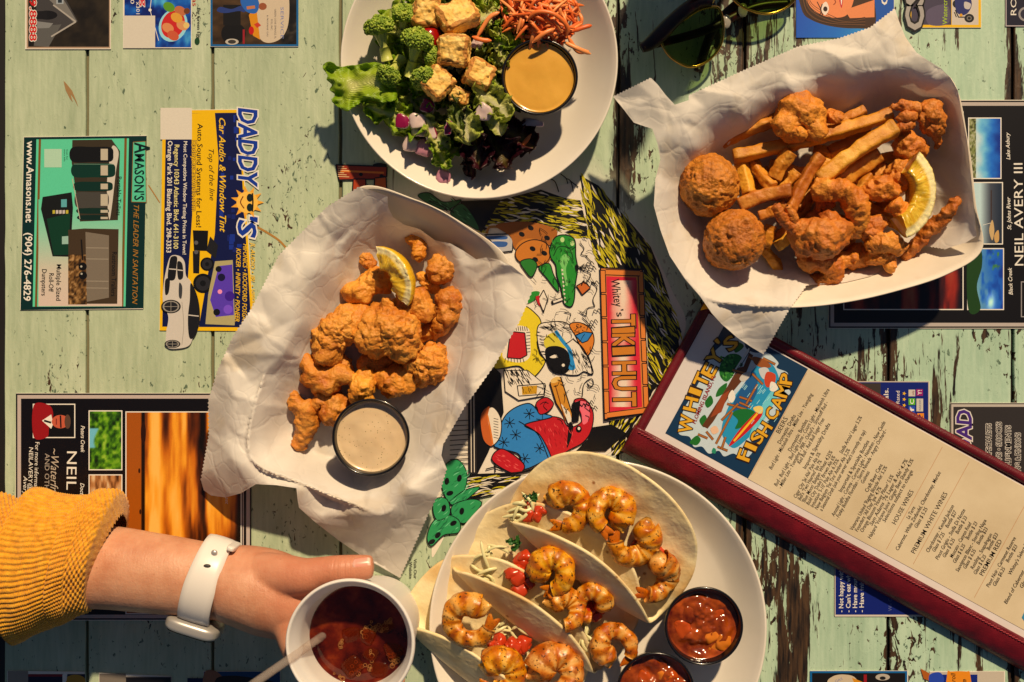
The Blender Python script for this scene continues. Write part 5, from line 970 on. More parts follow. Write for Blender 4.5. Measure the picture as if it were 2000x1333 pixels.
bite((653, 803, 60, 56, -60, .017, 16, 5), 'fried bite between the dip cup and the stringy scrap')
def btube(pts, amp, seed, n=90, ns=36, sc=1.0, flat=1.0, round_=True):
    """battered tube through [(px,py,z,r_px)]"""
    p = np.array([list(W(a, b, c)) + [r * S] for a, b, c, r in pts]); q = catmull(p, n); r = np.maximum(q[:, 3], .0004)
    if round_: t = np.linspace(0, 1, n); e = np.minimum(t, 1 - t) * n / 10; r = r * np.sqrt(np.clip(1 - (1 - np.clip(e, 0, 1)) ** 2, .02, 1))
    v, f = tube(q[:, :3], r, ns, True, flat); ax = np.repeat(q[:, :3], ns, 0); d = v - ax; d /= np.linalg.norm(d, axis=1)[:, None] + 1e-9
    uv = np.stack([np.repeat(np.linspace(0, 1, n), ns), np.tile(np.linspace(0, 1, ns), n)], 1); return batter_disp(v, d, amp, seed, sc), f, uv
v1 = btube([(571, 762, .016, 12), (582, 790, .018, 15), (598, 806, .018, 20), (596, 836, .017, 18), (588, 862, .014, 15), (580, 878, .012, 14)], .9, 21); v2 = btube([(598, 806, .019, 14), (614, 790, .02, 12), (628, 776, .02, 13), (638, 768, .019, 11)], .8, 22)
o = mobj('fried_scrap', *join(v1[:2], v2[:2]), M_BITE); tag(o, 'stringy forked scrap of fried batter left of the dip cup', 'fried scrap', BG)
# lemon wedges
def m_lemon():
    t = MT('lemon', Roughness=.3, Subsurface_Weight=.25, Subsurface_Radius=(.004, .003, .001), Subsurface_Scale=1.0, Coat_Weight=.25, Coat_Roughness=.12)
    u, w, _ = t.sep(t.uv()); p = t.pos(); seg = t.noise(t.mapv(t.uv(), (4, 26, 1)), 1.0, 3, .5, .4)
    flesh = t.ramp(seg, [(.35, C(206, 158, 24)), (.6, C(232, 194, 60)), (.75, C(244, 222, 130))]); col = t.mix(t.ramp(u, [(.70, 0.0), (.76, 1.0)]), flesh, C(240, 226, 168)); col = t.mix(t.ramp(u, [(.88, 0.0), (.91, 1.0)]), col, C(226, 178, 18)); t.set(Base_Color=col)
    t.bump(t.math('ADD', t.math('MULTIPLY', seg, 1.0), t.math('MULTIPLY', t.vor(p, 600, 'F1'), .35)), .4, .0009); return t.m
M_LEMON = m_lemon()
def lemon(R, open_, th0, th1, rin, nth=60):
    """wedge lying on its rind: flesh faces up; returns local verts (x outward, z up)"""
    th = np.radians(np.linspace(th0, th1, nth)); rows, uv = [], []
    for t in th:
        e = max(.08, math.cos(t * 90 / max(abs(math.degrees(th1)), 1)) ** .5); pr = []
        for r in np.linspace(rin, 1, 10): pr.append((r, (.035 * math.sin(9 * r + 5 * t) + .05) * e * (r < .85), r * .9))
        for a in np.linspace(0, 1, 9)[1:]: pr.append((1 - .45 * a ** 1.5, -open_ * e * a ** .8, .95))
        pr.append((rin, -open_ * .35 * e, .5))
        rows.append([(R * q * math.cos(t), R * q * math.sin(t) * 1.12, R * z) for q, z, _ in pr]); uv.append([(u, (t - th[0]) / (th[-1] - th[0])) for _, _, u in pr])
    n = len(rows[0]); v = np.array(rows).reshape(-1, 3); f = gridf(nth, n, False, True); f = [q[::-1] for q in f] + [list(range(n)), [(nth - 1) * n + k for k in range(n)][::-1]]
    return v, f, np.array(uv).reshape(-1, 2)
def put_lemon(px, py, z, R, ang, tilt, roll, label, th=72, rin=.48, deep=.62):
    v, f, uv = lemon(R * S, deep, -th, th, rin); v = v + np.array([0, 0, .0007]) * vn(v * 500, 3)[:, None]; v = v - np.array([R * S * .75, 0, 0]); v = rot(v, 1, math.radians(tilt)); v = rot(v, 0, math.radians(roll)); v = rot(v, 2, math.radians(-ang)); v = v + np.array(W(px, py, z))
    o = mobj('lemon_wedge', v, f, M_LEMON, uv=uv); tag(o, label, 'lemon')
put_lemon(781, 530, .050, 60, -28, -34, 0, 'squeezed lemon wedge with its rind up on the fried bites', 68, .34, .85)
put_lemon(1808, 385, .046, 80, 8, 8, 0, 'juicy yellow lemon wedge on the fried shrimp', 64, .5)
# right basket
FG = 'fries in the paper-lined basket'
def sq_fry(x0, y0, z0, x1, y1, z1, w, bend, seed, label, name='fry'):
    rs_ = np.random.RandomState(seed); a, b = np.array(W(x0, y0, z0)), np.array(W(x1, y1, z1)); L = np.linalg.norm(b - a); d = (b - a) / L; sd = np.cross(d, (0, 0, 1)); sd /= np.linalg.norm(sd); t = np.concatenate([[0, .001], np.linspace(.004, .996, 42), [.999, 1]])
    P = a + (b - a) * t[:, None] + sd * (4 * t * (1 - t) * bend * S)[:, None] + np.array([0, 0, 1]) * (4 * t * (1 - t) * rs_.uniform(-.001, .0025))[:, None]
    ns = 28; v, f = tube(P, w * .86 * S * .5, ns); ax = np.repeat(P, ns, 0); q = v - ax; th = np.tile(np.linspace(0, 2 * math.pi, ns, endpoint=False), 46) + .6 + rs_.uniform(0, 1); s_ = .9 * (np.abs(np.cos(th)) ** 7 + np.abs(np.sin(th)) ** 7) ** (-1 / 7)
    tt = np.repeat(t, ns); e = np.minimum(tt, 1 - tt) * 46; cap = np.where(e < .1, .86, np.where(e < .5, .95, 1.0)) * (1 + .10 * vn(np.stack([tt * 4, np.full_like(tt, seed), tt * 0], 1), 3)); cap = np.where(e < .01, .02, cap)
    v = ax + q * (s_ * cap)[:, None]; dd = q / (np.linalg.norm(q, axis=1)[:, None] + 1e-9); v = v + dd * ((vn(v * 200, seed) * .0008 + vn(v * 700, seed + 1) * .0003))[:, None]
    uv = np.stack([tt, np.tile(np.linspace(0, 1, ns), 46)], 1); o = mobj(name, v, f, M_FRY, uv=uv); tag(o, label, 'fry', FG)
FR = [(1373, 299, .018, 1535, 226, .030, 29, -4, 'long fry leaning on the upper paper wall, left of the top shrimp'),
      (1432, 307, .026, 1742, 224, .034, 31, 5, 'longest fry crossing the basket below the top shrimp'),
      (1601, 354, .040, 1748, 250, .041, 37, -6, 'thick pale fry lying on top near the centre'),
      (1447, 314, .020, 1463, 380, .030, 26, 0, 'short fry standing beside the upper hush puppy'),
      (1468, 314, .018, 1510, 366, .033, 25, 3, 'fry slanting down from under the long fries'),
      (1546, 296, .035, 1511, 350, .030, 28, 2, 'short browned fry pointing up at the middle of the basket'),
      (1443, 402, .030, 1546, 372, .038, 33, -5, 'fat fry right of the lower hush puppy'),
      (1603, 304, .036, 1542, 416, .037, 29, 4, 'fry standing diagonally left of the thick pale fry'),
      (1560, 338, .030, 1528, 372, .028, 26, 0, 'stubby fry between the diagonal fries'),
      (1700, 344, .028, 1662, 400, .027, 26, 2, 'yellowish fry behind the curled shrimp ring'),
      (1716, 300, .030, 1622, 364, .028, 40, 0, 'wide shaded fry beneath the thick pale fry'),
      (1682, 398, .020, 1778, 446, .022, 26, 3, 'fry sloping beneath the clustered shrimp at the right'),
      (1506, 440, .022, 1492, 482, .018, 22, 0, 'dark short fry beside the lower hush puppy'),
      (1494, 488, .014, 1524, 528, .012, 22, 0, 'fry end at the bottom left next to the paper fold'),
      (1482, 424, .028, 1536, 398, .034, 24, 2, 'small fry under the forked shrimp tail'),
      (1512, 470, .014, 1560, 430, .022, 24, 0, 'shaded fry under the big fried shrimp'),
      (1620, 300, .020, 1700, 262, .022, 28, 0, 'shaded fry between the longest and the thick one'),
      (1560, 420, .012, 1660, 440, .014, 28, 0, 'buried fry at the middle of the floor'),
      (1700, 420, .012, 1770, 360, .014, 28, 0, 'buried fry under the cluster of shrimp'),
      (1470, 350, .012, 1560, 380, .012, 28, 0, 'buried fry left of the centre of the floor'),
      (1600, 250, .016, 1690, 215, .024, 24, 3, 'shaded fry along the upper paper wall'),
      (1640, 520, .010, 1730, 500, .011, 24, 0, 'buried fry near the lower paper edge'),
      (1690, 320, .014, 1780, 300, .018, 26, 0, 'shaded fry left of the round fried shrimp')]
for i, a in enumerate(FR): sq_fry(*a[:8], 100 + i, a[8])
rs = np.random.RandomState(61)
for i in range(16):
    a_ = rs.uniform(0, 6.28); r_ = math.sqrt(rs.rand()); x, y = 1610 + 165 * r_ * math.cos(a_), 385 + 85 * r_ * math.sin(a_); an = rs.uniform(-1.0, .6) ; l = rs.uniform(35, 60); z = rs.uniform(.013, .024)
    sq_fry(x - l * math.cos(an), y - l * math.sin(an), z, x + l * math.cos(an), y + l * math.sin(an), z + rs.uniform(-.003, .006), rs.uniform(22, 28), rs.uniform(-5, 5), 500 + i, 'fry buried deep in the pile under the shrimp')
def hush(px, py, z, r, seed, label):
    D, F = ico(6); v = D * (r * S); q = v * 1000; h = 1.6 * fbm(q / 16, 2, seed) + 3.0 * np.exp(-((D - np.array([.25, .55, .8]) / np.linalg.norm([.25, .55, .8])) ** 2).sum(1) / .03) * (seed == 8) + .8 * fbm(q / 3.2, 3, seed + 2) + .7 * (.5 - worley(q / 2.2, seed)) - 5 * np.clip(vn(q / 5, seed + 7) - .5, 0, 1); v = v + D * (h * .001)[:, None] + np.array(W(px, py, z)); o = mobj('hush_puppy', v, F, M_HUSH); tag(o, label, 'hush puppy', 'hush puppies')
hush(1385, 364, .034, 57, 5, 'round hush puppy by the left wall, the upper of two'); hush(1434, 470, .036, 57, 8, 'round hush puppy with a pointed top, the lower of two')
SG = 'fried shrimp in the paper-lined basket'
def fshrimp(parts, label, amp=1.0, name='fried_shrimp', mat=None):
    o = mobj(name, *join(*parts), mat or M_SHR); tag(o, label, 'fried shrimp' if name == 'fried_shrimp' else 'fish strip', SG)
T_ = lambda pts, seed, amp=1.0: btube(pts, amp, seed)[:2]
fshrimp([nugget(1566, 226, 96, 74, 12, .040, 31, 7), nugget(1552, 254, 50, 36, -20, .040, 32, 4), T_([(1540, 240, .04, 12), (1520, 238, .036, 12), (1506, 244, .033, 8)], 33)], 'fried shrimp perched on the long fries at the top')
fshrimp([T_([(1588, 372, .036, 20), (1612, 372, .042, 21), (1650, 376, .044, 22), (1672, 402, .042, 22), (1672, 436, .036, 20), (1650, 452, .03, 14)], 34), T_([(1596, 400, .03, 18), (1612, 398, .034, 16), (1618, 412, .034, 10)], 37)], 'fried shrimp curled into a ring at the centre')
fshrimp([nugget(1600, 468, 110, 74, 10, .040, 35, 9), T_([(1560, 450, .04, 18), (1538, 436, .044, 10), (1524, 420, .048, 8), (1516, 398, .050, 5)], 36, .6), T_([(1548, 440, .042, 10), (1546, 418, .047, 8), (1538, 402, .05, 5)], 38, .6), nugget(1632, 440, 60, 44, 70, .040, 39, 4)], 'biggest fried shrimp with forked tail at the lower middle')
fshrimp([T_([(1566, 520, .022, 20), (1590, 510, .028, 22), (1626, 520, .028, 20), (1630, 540, .024, 16), (1600, 552, .02, 18), (1570, 545, .018, 14)], 42)], 'open fried shrimp ring touching the lower paper edge')
fshrimp([nugget(1694, 446, 60, 48, 20, .030, 43, 5)], 'small fried shrimp right of the curled ring'); fshrimp([nugget(1668, 504, 70, 40, -30, .020, 44, 6)], 'fried shrimp right of the open ring')
fshrimp([T_([(1695, 488, .028, 16), (1716, 472, .034, 18), (1742, 474, .036, 18), (1764, 488, .032, 14)], 45), nugget(1724, 508, 64, 40, 25, .028, 46, 5)], 'twisted fried shrimp at the lower right')
fshrimp([nugget(1722, 372, 66, 50, 40, .036, 47, 6), T_([(1738, 396, .038, 18), (1756, 412, .038, 18), (1776, 428, .034, 9)], 48)], 'knobbly fried shrimp left of the lemon wedge')
fshrimp([nugget(1758, 342, 58, 46, 60, .030, 49, 5)], 'fried shrimp behind the upper tip of the lemon'); fshrimp([nugget(1776, 288, 66, 54, 20, .030, 50, 6)], 'round fried shrimp by the right wall above the lemon')
fshrimp([nugget(1812, 234, 70, 56, 70, .036, 51, 6), T_([(1796, 214, .042, 14), (1770, 208, .044, 11), (1738, 210, .045, 6)], 52, .6), T_([(1790, 232, .042, 11), (1766, 228, .044, 11), (1748, 232, .044, 5)], 53, .6), T_([(1784, 242, .04, 11), (1762, 248, .042, 10), (1742, 258, .042, 5)], 54, .6), T_([(1826, 256, .034, 12), (1832, 276, .03, 9), (1826, 292, .026, 5)], 55, .6)], 'fried shrimp with fanned tail in the upper right corner')
fshrimp([nugget(1626, 228, 34, 26, 10, .034, 56, 4)], 'fried crumb beside the top shrimp', name='fried_shrimp')
fshrimp([T_([(1874, 384, .042, 9), (1850, 416, .036, 13), (1818, 450, .028, 15), (1784, 482, .02, 15), (1760, 506, .014, 12)], 57, .8)], 'long brown fried strip running along the lower right wall', name='fried_strip')

# ------------------------------------------------------------------ salad
def m_leaf(name, a, b, rib, rough=.4):
    t = MT(name, Roughness=rough, Coat_Weight=.15, Coat_Roughness=.2); u, w, _ = t.sep(t.uv()); p = t.pos()
    n = t.noise(p, 110, 4); e = t.math('ABSOLUTE', t.math('SUBTRACT', w, .5)); col = t.ramp(t.math('ADD', t.math('MULTIPLY', e, 1.3), t.math('MULTIPLY', n, .5)), [(.2, rib), (.45, a), (.85, b)]); t.set(Base_Color=col)
    vein = t.n('TexWave', {'Vector': t.mapv(t.uv(), (6, 10, 1), (0, 0, 0), (0, 0, .6)), 'Scale': 1.2, 'Distortion': 3.0, 'Detail': 2.0}).outputs['Fac']; nr = t.bump(t.math('ADD', t.math('MULTIPLY', vein, .5), n), .5, .0012)
    tr = t.n('BsdfTranslucent', {'Color': col, 'Normal': nr}); mx = t.n('MixShader', {0: .42, 1: t.b.outputs[0], 2: tr.outputs[0]}); t.nt.links.new(mx.outputs[0], t.out.inputs[0]); return t.m
M_LG = m_leaf('green_leaf', C(186, 208, 58), C(146, 184, 34), C(226, 228, 150)); M_LP = m_leaf('pale_leaf', C(220, 220, 134), C(186, 200, 76), C(234, 230, 190)); M_LR = m_leaf('red_leaf', C(78, 24, 34), C(52, 12, 28), C(130, 120, 50)); M_LD = m_leaf('dark_leaf', C(96, 122, 28), C(74, 84, 26), C(170, 178, 90))
def ZS(z): return .013 + (z - .013) * .62 if z > .013 else z
def leaf(px, py, z, L, Wd, ang, pitch, roll, ruf, seed, curl=.2, nu=44, nv=30):
    """ruffled leaf; L, Wd in pixels"""
    u, w = np.meshgrid(np.linspace(-1, 1, nu), np.linspace(-1, 1, nv), indexing='ij'); u, w = u.ravel(), w.ravel(); q = np.stack([u * 1.6, w * 1.6, np.full_like(u, seed * .77)], 1)
    half = np.sqrt(np.clip(1 - np.abs(u) ** 2.6, 0, 1)) * (.75 + .25 * u) * (1 + .22 * vn(np.stack([u * 3.3, np.sign(w) * 2, np.full_like(u, seed)], 1), seed)); edge = np.abs(w) ** 1.5
    x = u * L / 2 * S * (1 + .06 * vn(q * 2, seed + 4)); y = w * half * Wd / 2 * S
    h = ruf * S * edge * (fbm(np.stack([u * 4.2, w * 2.2, np.full_like(u, seed * 1.1)], 1), 3, seed) * 1.6) + curl * Wd * S * w ** 2 * half + .08 * L * S * vn(q, seed + 2)
    y = y + ruf * S * .5 * edge * vn(np.stack([u * 7, w * 3, np.full_like(u, seed + .3)], 1), seed + 8)
    v = np.stack([x, y, h], 1); v = rot(v, 1, math.radians(pitch)); v = rot(v, 0, math.radians(roll)); v = rot(v, 2, math.radians(-ang)); v = v + np.array(W(px, py, ZS(z))); v[:, 2] = np.maximum(v[:, 2], .0085); return v, gridf(nu, nv), np.stack([(u + 1) / 2, (w + 1) / 2], 1)
LG_ = 'salad leaves'
def lf(spec, mat, label):
    v, f, uv = leaf(*spec); o = mobj('lettuce_leaf', v, f, mat, uv=uv); md = o.modifiers.new('thickness', 'SOLIDIFY'); md.thickness = .0004; tag(o, label, 'lettuce', LG_); return o
# the big leaf that hangs over the rim on the left
big = [(630, 130), (640, 121), (651, 124), (662, 131), (690, 128), (715, 124), (735, 122), (752, 130), (765, 150), (777, 190), (764, 198), (742, 200), (722, 196), (705, 202), (690, 210), (677, 218), (664, 212), (652, 202), (648, 194), (655, 186), (644, 176), (648, 166), (638, 156), (640, 146)]
P, F = fill(catloop(big, 160), 2.6, 4); de = edged(big, P); zz = .040 - (777 - P[:, 0]) / 150 * .004 + .007 * np.clip(1 - de / 26, 0, 1) * fbm(np.stack([P[:, 0] / 17, P[:, 1] / 17, P[:, 0] * 0], 1), 2, 6) + .0025 * vn(np.stack([P[:, 0] / 24, P[:, 1] / 24, P[:, 0] * 0 + 3], 1), 8)
uvb = np.stack([(P[:, 0] - 630) / 147, .5 + .5 * np.clip(1 - de / 34, 0, 1)], 1); o = mobj('lettuce_leaf', WA(P, zz), F, M_LG, uv=uvb); o.modifiers.new('thickness', 'SOLIDIFY').thickness = .0005; tag(o, 'big frilly green lettuce leaf hanging over the left rim of the plate', 'lettuce', LG_)
rs = np.random.RandomState(5)
named = [((770, 228, .040, 120, 70, 20, 8, 6, 22, 61, .15), M_LG, 'bright green leaf lying under the diced onion at the left'), ((905, 232, .056, 96, 60, 75, -10, 5, 16, 62), M_LP, 'pale lettuce strip below the small crouton'), ((960, 200, .060, 90, 66, 40, 5, -8, 18, 63), M_LP, 'pale crinkled lettuce leaf left of the mustard cup'), ((978, 100, .044, 88, 46, 85, -6, 10, 12, 64), M_LP, 'long pale lettuce rib left of the mustard cup rim'), ((992, 62, .042, 70, 60, 70, 4, 0, 20, 65), M_LG, 'green frilled leaf above the mustard cup'), ((940, 40, .040, 80, 60, -30, 6, 0, 16, 66), M_LP, 'pale leaf between the top crouton and the carrots'), ((858, 300, .034, 64, 40, 60, 10, 0, 12, 67), M_LG, 'light green leaf tip pointing down near the fallen onion cube'), ((925, 270, .046, 120, 56, 78, 12, 6, 24, 68), M_LR, 'dark purple leaf pointing down at the lower plate'), ((965, 280, .034, 110, 80, 60, 8, -6, 26, 69), M_LR, 'dark purple frilled leaf below the mustard cup'), ((915, 306, .028, 76, 34, 80, 18, 0, 14, 70), M_LR, 'narrow reddish leaf end hanging lowest on the plate'), ((1000, 262, .030, 100, 80, 30, 5, 0, 26, 71), M_LR, 'purple leaf in the shade under the mustard cup'), ((968, 236, .058, 60, 44, 70, 0, 0, 10, 72), M_LP, 'small square pale leaf below the white onion'), ((892, 226, .058, 84, 36, 78, 0, 14, 12, 73), M_LD, 'frilly dark green leaf between the onion dice'), ((1000, 45, .040, 76, 50, 10, 0, 0, 18, 74), M_LR, 'purple leaf under the carrot heap'), ((850, 262, .040, 80, 50, 60, 6, 0, 14, 75), M_LP, 'pale leaf beneath the onion dice'), ((735, 205, .038, 80, 56, 35, 6, 0, 18, 76), M_LG, 'green leaf beneath the big frilly one')]
for s_, m_, l_ in named: lf(s_, m_, l_)
for i in range(60):
    a = rs.uniform(0, 2 * math.pi); r = math.sqrt(rs.rand()); x, y = 890 + 150 * r * math.cos(a), 128 + 160 * r * math.sin(a)
    if y > 300: y = 300
    zc = .016 + .024 * (1 - r ** 2); m_ = [M_LG, M_LP, M_LP, M_LG, M_LD][rs.randint(5)] if y < 190 else [M_LG, M_LD, M_LG, M_LP, M_LP, M_LR][rs.randint(6)]
    o = lf((x, y, zc, rs.uniform(60, 110), rs.uniform(40, 70), rs.uniform(0, 360), rs.uniform(-14, 14), rs.uniform(-14, 14), rs.uniform(10, 22), 200 + i), m_, 'torn salad leaf buried in the middle of the salad')
# broccoli
def m_buds():
    t = MT('broccoli_buds', Roughness=.6); p = t.pos(); t.set(Base_Color=t.ramp(t.noise(p, 260, 4), [(.3, C(84, 114, 22)), (.5, C(134, 160, 38)), (.72, C(182, 192, 70))])); t.bump(t.vor(p, 1500, 'F1'), .5, .0004); return t.m
M_BUD = m_buds(); M_STALK = MT('broccoli_stalk', Roughness=.45, Base_Color=C(186, 192, 92), Subsurface_Weight=.2, Subsurface_Radius=(.003, .003, .001), Subsurface_Scale=1.0).m
def floret(px, py, z, R, ang, tilt, slen, seed, label):
    """crown of buds; the stalk leaves along image angle ang, tilt degrees below the horizontal"""
    rs_ = np.random.RandomState(seed); a, t = math.radians(ang), math.radians(tilt); sd = np.array([math.cos(a) * math.cos(t), -math.sin(a) * math.cos(t), -math.sin(t)]); z = ZS(z) + .004; c = np.array(W(px, py, z)); r = R * S * 1.0
    th = thing('broccoli_floret', (c[0], c[1], max(z - r, .01)), label, 'broccoli', 'broccoli florets'); root = c + sd * slen * S; up = -sd; x = np.cross(up, (.3, .2, 1)); x /= np.linalg.norm(x); y = np.cross(up, x); tubes = [tube(np.array([root, c + sd * r * .75]), [.0042, .0034], 12)]; buds = []; heads = []
    for k in range(9):
        q = 0 if k == 0 else .62; b = k * 2.4 + rs_.uniform(-.3, .3); d = up * (1 - q * .55) + (x * math.cos(b) + y * math.sin(b)) * q * (1.15 if k else 0); d /= np.linalg.norm(d); hc = c + d * r * .55; heads.append((hc, d)); m_ = c + sd * r * .75; tubes.append(tube(catmull([m_, m_ + (hc - m_) * .5 + up * r * .1, hc], 8), np.linspace(.0024, .0016, 8), 8))
    v0, f0 = ico(1); vb, fb, n = [], [], 0; v2, f2 = ico(3)
    for hc, d in heads:
        hr = r * .46; vv = v2 * hr * .86; vv = vv + v2 * (vn(vv * 900, seed) * .0006)[:, None] + hc; vb.append(vv); fb += [[i + n for i in q] for q in f2]; n += len(vv)
        for j in range(100):
            w = rs_.normal(size=3) + d * 1.0; w /= np.linalg.norm(w)
            if w @ d < -.25: continue
            s_ = rs_.uniform(.0006, .0011); vv = v0 * s_ + hc + w * hr * rs_.uniform(.86, 1.02); vb.append(vv); fb += [[i + n for i in q] for q in f0]; n += len(vv)
    part('stalk', join(*tubes), M_STALK, th); o = mobj('crown', np.concatenate(vb), fb, M_BUD, th); o['kind'] = 'stuff'
floret(744, 66, .050, 34, 78, 18, 50, 1, 'broccoli floret farthest left with its stalk pointing down'); floret(812, 92, .060, 36, 105, 25, 56, 2, 'broccoli floret at the middle of the group with pale stalk'); floret(764, 142, .052, 27, -60, 30, 40, 3, 'broccoli floret touching the big lettuce leaf'); floret(789, 36, .048, 27, 100, 40, 34, 4, 'broccoli floret at the top beside the first crouton'); floret(824, 146, .056, 28, -110, 35, 36, 5, 'broccoli floret left of the diamond crouton'); floret(842, 110, .052, 23, -150, 35, 30, 6, 'small broccoli floret beside the tomato')
# croutons
def m_crout():
    t = MT('toasted_bread', Roughness=.7); p = t.pos(); n = t.noise(p, 120, 4); col = t.ramp(n, [(.3, C(222, 162, 66)), (.5, C(240, 194, 100)), (.7, C(246, 214, 134))]); col = t.mix(t.ramp(t.math('ADD', t.sep(t.uv())[0], t.math('MULTIPLY', t.noise(p, 160, 3), .5)), [(.98, 0.0), (1.22, .8)]), col, C(176, 104, 30)); col = t.mix(t.ramp(t.noise(p, 380, 3), [(.62, 0.0), (.78, .5)]), col, C(196, 126, 42)); t.set(Base_Color=col)
    t.bump(t.math('ADD', t.noise(p, 420, 5, .7), t.math('MULTIPLY', t.vor(p, 520, 'F1'), .9)), .45, .001); return t.m
M_CR = m_crout(); RB = rbox(26, 5.5); RBs = rbox(8, 4.)
def dice(vf, px, py, z, size, ang, tx, ty):
    v = vf[0] * (np.array(size) * S / 2); v = rot(v, 0, math.radians(tx)); v = rot(v, 1, math.radians(ty)); v = rot(v, 2, math.radians(-ang)); return v + np.array(W(px, py, z))
def crouton(px, py, z, size, ang, tx, ty, seed, label):
    v, f = RB; d = v / np.linalg.norm(v, axis=1)[:, None]; s_ = np.array(size) * S / 2 * .93; w = v * s_; q = w * 1000 + seed * 31; w = w + d * (.0010 * fbm(q / 10, 2, seed) + .0010 * fbm(q / 2.5, 2, seed + 3) - .0016 * np.clip(.42 - worley(q / 4.2, seed), 0, 1))[:, None]
    w = rot(w, 0, math.radians(tx)); w = rot(w, 1, math.radians(ty)); w = rot(w, 2, math.radians(-ang)) + np.array(W(px, py, ZS(z) + .002)); av = np.sort(np.abs(v), 1)[:, 1]; o = mobj('crouton', w, f, M_CR, uv=np.stack([av, av], 1)); tag(o, label, 'crouton', 'croutons on the salad')
crouton(834, 24, .056, (56, 58, 40), 5, 8, 5, 1, 'crouton at the top edge between broccoli and the largest crouton'); crouton(894, 30, .058, (80, 62, 40), -28, -14, 10, 2, 'largest crouton at the top, tilted'); crouton(887, 100, .062, (64, 60, 44), 4, 6, -6, 3, 'square crouton at the middle of the salad'); crouton(853, 163, .058, (56, 58, 40), -48, 5, 8, 4, 'diamond-turned crouton right of the broccoli'); crouton(936, 146, .056, (56, 52, 42), 24, -8, 10, 5, 'dark toasted crouton left of the mustard cup'); crouton(898, 187, .050, (42, 30, 24), 20, 10, 0, 6, 'small broken crouton below the diamond one')
D, F = ico(4); tv = D * np.array((25, 27, 24)) * S + np.array(W(838, 76, .037)); o = mobj('cherry_tomato', tv, F, MT('tomato_skin', Base_Color=C(150, 14, 10), Roughness=.15, Coat_Weight=.5).m); tag(o, 'red cherry tomato peeking out beside the square crouton', 'tomato')
# red onion dice
M_ON = MT('onion_flesh', Base_Color=C(206, 184, 182), Roughness=.3, Subsurface_Weight=.3, Subsurface_Radius=(.003, .002, .002), Subsurface_Scale=1.0).m; M_OS = MT('onion_skin', Base_Color=C(140, 20, 72), Roughness=.25).m; M_OV = MT('onion_violet', Base_Color=C(176, 120, 140), Roughness=.3).m
def onion(px, py, z, sz, ang, tx, ty, skin, label):
    vv = RBs[0].copy(); vv[:, 2] = vv[:, 2] * .7 - .45 * vv[:, 0] ** 2; vv[:, 1] *= 1 - .18 * vv[:, 0]; v = dice((vv, 0), px, py, ZS(z) + .002 if z > .0216 else z, sz, ang, tx, ty); v = v + .0006 * np.stack([vn(v * 350, k) for k in (1, 2, 3)], 1); o = mobj('onion_cube', v, RBs[1], [M_ON, M_OS, M_OV]); nf = np.empty(len(o.data.polygons) * 3); o.data.polygons.foreach_get('normal', nf); nf = nf.reshape(-1, 3)
    mi = np.zeros(len(nf), int)
    if skin == 1: mi[nf[:, 2] > .6] = 1
    elif skin == 2: mi[nf[:, 0] > .5] = 1
    elif skin == 3: mi[:] = 2
    elif skin == 4: mi[nf[:, 1] > .5] = 2
    o.data.polygons.foreach_set('material_index', mi); tag(o, label, 'onion', 'diced red onion')
for a in [(786, 238, .040, (27, 26, 16), 10, 5, 0, 1, 'bright magenta onion cube at the left end'), (816, 236, .040, (32, 28, 18), -6, 0, 8, 0, 'white onion cube beside the magenta one'), (835, 208, .044, (26, 24, 16), 20, 10, 0, 1, 'purple onion cube just below the diamond crouton'), (818, 258, .034, (30, 18, 16), 5, 0, 0, 0, 'white onion cube in the lower row'), (842, 260, .036, (22, 26, 16), -14, 8, 0, 2, 'onion cube with a magenta end in the lower row'), (802, 282, .028, (28, 28, 18), 18, 0, -6, 4, 'whitish onion cube lowest on the left'), (828, 290, .028, (30, 30, 18), 30, 6, 0, 3, 'lilac onion cube lowest beside the leaf tip'), (946, 220, .064, (30, 30, 18), 25, 10, 6, 0, 'white onion cube on the pale leaf right of the centre'), (867, 346, .0215, (27, 26, 16), 15, 0, 14, 3, 'lone violet onion cube fallen on the lower plate rim'), (876, 250, .058, (14, 26, 12), 8, 0, 0, 1, 'slim magenta onion piece between pale leaves'), (1040, 240, .030, (42, 14, 8), 8, 0, 0, 0, 'white onion sliver in shade below the mustard cup'), (932, 85, .046, (20, 24, 12), 30, 0, 0, 4, 'lilac onion piece right of the square crouton')]: onion(*a)
# carrot shreds
t = MT('carrot', Roughness=.4); t.set(Base_Color=t.ramp(t.n('ObjectInfo').outputs['Random'], [(0.0, C(222, 96, 34)), (.6, C(240, 128, 58)), (1.0, C(244, 158, 92))])); M_CAR = t.m
def shred(pts, r, mat, name, label, cat, group, flat=.7):
    P = catmull([tuple(W(*q)) for q in pts], 22); t = np.linspace(0, 1, 22); o = mobj(name, *tube(P, r * np.clip(1.15 - np.abs(2 * t - 1) ** 4, .25, 1), 7, True, flat), mat); tag(o, label, cat, group)
rs = np.random.RandomState(8)
for i in range(170):
    a = rs.uniform(0, 2 * math.pi); r = math.sqrt(rs.rand()); x, y = 1058 + 70 * r * math.cos(a), 28 + 62 * r * math.sin(a); z = .030 + .018 * (1 - r ** 1.5) + rs.uniform(-.002, .004); an = rs.uniform(0, math.pi); L = rs.uniform(36, 80); c = rs.uniform(-20, 20); dx, dy = math.cos(an), math.sin(an)
    shred([(x - dx * L / 2, y - dy * L / 2, z - rs.uniform(0, .006)), (x - dy * c * .6, y + dx * c * .6, z + .002), (x + dx * L / 2, y + dy * L / 2, z - rs.uniform(0, .006))], rs.uniform(.0009, .0014), M_CAR, 'carrot_shred', 'shredded carrot strand in the heap on the salad', 'carrot', 'carrot shreds in the heap')
CS = 'loose carrot strands'
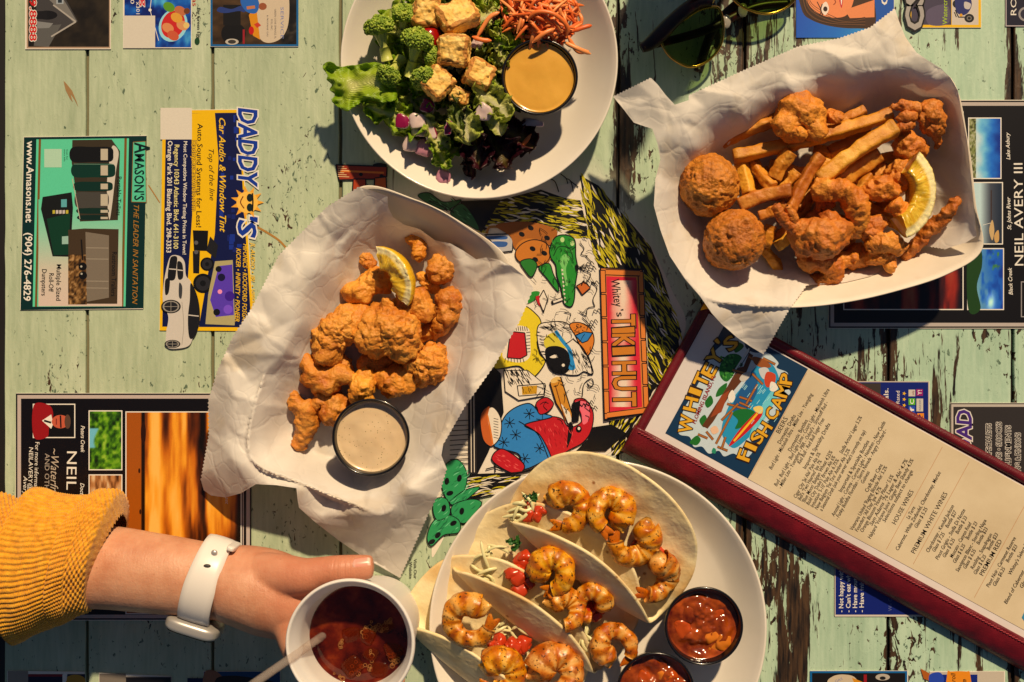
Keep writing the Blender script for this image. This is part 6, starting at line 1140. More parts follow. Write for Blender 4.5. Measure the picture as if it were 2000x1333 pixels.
for q, l_ in (([(1038, 262, 0.0280), (1022, 282, 0.0220), (1000, 300, 0.0200), (990, 328, 0.0180)], 'lone curved carrot strand below the mustard cup'), ([(922, 72, 0.0408), (940, 78, 0.0415), (960, 80, 0.0408)], 'short carrot strand right of the square crouton'), ([(930, 76, 0.0377), (955, 36, 0.0408), (976, 24, 0.0408)], 'carrot strand left of the carrot heap'), ([(1028, 42, 0.0483), (1048, 24, 0.0528), (1082, 28, 0.0528), (1108, 52, 0.0483), (1106, 74, 0.0445)], 'carrot strand looping over the top of the heap'), ([(1118, 62, 0.0408), (1140, 54, 0.0408), (1156, 50, 0.0393)], 'carrot strand jutting right above the mustard cup'), ([(1100, 82, 0.0408), (1130, 96, 0.0408), (1154, 106, 0.0362)], 'carrot strand jutting right of the mustard cup'), ([(1040, 84, 0.0467), (1062, 66, 0.0498), (1084, 56, 0.0483)], 'carrot strand over the rim of the mustard cup'), ([(1108, 70, 0.0408), (1128, 100, 0.0362), (1150, 100, 0.0362)], 'carrot strand bent at the right edge of the heap')): shred(q, .0016, M_CAR, 'carrot_shred', l_, 'carrot', CS)

# ------------------------------------------------------------------ tacos
def m_tort():
    t = MT('flour_tortilla', Roughness=.55); p = t.pos()
    col = t.ramp(t.noise(p, 45, 5, .6), [(.3, C(232, 208, 152)), (.6, C(241, 224, 178))]); col = t.mix(t.ramp(t.noise(t.mapv(p, (1, 1, 1), (3, 2, 0)), 26, 3, .5), [(.54, 0.0), (.68, .7)]), col, C(210, 160, 84))
    col = t.mix(t.ramp(t.vor(p, 62, 'F1'), [(.04, .9), (.11, 0.0)]), col, C(150, 96, 42)); t.set(Base_Color=col); t.bump(t.math('ADD', t.noise(p, 160, 4), t.math('MULTIPLY', t.noise(t.mapv(p, (1, 1, 1), (0, 0, 0), (0, 0, .6)), 60, 3), 1.4)), .45, .0014); return t.m
M_TORT = m_tort()
E2 = np.array([.804, -.593]); N2 = np.array([.593, .804])        # along the folds and across them (world x, y)
def taco(px, py, z0, R, label, turn=146, alpha=13, rf=.0105, seed=0, off=.027):
    C0 = np.array(W(px, py, z0)); T = math.radians(turn); L = rf * T; n = 200
    # cross-section from the back edge (s=R) to the flap edge (s=-R)
    s = np.linspace(R + off, -R, n); hd_ = math.pi + math.radians(alpha) - np.clip((L / 2 - s) / L, 0, 1) * T - np.clip((-L / 2 - s) / R, 0, 1) * math.radians(22) + np.clip((s - .5 * R) / R, 0, 1) * math.radians(24)
    ds = (2 * R + off) / (n - 1); x = np.cumsum(np.cos(hd_)) * ds; z = np.cumsum(np.sin(hd_)) * ds; i0 = np.argmin(np.abs(s)); x -= x.min(); z -= z[(s > -L)].min()
    nr, na = 34, 140; rr, aa = np.meshgrid(np.linspace(0, 1, nr) ** .8, np.linspace(0, 2 * math.pi, na, endpoint=False), indexing='ij'); rr, aa = rr.ravel(), aa.ravel()
    Re = R * (1 + .018 * vn(np.stack([np.cos(aa) * 2.2, np.sin(aa) * 2.2, aa * 0 + seed], 1), seed)); A, B = rr * Re * np.cos(aa), rr * Re * np.sin(aa)
    B = B + off; X = np.interp(-B, -s, x); Z = np.interp(-B, -s, z)
    # the ends of the fold relax and open a little
    end = np.clip(np.abs(A) / R - .55, 0, 1) / .45; X = X - .0065 * (1 - (A / R) ** 2); Z = Z - .003 * end * (B < 0)
    q = np.stack([A * 34, B * 34, A * 0 + seed], 1); Z = Z + .0016 * fbm(q, 3, seed) * (B > 0) ; X = X + .0022 * vn(q * .8, seed + 3) * (B < 0) * np.clip(-B / R, 0, 1)
    v = np.stack([C0[0] + E2[0] * A + N2[0] * X, C0[1] + E2[1] * A + N2[1] * X, C0[2] + Z], 1); o = mobj('taco_tortilla', v, gridf(nr, na, False, True), M_TORT); o.modifiers.new('thickness', 'SOLIDIFY').thickness = .0017; o.modifiers['thickness'].offset = 0; tag(o, label, 'tortilla', 'folded soft tacos'); return o
taco(1131, 1107, .018, .070, 'folded tortilla of the upper taco next to the menu', seed=2, alpha=17)
taco(1024, 1203, .012, .070, 'folded tortilla of the middle taco', turn=144, seed=5)
taco(926, 1306, .009, .070, 'folded tortilla of the lowest taco, cut off by the bottom edge', turn=144, seed=8)
def m_shrimp():
    t = MT('grilled_shrimp', Roughness=.36, Subsurface_Weight=.1, Subsurface_Radius=(.004, .002, .001), Subsurface_Scale=1.0); u, w, _ = t.sep(t.uv()); p = t.pos(); n = t.noise(p, 70, 4)
    band = t.n('TexWave', {'Vector': t.mapv(t.uv(), (1, .12, 1)), 'Scale': 2.2, 'Distortion': 2.5, 'Detail': 2.0}).outputs['Fac']; col = t.ramp(t.math('ADD', t.math('MULTIPLY', band, .35), t.math('MULTIPLY', n, .8)), [(.35, C(230, 178, 106)), (.6, C(214, 140, 62)), (.8, C(182, 90, 30))])
    out = t.math('ABSOLUTE', t.math('SUBTRACT', w, .5)); col = t.mix(t.ramp(t.math('ADD', out, t.math('MULTIPLY', n, .25)), [(.46, 0.0), (.62, .75)]), col, C(188, 84, 28))
    col = t.mix(t.ramp(t.noise(p, 130, 3), [(.50, 0.0), (.66, .85)]), col, C(156, 78, 24)); col = t.mix(t.ramp(t.noise(p, 430, 3, .6), [(.60, 0.0), (.64, .95)]), col, C(44, 26, 10)); rnd = t.n('ObjectInfo').outputs['Random']; col = t.n('HueSaturation', {'Color': col, 'Hue': t.math('ADD', t.math('MULTIPLY', rnd, .010), .498), 'Saturation': t.math('ADD', t.math('MULTIPLY', rnd, .14), 1.02), 'Value': t.math('ADD', t.math('MULTIPLY', rnd, .16), .88)}).outputs[0]; t.set(Base_Color=col); t.bump(t.math('ADD', t.noise(p, 300, 3), t.math('MULTIPLY', band, .5)), .35, .001); return t.m
M_GS = m_shrimp()
GS = 'grilled shrimp on the taco plate'
def shrimp(px, py, z, R, a0, sweep, seed, label, tilt=(0, 0), tail=True):
    """curled shrimp seen from the side: outer radius R pixels, head end at image angle a0"""
    vr = np.random.RandomState(seed); R = R * vr.uniform(.92, 1.10); sweep = sweep * vr.uniform(.82, 1.04); n, ns = 84, 30; t = np.linspace(0, 1, n); an = np.radians(a0 + sweep * t); r = R * S; rt = r * (vr.uniform(.45, .54) - vr.uniform(.17, .24) * t ** 1.3) * np.sqrt(np.clip(1 - (1 - np.clip(t / .09, 0, 1)) ** 2, .02, 1)); cr = r - rt * (1.0) - r * .03 * np.sin(t * 3); P = np.stack([cr * np.cos(an), -cr * np.sin(an), .004 * (t - .5) + .0012 * np.sin(t * 9)], 1)
    rt = rt * (1 + .045 * np.abs(np.sin(t * math.pi * 5.5)) - .03); v, f = tube(P, rt, ns, True, .92); ax = np.repeat(P, ns, 0); d = v - ax; d /= np.linalg.norm(d, axis=1)[:, None] + 1e-9; v = v + d * (.0009 * vn(v * 190 + seed * 7, seed) + .0004 * vn(v * 480, seed + 2))[:, None]; uv = np.stack([np.repeat(t, ns), np.tile((np.arange(ns) / ns + .5) % 1, n)], 1)
    parts = [(v, f)]; uvs = [uv]
    if tail:
        e = P[-1]; dd = (P[-1] - P[-4]); dd /= np.linalg.norm(dd)
        for k in (-1, 1):
            sd = np.array([-dd[1], dd[0], 0]) * k; q = catmull([e - dd * .002, e + dd * r * .22 + sd * r * .08, e + dd * r * .5 + sd * r * .2], 12); tv, tf = tube(q, np.array([.5, .8, 1, 1.1, 1.15, 1.15, 1.1, 1, .9, .7, .5, .2]) * r * .12, 10, True, .35); parts.append((tv, tf)); uvs.append(np.tile([.97, 1.0], (len(tv), 1)))
    v, f = join(*parts); v = rot(v, 0, math.radians(tilt[0])); v = rot(v, 1, math.radians(tilt[1])); v = v + np.array(W(px, py, z)); o = mobj('grilled_shrimp', v, f, M_GS, uv=np.concatenate(uvs)); tag(o, label, 'shrimp', GS)
SH = [(1107, 990, .040, 50, 200, 300, 'grilled shrimp ring at the left of the upper taco', (8, -6)), (1194, 1000, .043, 50, 60, -310, 'grilled shrimp ring at the middle of the upper taco', (-6, 6)), (1240, 1056, .038, 52, -60, 240, 'red edged grilled shrimp below the middle ring of the upper taco', (10, 10)), (1280, 1124, .036, 50, -90, 230, 'browned grilled shrimp at the lower right end of the upper taco', (20, 20)),
      (1076, 1116, .044, 48, 150, 290, 'seasoned grilled shrimp at the top of the middle taco', (10, -10)), (1100, 1190, .043, 46, 200, 250, 'glossy grilled shrimp at the centre of the middle taco', (-14, 10)), (1158, 1178, .038, 42, 30, -280, 'grilled shrimp tucked under the flap of the upper taco', (18, 0)), (1198, 1262, .030, 48, 100, 320, 'grilled shrimp ring lying at the lower right end of the middle taco', (0, 0)), (915, 1210, .046, 50, -30, -320, 'grilled shrimp ring standing out at the far left of the tacos', (6, -8)), (976, 1312, .042, 48, 200, 280, 'grilled shrimp at the bottom edge, left of two', (12, 0)), (1082, 1312, .040, 54, 170, 300, 'grilled shrimp at the bottom edge, right of two', (-8, 6))]
for i, a in enumerate(SH): shrimp(*a[:6], 300 + i, a[6], a[7], tail=i not in (5, 6))
M_TOM = MT('diced_tomato', Base_Color=C(186, 56, 24), Roughness=.25).m
rs = np.random.RandomState(31); RBt = rbox(8, 3.2)
def tomato(px, py, z, s_, label, seed):
    r_ = np.random.RandomState(seed); v = RBt[0] * (np.array([s_, s_ * r_.uniform(.7, 1), s_ * r_.uniform(.6, .9)]) * S / 2); v = v + .0009 * np.stack([vn(v * 300 + seed, k) for k in (1, 2, 3)], 1); v = rot(v, 0, r_.uniform(0, 3)); v = rot(v, 2, r_.uniform(0, 3)) + np.array(W(px, py, z)); o = mobj('tomato_dice', v, RBt[1], M_TOM); tag(o, label, 'tomato', 'diced tomato in the tacos')
for (cx, cy, rx, ry, zc, n, lab) in ((1020, 1118, 24, 34, .031, 14, 'tomato dice in the red patch of the middle taco'), (1045, 1000, 22, 18, .030, 6, 'tomato dice left of the shrimp in the upper taco'), (1260, 1060, 30, 46, .026, 7, 'tomato dice under the shrimp of the upper taco'), (985, 1262, 44, 13, .030, 12, 'tomato dice in the lowest taco'), (1156, 1196, 26, 12, .026, 5, 'tomato dice behind the glossy shrimp')):
    for k in range(n):
        a = rs.uniform(0, 6.28); r = math.sqrt(rs.rand()); tomato(cx + rx * r * math.cos(a), cy + ry * r * math.sin(a), zc + rs.uniform(-.004, .005), rs.uniform(20, 32), lab, rs.randint(9999))
M_CAB = MT('cabbage', Base_Color=C(220, 214, 160), Roughness=.35).m
for (cx, cy, rx, ry, zc, n, lab) in ((1018, 996, 26, 20, .028, 16, 'cabbage shred at the left end of the upper taco'), (1262, 1014, 26, 30, .028, 12, 'cabbage shred right of the shrimp in the upper taco'), (965, 1110, 36, 40, .026, 22, 'cabbage shred at the left end of the middle taco'), (1130, 1240, 50, 24, .022, 14, 'cabbage shred between the middle taco and its last shrimp'), (990, 1226, 50, 30, .022, 16, 'cabbage shred behind the tomato of the lowest taco'), (1110, 1050, 60, 20, .024, 12, 'cabbage shred under the shrimp of the upper taco')):
    for k in range(n):
        a = rs.uniform(0, 6.28); r = math.sqrt(rs.rand()); x, y = cx + rx * r * math.cos(a), cy + ry * r * math.sin(a); an = rs.uniform(0, 3.14); l = rs.uniform(14, 30); c = rs.uniform(-8, 8); dx, dy = math.cos(an), math.sin(an); z = zc + rs.uniform(-.003, .006)
        shred([(x - dx * l, y - dy * l, z), (x - dy * c, y + dx * c, z + .002), (x + dx * l, y + dy * l, z)], rs.uniform(.0008, .0014), M_CAB, 'cabbage_shred', lab, 'cabbage', 'cabbage shreds in the tacos', .5)
M_CIL = plain('cilantro', C(40, 90, 26), .5)
for i, (x, y, z, l_) in enumerate(((1038, 975, .034, 'cilantro sprig at the left end of the upper taco'), (1005, 1062, .034, 'cilantro sprig at the left end of the middle taco'))):
    vs = [leaf(x + dx, y + dy, z + .013, 20, 16, an, 10, 5, 5, 400 + i * 9 + k, .1, 12, 8) for k, (dx, dy, an) in enumerate(((-8, -4, 20), (6, -6, 80), (2, 8, 140)))]; o = mobj('cilantro_sprig', *join(*[(v, f) for v, f, _ in vs]), M_CIL); tag(o, l_, 'cilantro')
# chunks floating in the salsas
M_SC = MT('salsa_tomato', Base_Color=C(176, 70, 18), Roughness=.15, Coat_Weight=.3).m; M_SO = MT('onion_in_salsa', Base_Color=C(206, 116, 30), Roughness=.15, Coat_Weight=.4).m
for (c, R, tag_) in ((c1, R1, 'the cup at the right of the taco plate'), (c2, R2, 'the cup cut off by the bottom edge')):
    for k in range(9):
        a = rs.uniform(0, 6.28); r = R * .72 * math.sqrt(rs.rand()); s_ = rs.uniform(.004, .0078); v = RBt[0] * np.array([s_, s_ * .8, s_ * .6]) / 1; v = v + .0009 * np.stack([vn(v * 300 + k, q) for q in (1, 2, 3)], 1); v = rot(v, 2, rs.uniform(0, 3)) + np.array([c.x + r * math.cos(a), c.y + r * math.sin(a), .0283 + rs.uniform(-.001, .0008)]); o = mobj('salsa_chunk', v, RBt[1], [M_SC, m_s, M_SO][k % 3]); tag(o, 'glistening chunk in the salsa of ' + tag_, 'salsa chunk', 'chunks in the salsa')

# ------------------------------------------------------------------ foam cup with iced tea
M_FOAM = MT('white_foam', Base_Color=C(226, 220, 214), Roughness=.4, Subsurface_Weight=.25, Subsurface_Radius=(.006, .005, .004), Subsurface_Scale=1.0).m
CB, CT = W(740, 1205, 0), W(683, 1258, .110); CH = .110; AX = ((CT.x - CB.x) / CH, (CT.y - CB.y) / CH)
RT, RBm = 127 * S * (H - CH) / H, .0305
def cupr(z): return RBm + (RT - .003 - RBm) * z / CH
pr = [(0, .0012), (RBm * .9, .001), (RBm * .97, .0002), (RBm, .001)] + [(cupr(z), z) for z in np.linspace(.003, CH - .006, 12)] + [(RT - .0008, CH - .0055), (RT, CH - .003), (RT - .0002, CH - .0012), (RT - .0010, CH), (RT - .0019, CH - .0003), (RT - .0025, CH - .002), (RT - .0038, CH - .006)] + [(cupr(z) - .0022, z) for z in np.linspace(CH - .010, .004, 12)] + [(RBm * .9, .0034), (0, .0034)]
o = mobj('foam_cup', *lathe(pr, 96, CB.x, CB.y, AX), M_FOAM); tag(o, 'white foam cup of iced tea held by the hand', 'cup')
TZ = .074; TC = Vector((CB.x + AX[0] * TZ, CB.y + AX[1] * TZ, TZ)); TR = cupr(TZ) - .0021
t = MT('iced_tea', Roughness=.05, Specular_IOR_Level=.5); t.set(Base_Color=t.ramp(t.noise(t.pos(), 60, 4, .6), [(.35, C(44, 8, 4)), (.55, C(84, 22, 8)), (.75, C(128, 50, 18))])); M_TEA = t.m
sauce('iced_tea', TC, TR, TZ, M_TEA, 'dark red brown iced tea filling the foam cup', .0002, 80)
t = MT('tea_stained_ice', Base_Color=C(120, 48, 22), Roughness=.04); tp = t.n('BsdfTransparent', {'Color': C(226, 170, 130)}); mx = t.n('MixShader', {0: .25, 1: tp.outputs[0], 2: t.b.outputs[0]}); t.nt.links.new(mx.outputs[0], t.out.inputs[0]); M_ICE = t.m; M_BUB = MT('tea_bubbles', Base_Color=C(216, 150, 90), Roughness=.1, Transmission_Weight=.5, IOR=1.1).m
rs = np.random.RandomState(77); RBi = rbox(10, 4.5)
for i, (px, py, s_, an, l_) in enumerate([(687, 1238, 34, 10, 'ice cube at the upper left of the tea'), (718, 1240, 34, -25, 'ice cube at the middle of the tea'), (770, 1268, 36, 20, 'ice cube at the right of the tea'), (690, 1300, 38, 40, 'ice cube at the lower left of the tea'), (742, 1306, 34, -10, 'ice cube near the bottom of the tea'), (726, 1275, 30, 55, 'small ice cube at the centre of the tea'), (758, 1225, 28, 5, 'ice cube at the upper right of the tea')]):
    v = RBi[0] * (np.array([s_, s_ * .92, s_ * .8]) * S / 2); v = rot(v, 0, rs.uniform(-.35, .35)); v = rot(v, 1, rs.uniform(-.35, .35)); v = rot(v, 2, math.radians(an)) + np.array(W(px, py, TZ - .0038)); o = mobj('ice_cube', v, RBi[1], M_ICE); tag(o, l_, 'ice cube', 'ice cubes in the tea')
vs = []; v0, f0 = ico(2)
def ring_(c, r, w, n=14, m=6):
    th = np.linspace(0, 2 * math.pi, n, endpoint=False); P = np.stack([c[0] + r * np.cos(th), c[1] + r * np.sin(th), np.full(n, c[2])], 1); return tube(P, w, m, False, closed=True)
for (cx, cy, ex, ey, k) in ((735, 1226, 24, 12, 22), (700, 1308, 16, 16, 14), (770, 1284, 14, 10, 14), (785, 1305, 22, 20, 26), (722, 1290, 6, 22, 12), (668, 1262, 4, 14, 8), (712, 1234, 5, 14, 10), (660, 1320, 16, 8, 12), (760, 1212, 8, 6, 6)):
    for j in range(k):
        a = rs.uniform(0, 6.28); r = math.sqrt(rs.rand()); q = W(cx + ex * r * math.cos(a), cy + ey * r * math.sin(a), TZ + .0007)
        if (q - TC).length < TR * .95: vs.append(ring_(q, rs.uniform(.0005, .0016), .00016))
o = mobj('tea_bubbles', *join(*vs), M_BUB); tag(o, 'cluster of foam bubbles around the ice in the tea', 'bubbles', kind='stuff')
a, b = np.array(W(648, 1230, TZ - .012)), np.array(W(488, 1341, .150)); P = a + (b - a) * np.linspace(0, 1, 40)[:, None]
v, f = tube(P, .0029, 20, False); v2, f2 = tube(P, .0025, 20, False); n = len(v); sv = np.concatenate([v, v2]); sf = f + [[i + n for i in q][::-1] for q in f2] + [[(39) * 20 + k, 39 * 20 + (k + 1) % 20, n + 39 * 20 + (k + 1) % 20, n + 39 * 20 + k] for k in range(20)]
t = MT('clear_straw', Base_Color=C(226, 216, 208), Roughness=.2); tp = t.n('BsdfTransparent', {'Color': (.95, .92, .9, 1)}); mx = t.n('MixShader', {0: .11, 1: tp.outputs[0], 2: t.b.outputs[0]}); t.nt.links.new(mx.outputs[0], t.out.inputs[0])
o = mobj('drinking_straw', sv, sf, t.m); tag(o, 'clear plastic straw leaning out of the foam cup', 'straw')

# ------------------------------------------------------------------ arm and hand
person = thing('person', W(150, 1120, 0), 'person in a mustard knit sweater reaching in to hold the foam cup', 'person')
def m_skin():
    t = MT('skin', Roughness=.45, Subsurface_Weight=.12, Subsurface_Radius=(.005, .002, .001), Subsurface_Scale=1.0, Specular_IOR_Level=.4); p = t.pos()
    col = t.ramp(t.noise(p, 45, 6, .65), [(.32, C(190, 128, 96)), (.55, C(206, 150, 118)), (.75, C(214, 164, 134))]); col = t.mix(t.ramp(t.noise(p, 11, 2), [(.42, 0.0), (.7, .5)]), col, C(190, 108, 82)); col = t.mix(t.ramp(t.vor(p, 85, 'F1'), [(.035, .5), (.07, 0.0)]), col, C(150, 90, 60)); t.set(Base_Color=col)
    jt = tuple(W(662, 1110, .088)); ds_ = t.n('VectorMath', {0: p, 1: jt}, operation='DISTANCE').outputs['Value']; mk_ = t.ramp(t.math('MULTIPLY', ds_, 50.0), [(.1, 1.0), (.55, 0.0)])
    wr = t.math('MULTIPLY', t.noise(t.mapv(p, (520, 60, 60)), 1.0, 2, .5, .3), mk_); wk = t.noise(t.mapv(p, (330, 70, 70)), 1.0, 3, .6)
    t.bump(t.math('ADD', t.math('ADD', t.noise(p, 700, 3, .6), t.math('MULTIPLY', wk, 1.2)), t.math('MULTIPLY', wr, 5.0)), .3, .0008); return t.m
M_SKIN = m_skin()
def limb(pts, ns=28, n=60, flat=1.0, up=(0, 0, 1)):
    p = np.array([list(W(a, b, c)) + [r * .001] for a, b, c, r in pts]); q = catmull(p, n); t = np.linspace(0, 1, n); e = np.minimum(t, 1 - t) * n / 6; r = q[:, 3] * np.sqrt(np.clip(1 - (1 - np.clip(e, 0, 1)) ** 2, .03, 1)); return tube(q[:, :3], r, ns, True, flat, up)
def around(ang, rad, z):
    """point beside the cup at image bearing ang (0 right, 90 down), as px,py,z"""
    x = CB.x + AX[0] * z + rad * math.cos(math.radians(ang)); y = CB.y + AX[1] * z - rad * math.sin(math.radians(ang)); k = (H - z) / H; return (x / (S * k) + 1000, 666.5 - y / (S * k), z)
def finger(z0, z1, rb, length):
    pts = [around(196, .054, z0) + (rb * 1.15,), around(180, cupr(z0) + .0125, z0) + (rb * 1.08,)]
    for k, a in enumerate(np.linspace(160, 160 - length, 5)): z = z0 + (z1 - z0) * k / 4; pts.append(around(a, cupr(z) + rb * .00098 + .0004, z) + (rb * (1.02 if k in (0, 2) else .92) * (1 - .06 * k),))
    return limb(pts, 24, 70)
bits = [limb([(60, 1102, .052, 29), (200, 1108, .054, 28.5), (300, 1120, .056, 27.3), (400, 1134, .057, 25.8), (450, 1142, .056, 25.4), (500, 1148, .055, 27)], 36, 80, .88), limb([(420, 1138, .056, 24), (480, 1146, .055, 28), (540, 1164, .054, 29), (590, 1190, .053, 24), (618, 1206, .052, 17)], 36, 70, 1.1), limb([(470, 1132, .058, 19), (540, 1126, .069, 15.5), (590, 1126, .077, 12.6), (625, 1117, .0795, 9.8), (660, 1112, .0800, 9.2), (690, 1109, .080, 8.5), (716, 1108, .0798, 8.1), (731, 1107.5, .0794, 7.3)], 28, 90), limb([(520, 1168, .052, 22), (560, 1190, .056, 17), (585, 1204, .060, 11)], 28, 40)]
bits += [finger(.072, .070, 8.6, 96), finger(.054, .052, 8.8, 108), finger(.037, .035, 8.4, 104), finger(.021, .02, 7.4, 90)]
v, f = join(*bits); arm = mobj('arm', v, f, M_SKIN, person); m_ = arm.modifiers.new('skin', 'REMESH'); m_.mode = 'VOXEL'; m_.voxel_size = .00125; m_.use_smooth_shade = True; m_ = arm.modifiers.new('soften', 'SMOOTH'); m_.factor = .5; m_.iterations = 6
# thumb nail
nu, nv = 16, 14; u, w = np.meshgrid(np.linspace(-1, 1, nu), np.linspace(-1, 1, nv), indexing='ij'); u, w = u.ravel(), w.ravel(); c = np.array(W(707, 1104, .0860)); dx = np.array(W(733, 1112, .085)) - np.array(W(690, 1116, .085)); dx /= np.linalg.norm(dx); dy = np.array([-dx[1], dx[0], .0])
xx = u * .0058; hw = .0046 * np.sqrt(np.clip(1 - np.clip(np.abs(u) - .55, 0, 1) ** 2 * 2.2, .1, 1)); nvv = c + dx * xx[:, None] + dy * (w * hw)[:, None] + np.array([0, 0, 1]) * (-.0030 * w ** 2 - .0016 * (u * .5 + .5) ** 2 + .0022)[:, None]
t = MT('nail', Roughness=.32); tu = t.sep(t.uv())[0]; t.set(Base_Color=t.ramp(tu, [(.05, C(226, 176, 160)), (.2, C(222, 150, 132)), (.80, C(226, 156, 136)), (.86, C(234, 196, 176))]))
nf_ = gridf(nu, nv); o = mobj('thumb_nail', nvv, nf_, t.m, person, uv=np.stack([(u + 1) / 2, (w + 1) / 2], 1)); o.modifiers.new('thickness', 'SOLIDIFY').thickness = .0005
# sleeve
def m_knit():
    t = MT('mustard_knit', Roughness=.85, Sheen_Weight=.3, Sheen_Roughness=.5); p = t.pos(); t.set(Base_Color=t.ramp(t.noise(p, 240, 4, .6), [(.3, C(196, 128, 6)), (.55, C(226, 158, 16)), (.75, C(236, 174, 36))])); t.bump(t.math('ADD', t.noise(p, 1100, 3), t.math('MULTIPLY', t.noise(p, 360, 2), .8)), .6, .0012); return t.m
M_KNIT = m_knit()
def sleeve(x0, x1, nx, prof, pat, slant):
    """prof: (x, top, bottom, swell) rows in photo pixels; pat(u, phi) relief in metres"""
    pr_ = np.array(prof, float); X = np.linspace(x0, x1, nx); top_ = np.interp(X, pr_[:, 0], pr_[:, 1]); bot = np.interp(X, pr_[:, 0], pr_[:, 2]); ns = 460; ph = np.linspace(0, 2 * math.pi, ns, endpoint=False); zc = .052; k = (H - zc) / H; rows = []
    for i, x in enumerate(X):
        cy, hh = (top_[i] + bot[i]) / 2, (bot[i] - top_[i]) / 2; rel = pat(np.full(ns, x), ph); ry = hh * S * k + rel; rz = np.minimum(hh * S * k, .043) * .97 + rel; sag = 4.5 * vn(np.stack([np.full(ns, x / 40), np.cos(ph) * 2, np.sin(ph) * 2], 1), 5) * S
        yy = (666.5 - cy) * S * k - (ry + sag) * np.cos(ph); zz = zc + (rz + sag) * np.sin(ph); xx = (x - 1000) * S * k - slant * S * k * np.clip((np.cos(ph) + 1) / 2, 0, 1) * np.clip((x - 20) / 60, 0, 1); rows.append(np.stack([np.broadcast_to(xx, (ns,)), yy, np.maximum(zz, .0012)], 1))
    return np.concatenate(rows), gridf(nx, ns, False, True)
waf = lambda x, ph: .0011 * np.sin(ph * 44 + np.pi * (np.floor(x / 4.2) % 2)) * np.abs(np.sin(x / 4.2 * np.pi)); rib = lambda x, ph: .0015 * np.abs(np.sin(ph * 42 + .06 * np.sin(x * .2))) ** .8 * (1 + .25 * np.sin(x * 1.5)) + .0002 * np.sin(x * 1.4)
sl = thing('sweater_sleeve', W(90, 1100, 0), 'x', 'x'); 
for k in list(sl.keys()): del sl[k]
sl.parent = person; sl.location = Vector(sl.location) - _wl(person)
def lip(lo, hi, h): return lambda x: h * np.exp(-((x - lo) / 5.0) ** 2) + h * np.exp(-((x - hi) / 5.0) ** 2)
part('upper_sleeve', sleeve(-140, 66, 200, [(-140, 956, 1186), (-60, 962, 1192), (0, 968, 1198), (20, 972, 1200), (36, 984, 1188), (50, 994, 1180), (66, 1010, 1160)], waf, 30), M_KNIT, sl)
part('cuff', sleeve(46, 172, 96, [(46, 996, 1190), (52, 966, 1232), (62, 956, 1250), (78, 958, 1250), (98, 964, 1244), (130, 969, 1230), (158, 969, 1214), (166, 975, 1204), (172, 988, 1190)], rib, 46), M_KNIT, sl)
part('cuff_edge', sleeve(160, 238, 90, [(160, 990, 1196), (165, 972, 1214), (180, 966, 1210), (205, 961, 1200), (228, 962, 1192), (234, 968, 1186), (236, 985, 1170), (238, 1010, 1150)], lambda x, ph: np.where(x < 196, rib(x, ph), waf(x, ph)), 50), M_KNIT, sl)
# watch
wd = np.array(W(520, 1155, .05)) - np.array(W(300, 1118, .05)); wd /= np.linalg.norm(wd); wp = np.cross((0, 0, 1), wd) * -1; wc_ = np.array(W(409, 1134, .0565)); wt = thing('wrist_watch', wc_ - np.array([0, 0, .03]), 'white smart watch with silver case worn on the wrist', 'watch')
M_BAND = MT('white_rubber', Base_Color=C(226, 220, 214), Roughness=.35).m; M_ALU = MT('brushed_aluminium', Base_Color=C(196, 192, 188), Metallic=.55, Roughness=.38).m
wd2 = wd * .974 + wp * .226 * .6; wd2 /= np.linalg.norm(wd2); wp2 = np.cross((0, 0, 1), wd2) * -1
n = 96; ph = np.linspace(0, 2 * math.pi, n, endpoint=False); cs = [(-1, 0), (-.96, .7), (-.6, 1), (0, 1.12), (.6, 1), (.96, .7), (1, 0), (.9, -.3), (-.9, -.3)]; rows = []
for a in ph:
    hw = .0112 - .0016 * max(0, -math.cos(a)) ; o_ = np.array([0, 0, 1]) * math.sin(a); R_ = wp2 * math.cos(a)
    for (s_, h_) in cs: rr = (.0288 + .0020 * h_); rz = (.0245 + .0020 * h_); rows.append(wc_ + R_ * rr + o_ * rz + wd2 * s_ * hw)
part('strap', (np.array(rows), [q[::-1] for q in gridf(n, len(cs), True, True)]), M_BAND, wt)
def obox(c, ax, sz, p=5., sub=10): v, f = rbox(sub, p); return c + (v * np.array(sz) / 2) @ np.array(ax), f
part('case', obox(wc_ + wp2 * .0318, [wd2, wp2, (0, 0, 1)], (.0375, .0105, .034), 4.0), M_ALU, wt); part('screen', obox(wc_ + wp2 * .0362, [wd2, wp2, (0, 0, 1)], (.033, .0022, .028), 5), MT('watch_glass', Base_Color=C(10, 10, 12), Roughness=.05).m, wt)
pc = wc_ - wp2 * .0235 + np.array([0, 0, .0183]); v, f = ico(3); part('strap_pin', (v * np.array([.0022, .0022, .0014]) + pc + wd2 * .001, f), M_ALU, wt); v, f = ico(2); part('strap_hole', (v * np.array([.0026, .0014, .0011]) + wc_ - wp2 * .0150 + np.array([0, 0, .0232]), f), plain('hole_shadow', C(60, 56, 54), .6), wt); part('keeper', obox(wc_ - wp2 * .0285 + np.array([0, 0, .006]) + wd2 * .010, [wd2, wp2, (0, 0, 1)], (.006, .004, .022), 4), M_BAND, wt)

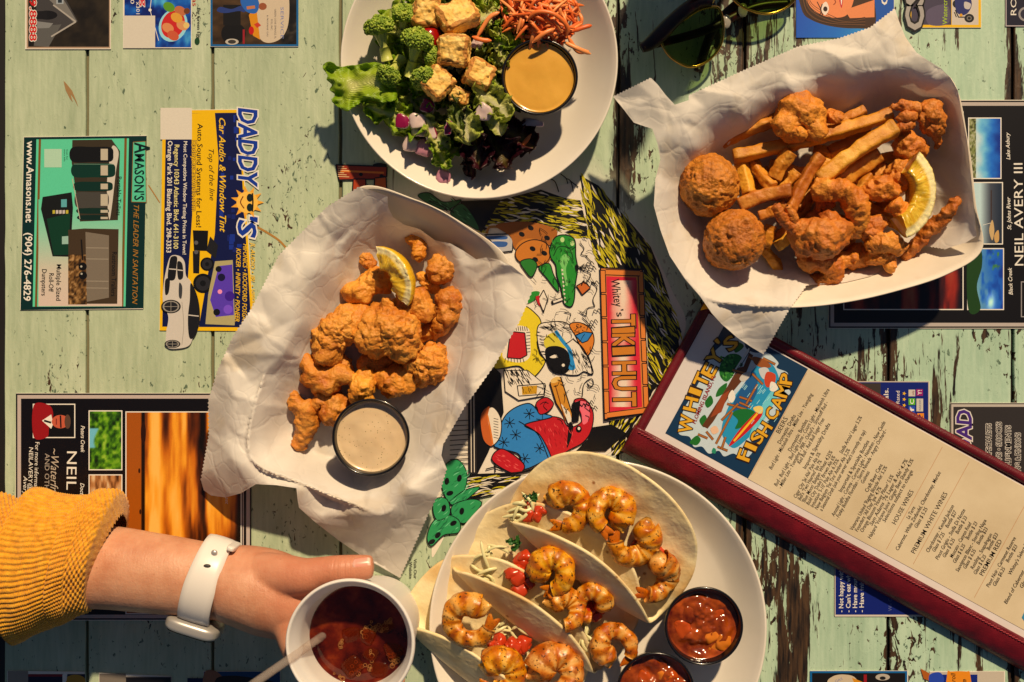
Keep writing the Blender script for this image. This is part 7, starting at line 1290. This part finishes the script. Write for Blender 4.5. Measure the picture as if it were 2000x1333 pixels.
# ------------------------------------------------------------------ sunglasses
GX, GY = np.array([.826, -.562]), np.array([-.562, -.826]); GO = np.array([1426.5, 20.])       # bridge, photo pixels; x to the right lens, y towards the brow
gl = thing('sunglasses', W(1426, 20, 0), 'tortoiseshell and gold browline sunglasses lying at the top edge', 'sunglasses')
L1 = np.array([(1292, 76), (1297, 96), (1314, 116), (1346, 131), (1380, 121), (1406, 92), (1413, 56), (1409, 28), (1398, 14), (1365, 20), (1330, 43), (1302, 62)], float)
loc = np.stack([(L1 - GO) @ GX, (L1 - GO) @ GY], 1)
def gpx(l, z): q = GO + np.outer(l[:, 0], GX) + np.outer(l[:, 1], GY); return WA(q, z)
def gz(l): return .016 + .00009 * (l[:, 1] + 60) + .000000 * l[:, 0]
M_GOLD = MT('gold_wire', Base_Color=C(222, 170, 90), Metallic=1.0, Roughness=.2).m
t = MT('tortoiseshell', Roughness=.3, Specular_IOR_Level=.35); t.set(Base_Color=t.ramp(t.noise(t.pos(), 90, 4), [(.4, C(14, 8, 8)), (.62, C(44, 14, 10)), (.78, C(110, 36, 16))])); M_TORT2 = t.m
t = MT('green_lens', Base_Color=C(16, 22, 12), Roughness=.03); tp = t.n('BsdfTransparent', {'Color': C(206, 218, 172)}); mx = t.n('MixShader', {0: .09, 1: tp.outputs[0], 2: t.b.outputs[0]}); t.nt.links.new(mx.outputs[0], t.out.inputs[0]); M_LENS = t.m
for sgn in (1, -1):
    l = loc.copy(); l[:, 0] *= sgn; q = catloop(l, 96); P = gpx(q, gz(q)); c = P.mean(0)
    rings = []; bulge = .0022
    for k in np.linspace(0, 1, 10): r = c + (P - c) * k; r[:, 2] += bulge * (1 - k * k); rings.append(r)
    v = np.concatenate(rings); f = gridf(10, 96, False, True); lens = mobj('lens', v, f if sgn < 0 else [x[::-1] for x in f], M_LENS, gl); lens.modifiers.new('thickness', 'SOLIDIFY').thickness = .0012
    if sgn == 1:
        p = Print(.0200); p.text('Ray-Ban', 1297, 72, 1312, 58, 6, C(200, 196, 190), 0, .2); p.build('lens_lettering', lens)
    part('wire_rim', tube(P, .0010, 10, False, closed=True), M_GOLD, gl)
    # brow piece: thick, from hinge to bridge
    b = np.array([(-186, 36, 9), (-168, 34, 13), (-140, 38, 15), (-100, 46, 14), (-60, 50, 12.5), (-36, 44, 10), (-22, 32, 7)], float); b[:, 0] *= sgn; B = catmull(b, 60); Q = gpx(B[:, :2], gz(B[:, :2]) + .0022); part('brow', tube(Q, B[:, 2] * S, 18, True, .75), M_TORT2, gl)
    part('hinge_plate', tube(gpx(np.array([(-180. * sgn, 34.), (-164. * sgn, 33.)]), np.array([.0285, .0285])), .0012, 10), M_GOLD, gl)
    tm = np.array([(-184 * sgn, 40), (-150 * sgn, 24), (-60 * sgn, -6), (40 * sgn, -22), (110 * sgn, -58)], float) if sgn == 1 else np.array([(184, 40), (150, 30), (60, 8), (-40, -8), (-120, -64)], float); Q = gpx(catmull(tm, 40), np.linspace(.014, .005, 40) if sgn == 1 else np.linspace(.010, .0042, 40)); part('temple', tube(Q, np.linspace(.0030, .0034, 40), 12, True, .6), M_TORT2, gl)
    npd = np.array([(-24. * sgn, -2.), (-20. * sgn, -14.)]); v, f = ico(3); part('nose_pad', (v * np.array([.0036, .0052, .0018]) + gpx(npd[1:], np.array([.012]))[0], f), MT('clear_silicone', Base_Color=C(220, 214, 200), Roughness=.2, Transmission_Weight=.6).m, gl)
Q = gpx(catmull([(-30, 30), (0, 40), (30, 30)], 20), .024); part('bridge', tube(Q, .0014, 10), M_GOLD, gl)
# bottle added out of view to throw a shadow across salad plate and sunglasses
bc = W(1392, -222, 0); pr = [(0, .0003), (.031, 0), (.033, .002), (.034, .01), (.034, .12), (.031, .138), (.022, .155), (.014, .170), (.0125, .176), (.0125, .192), (.008, .196), (.003, .208), (0, .209)]
bt = mobj('added_shadow_bottle', *lathe(pr, 64, bc.x, bc.y), MT('red_plastic', Base_Color=C(150, 16, 12), Roughness=.3).m); tag(bt, 'red squeeze bottle added out of view beyond the top edge to cast a shadow', 'bottle')
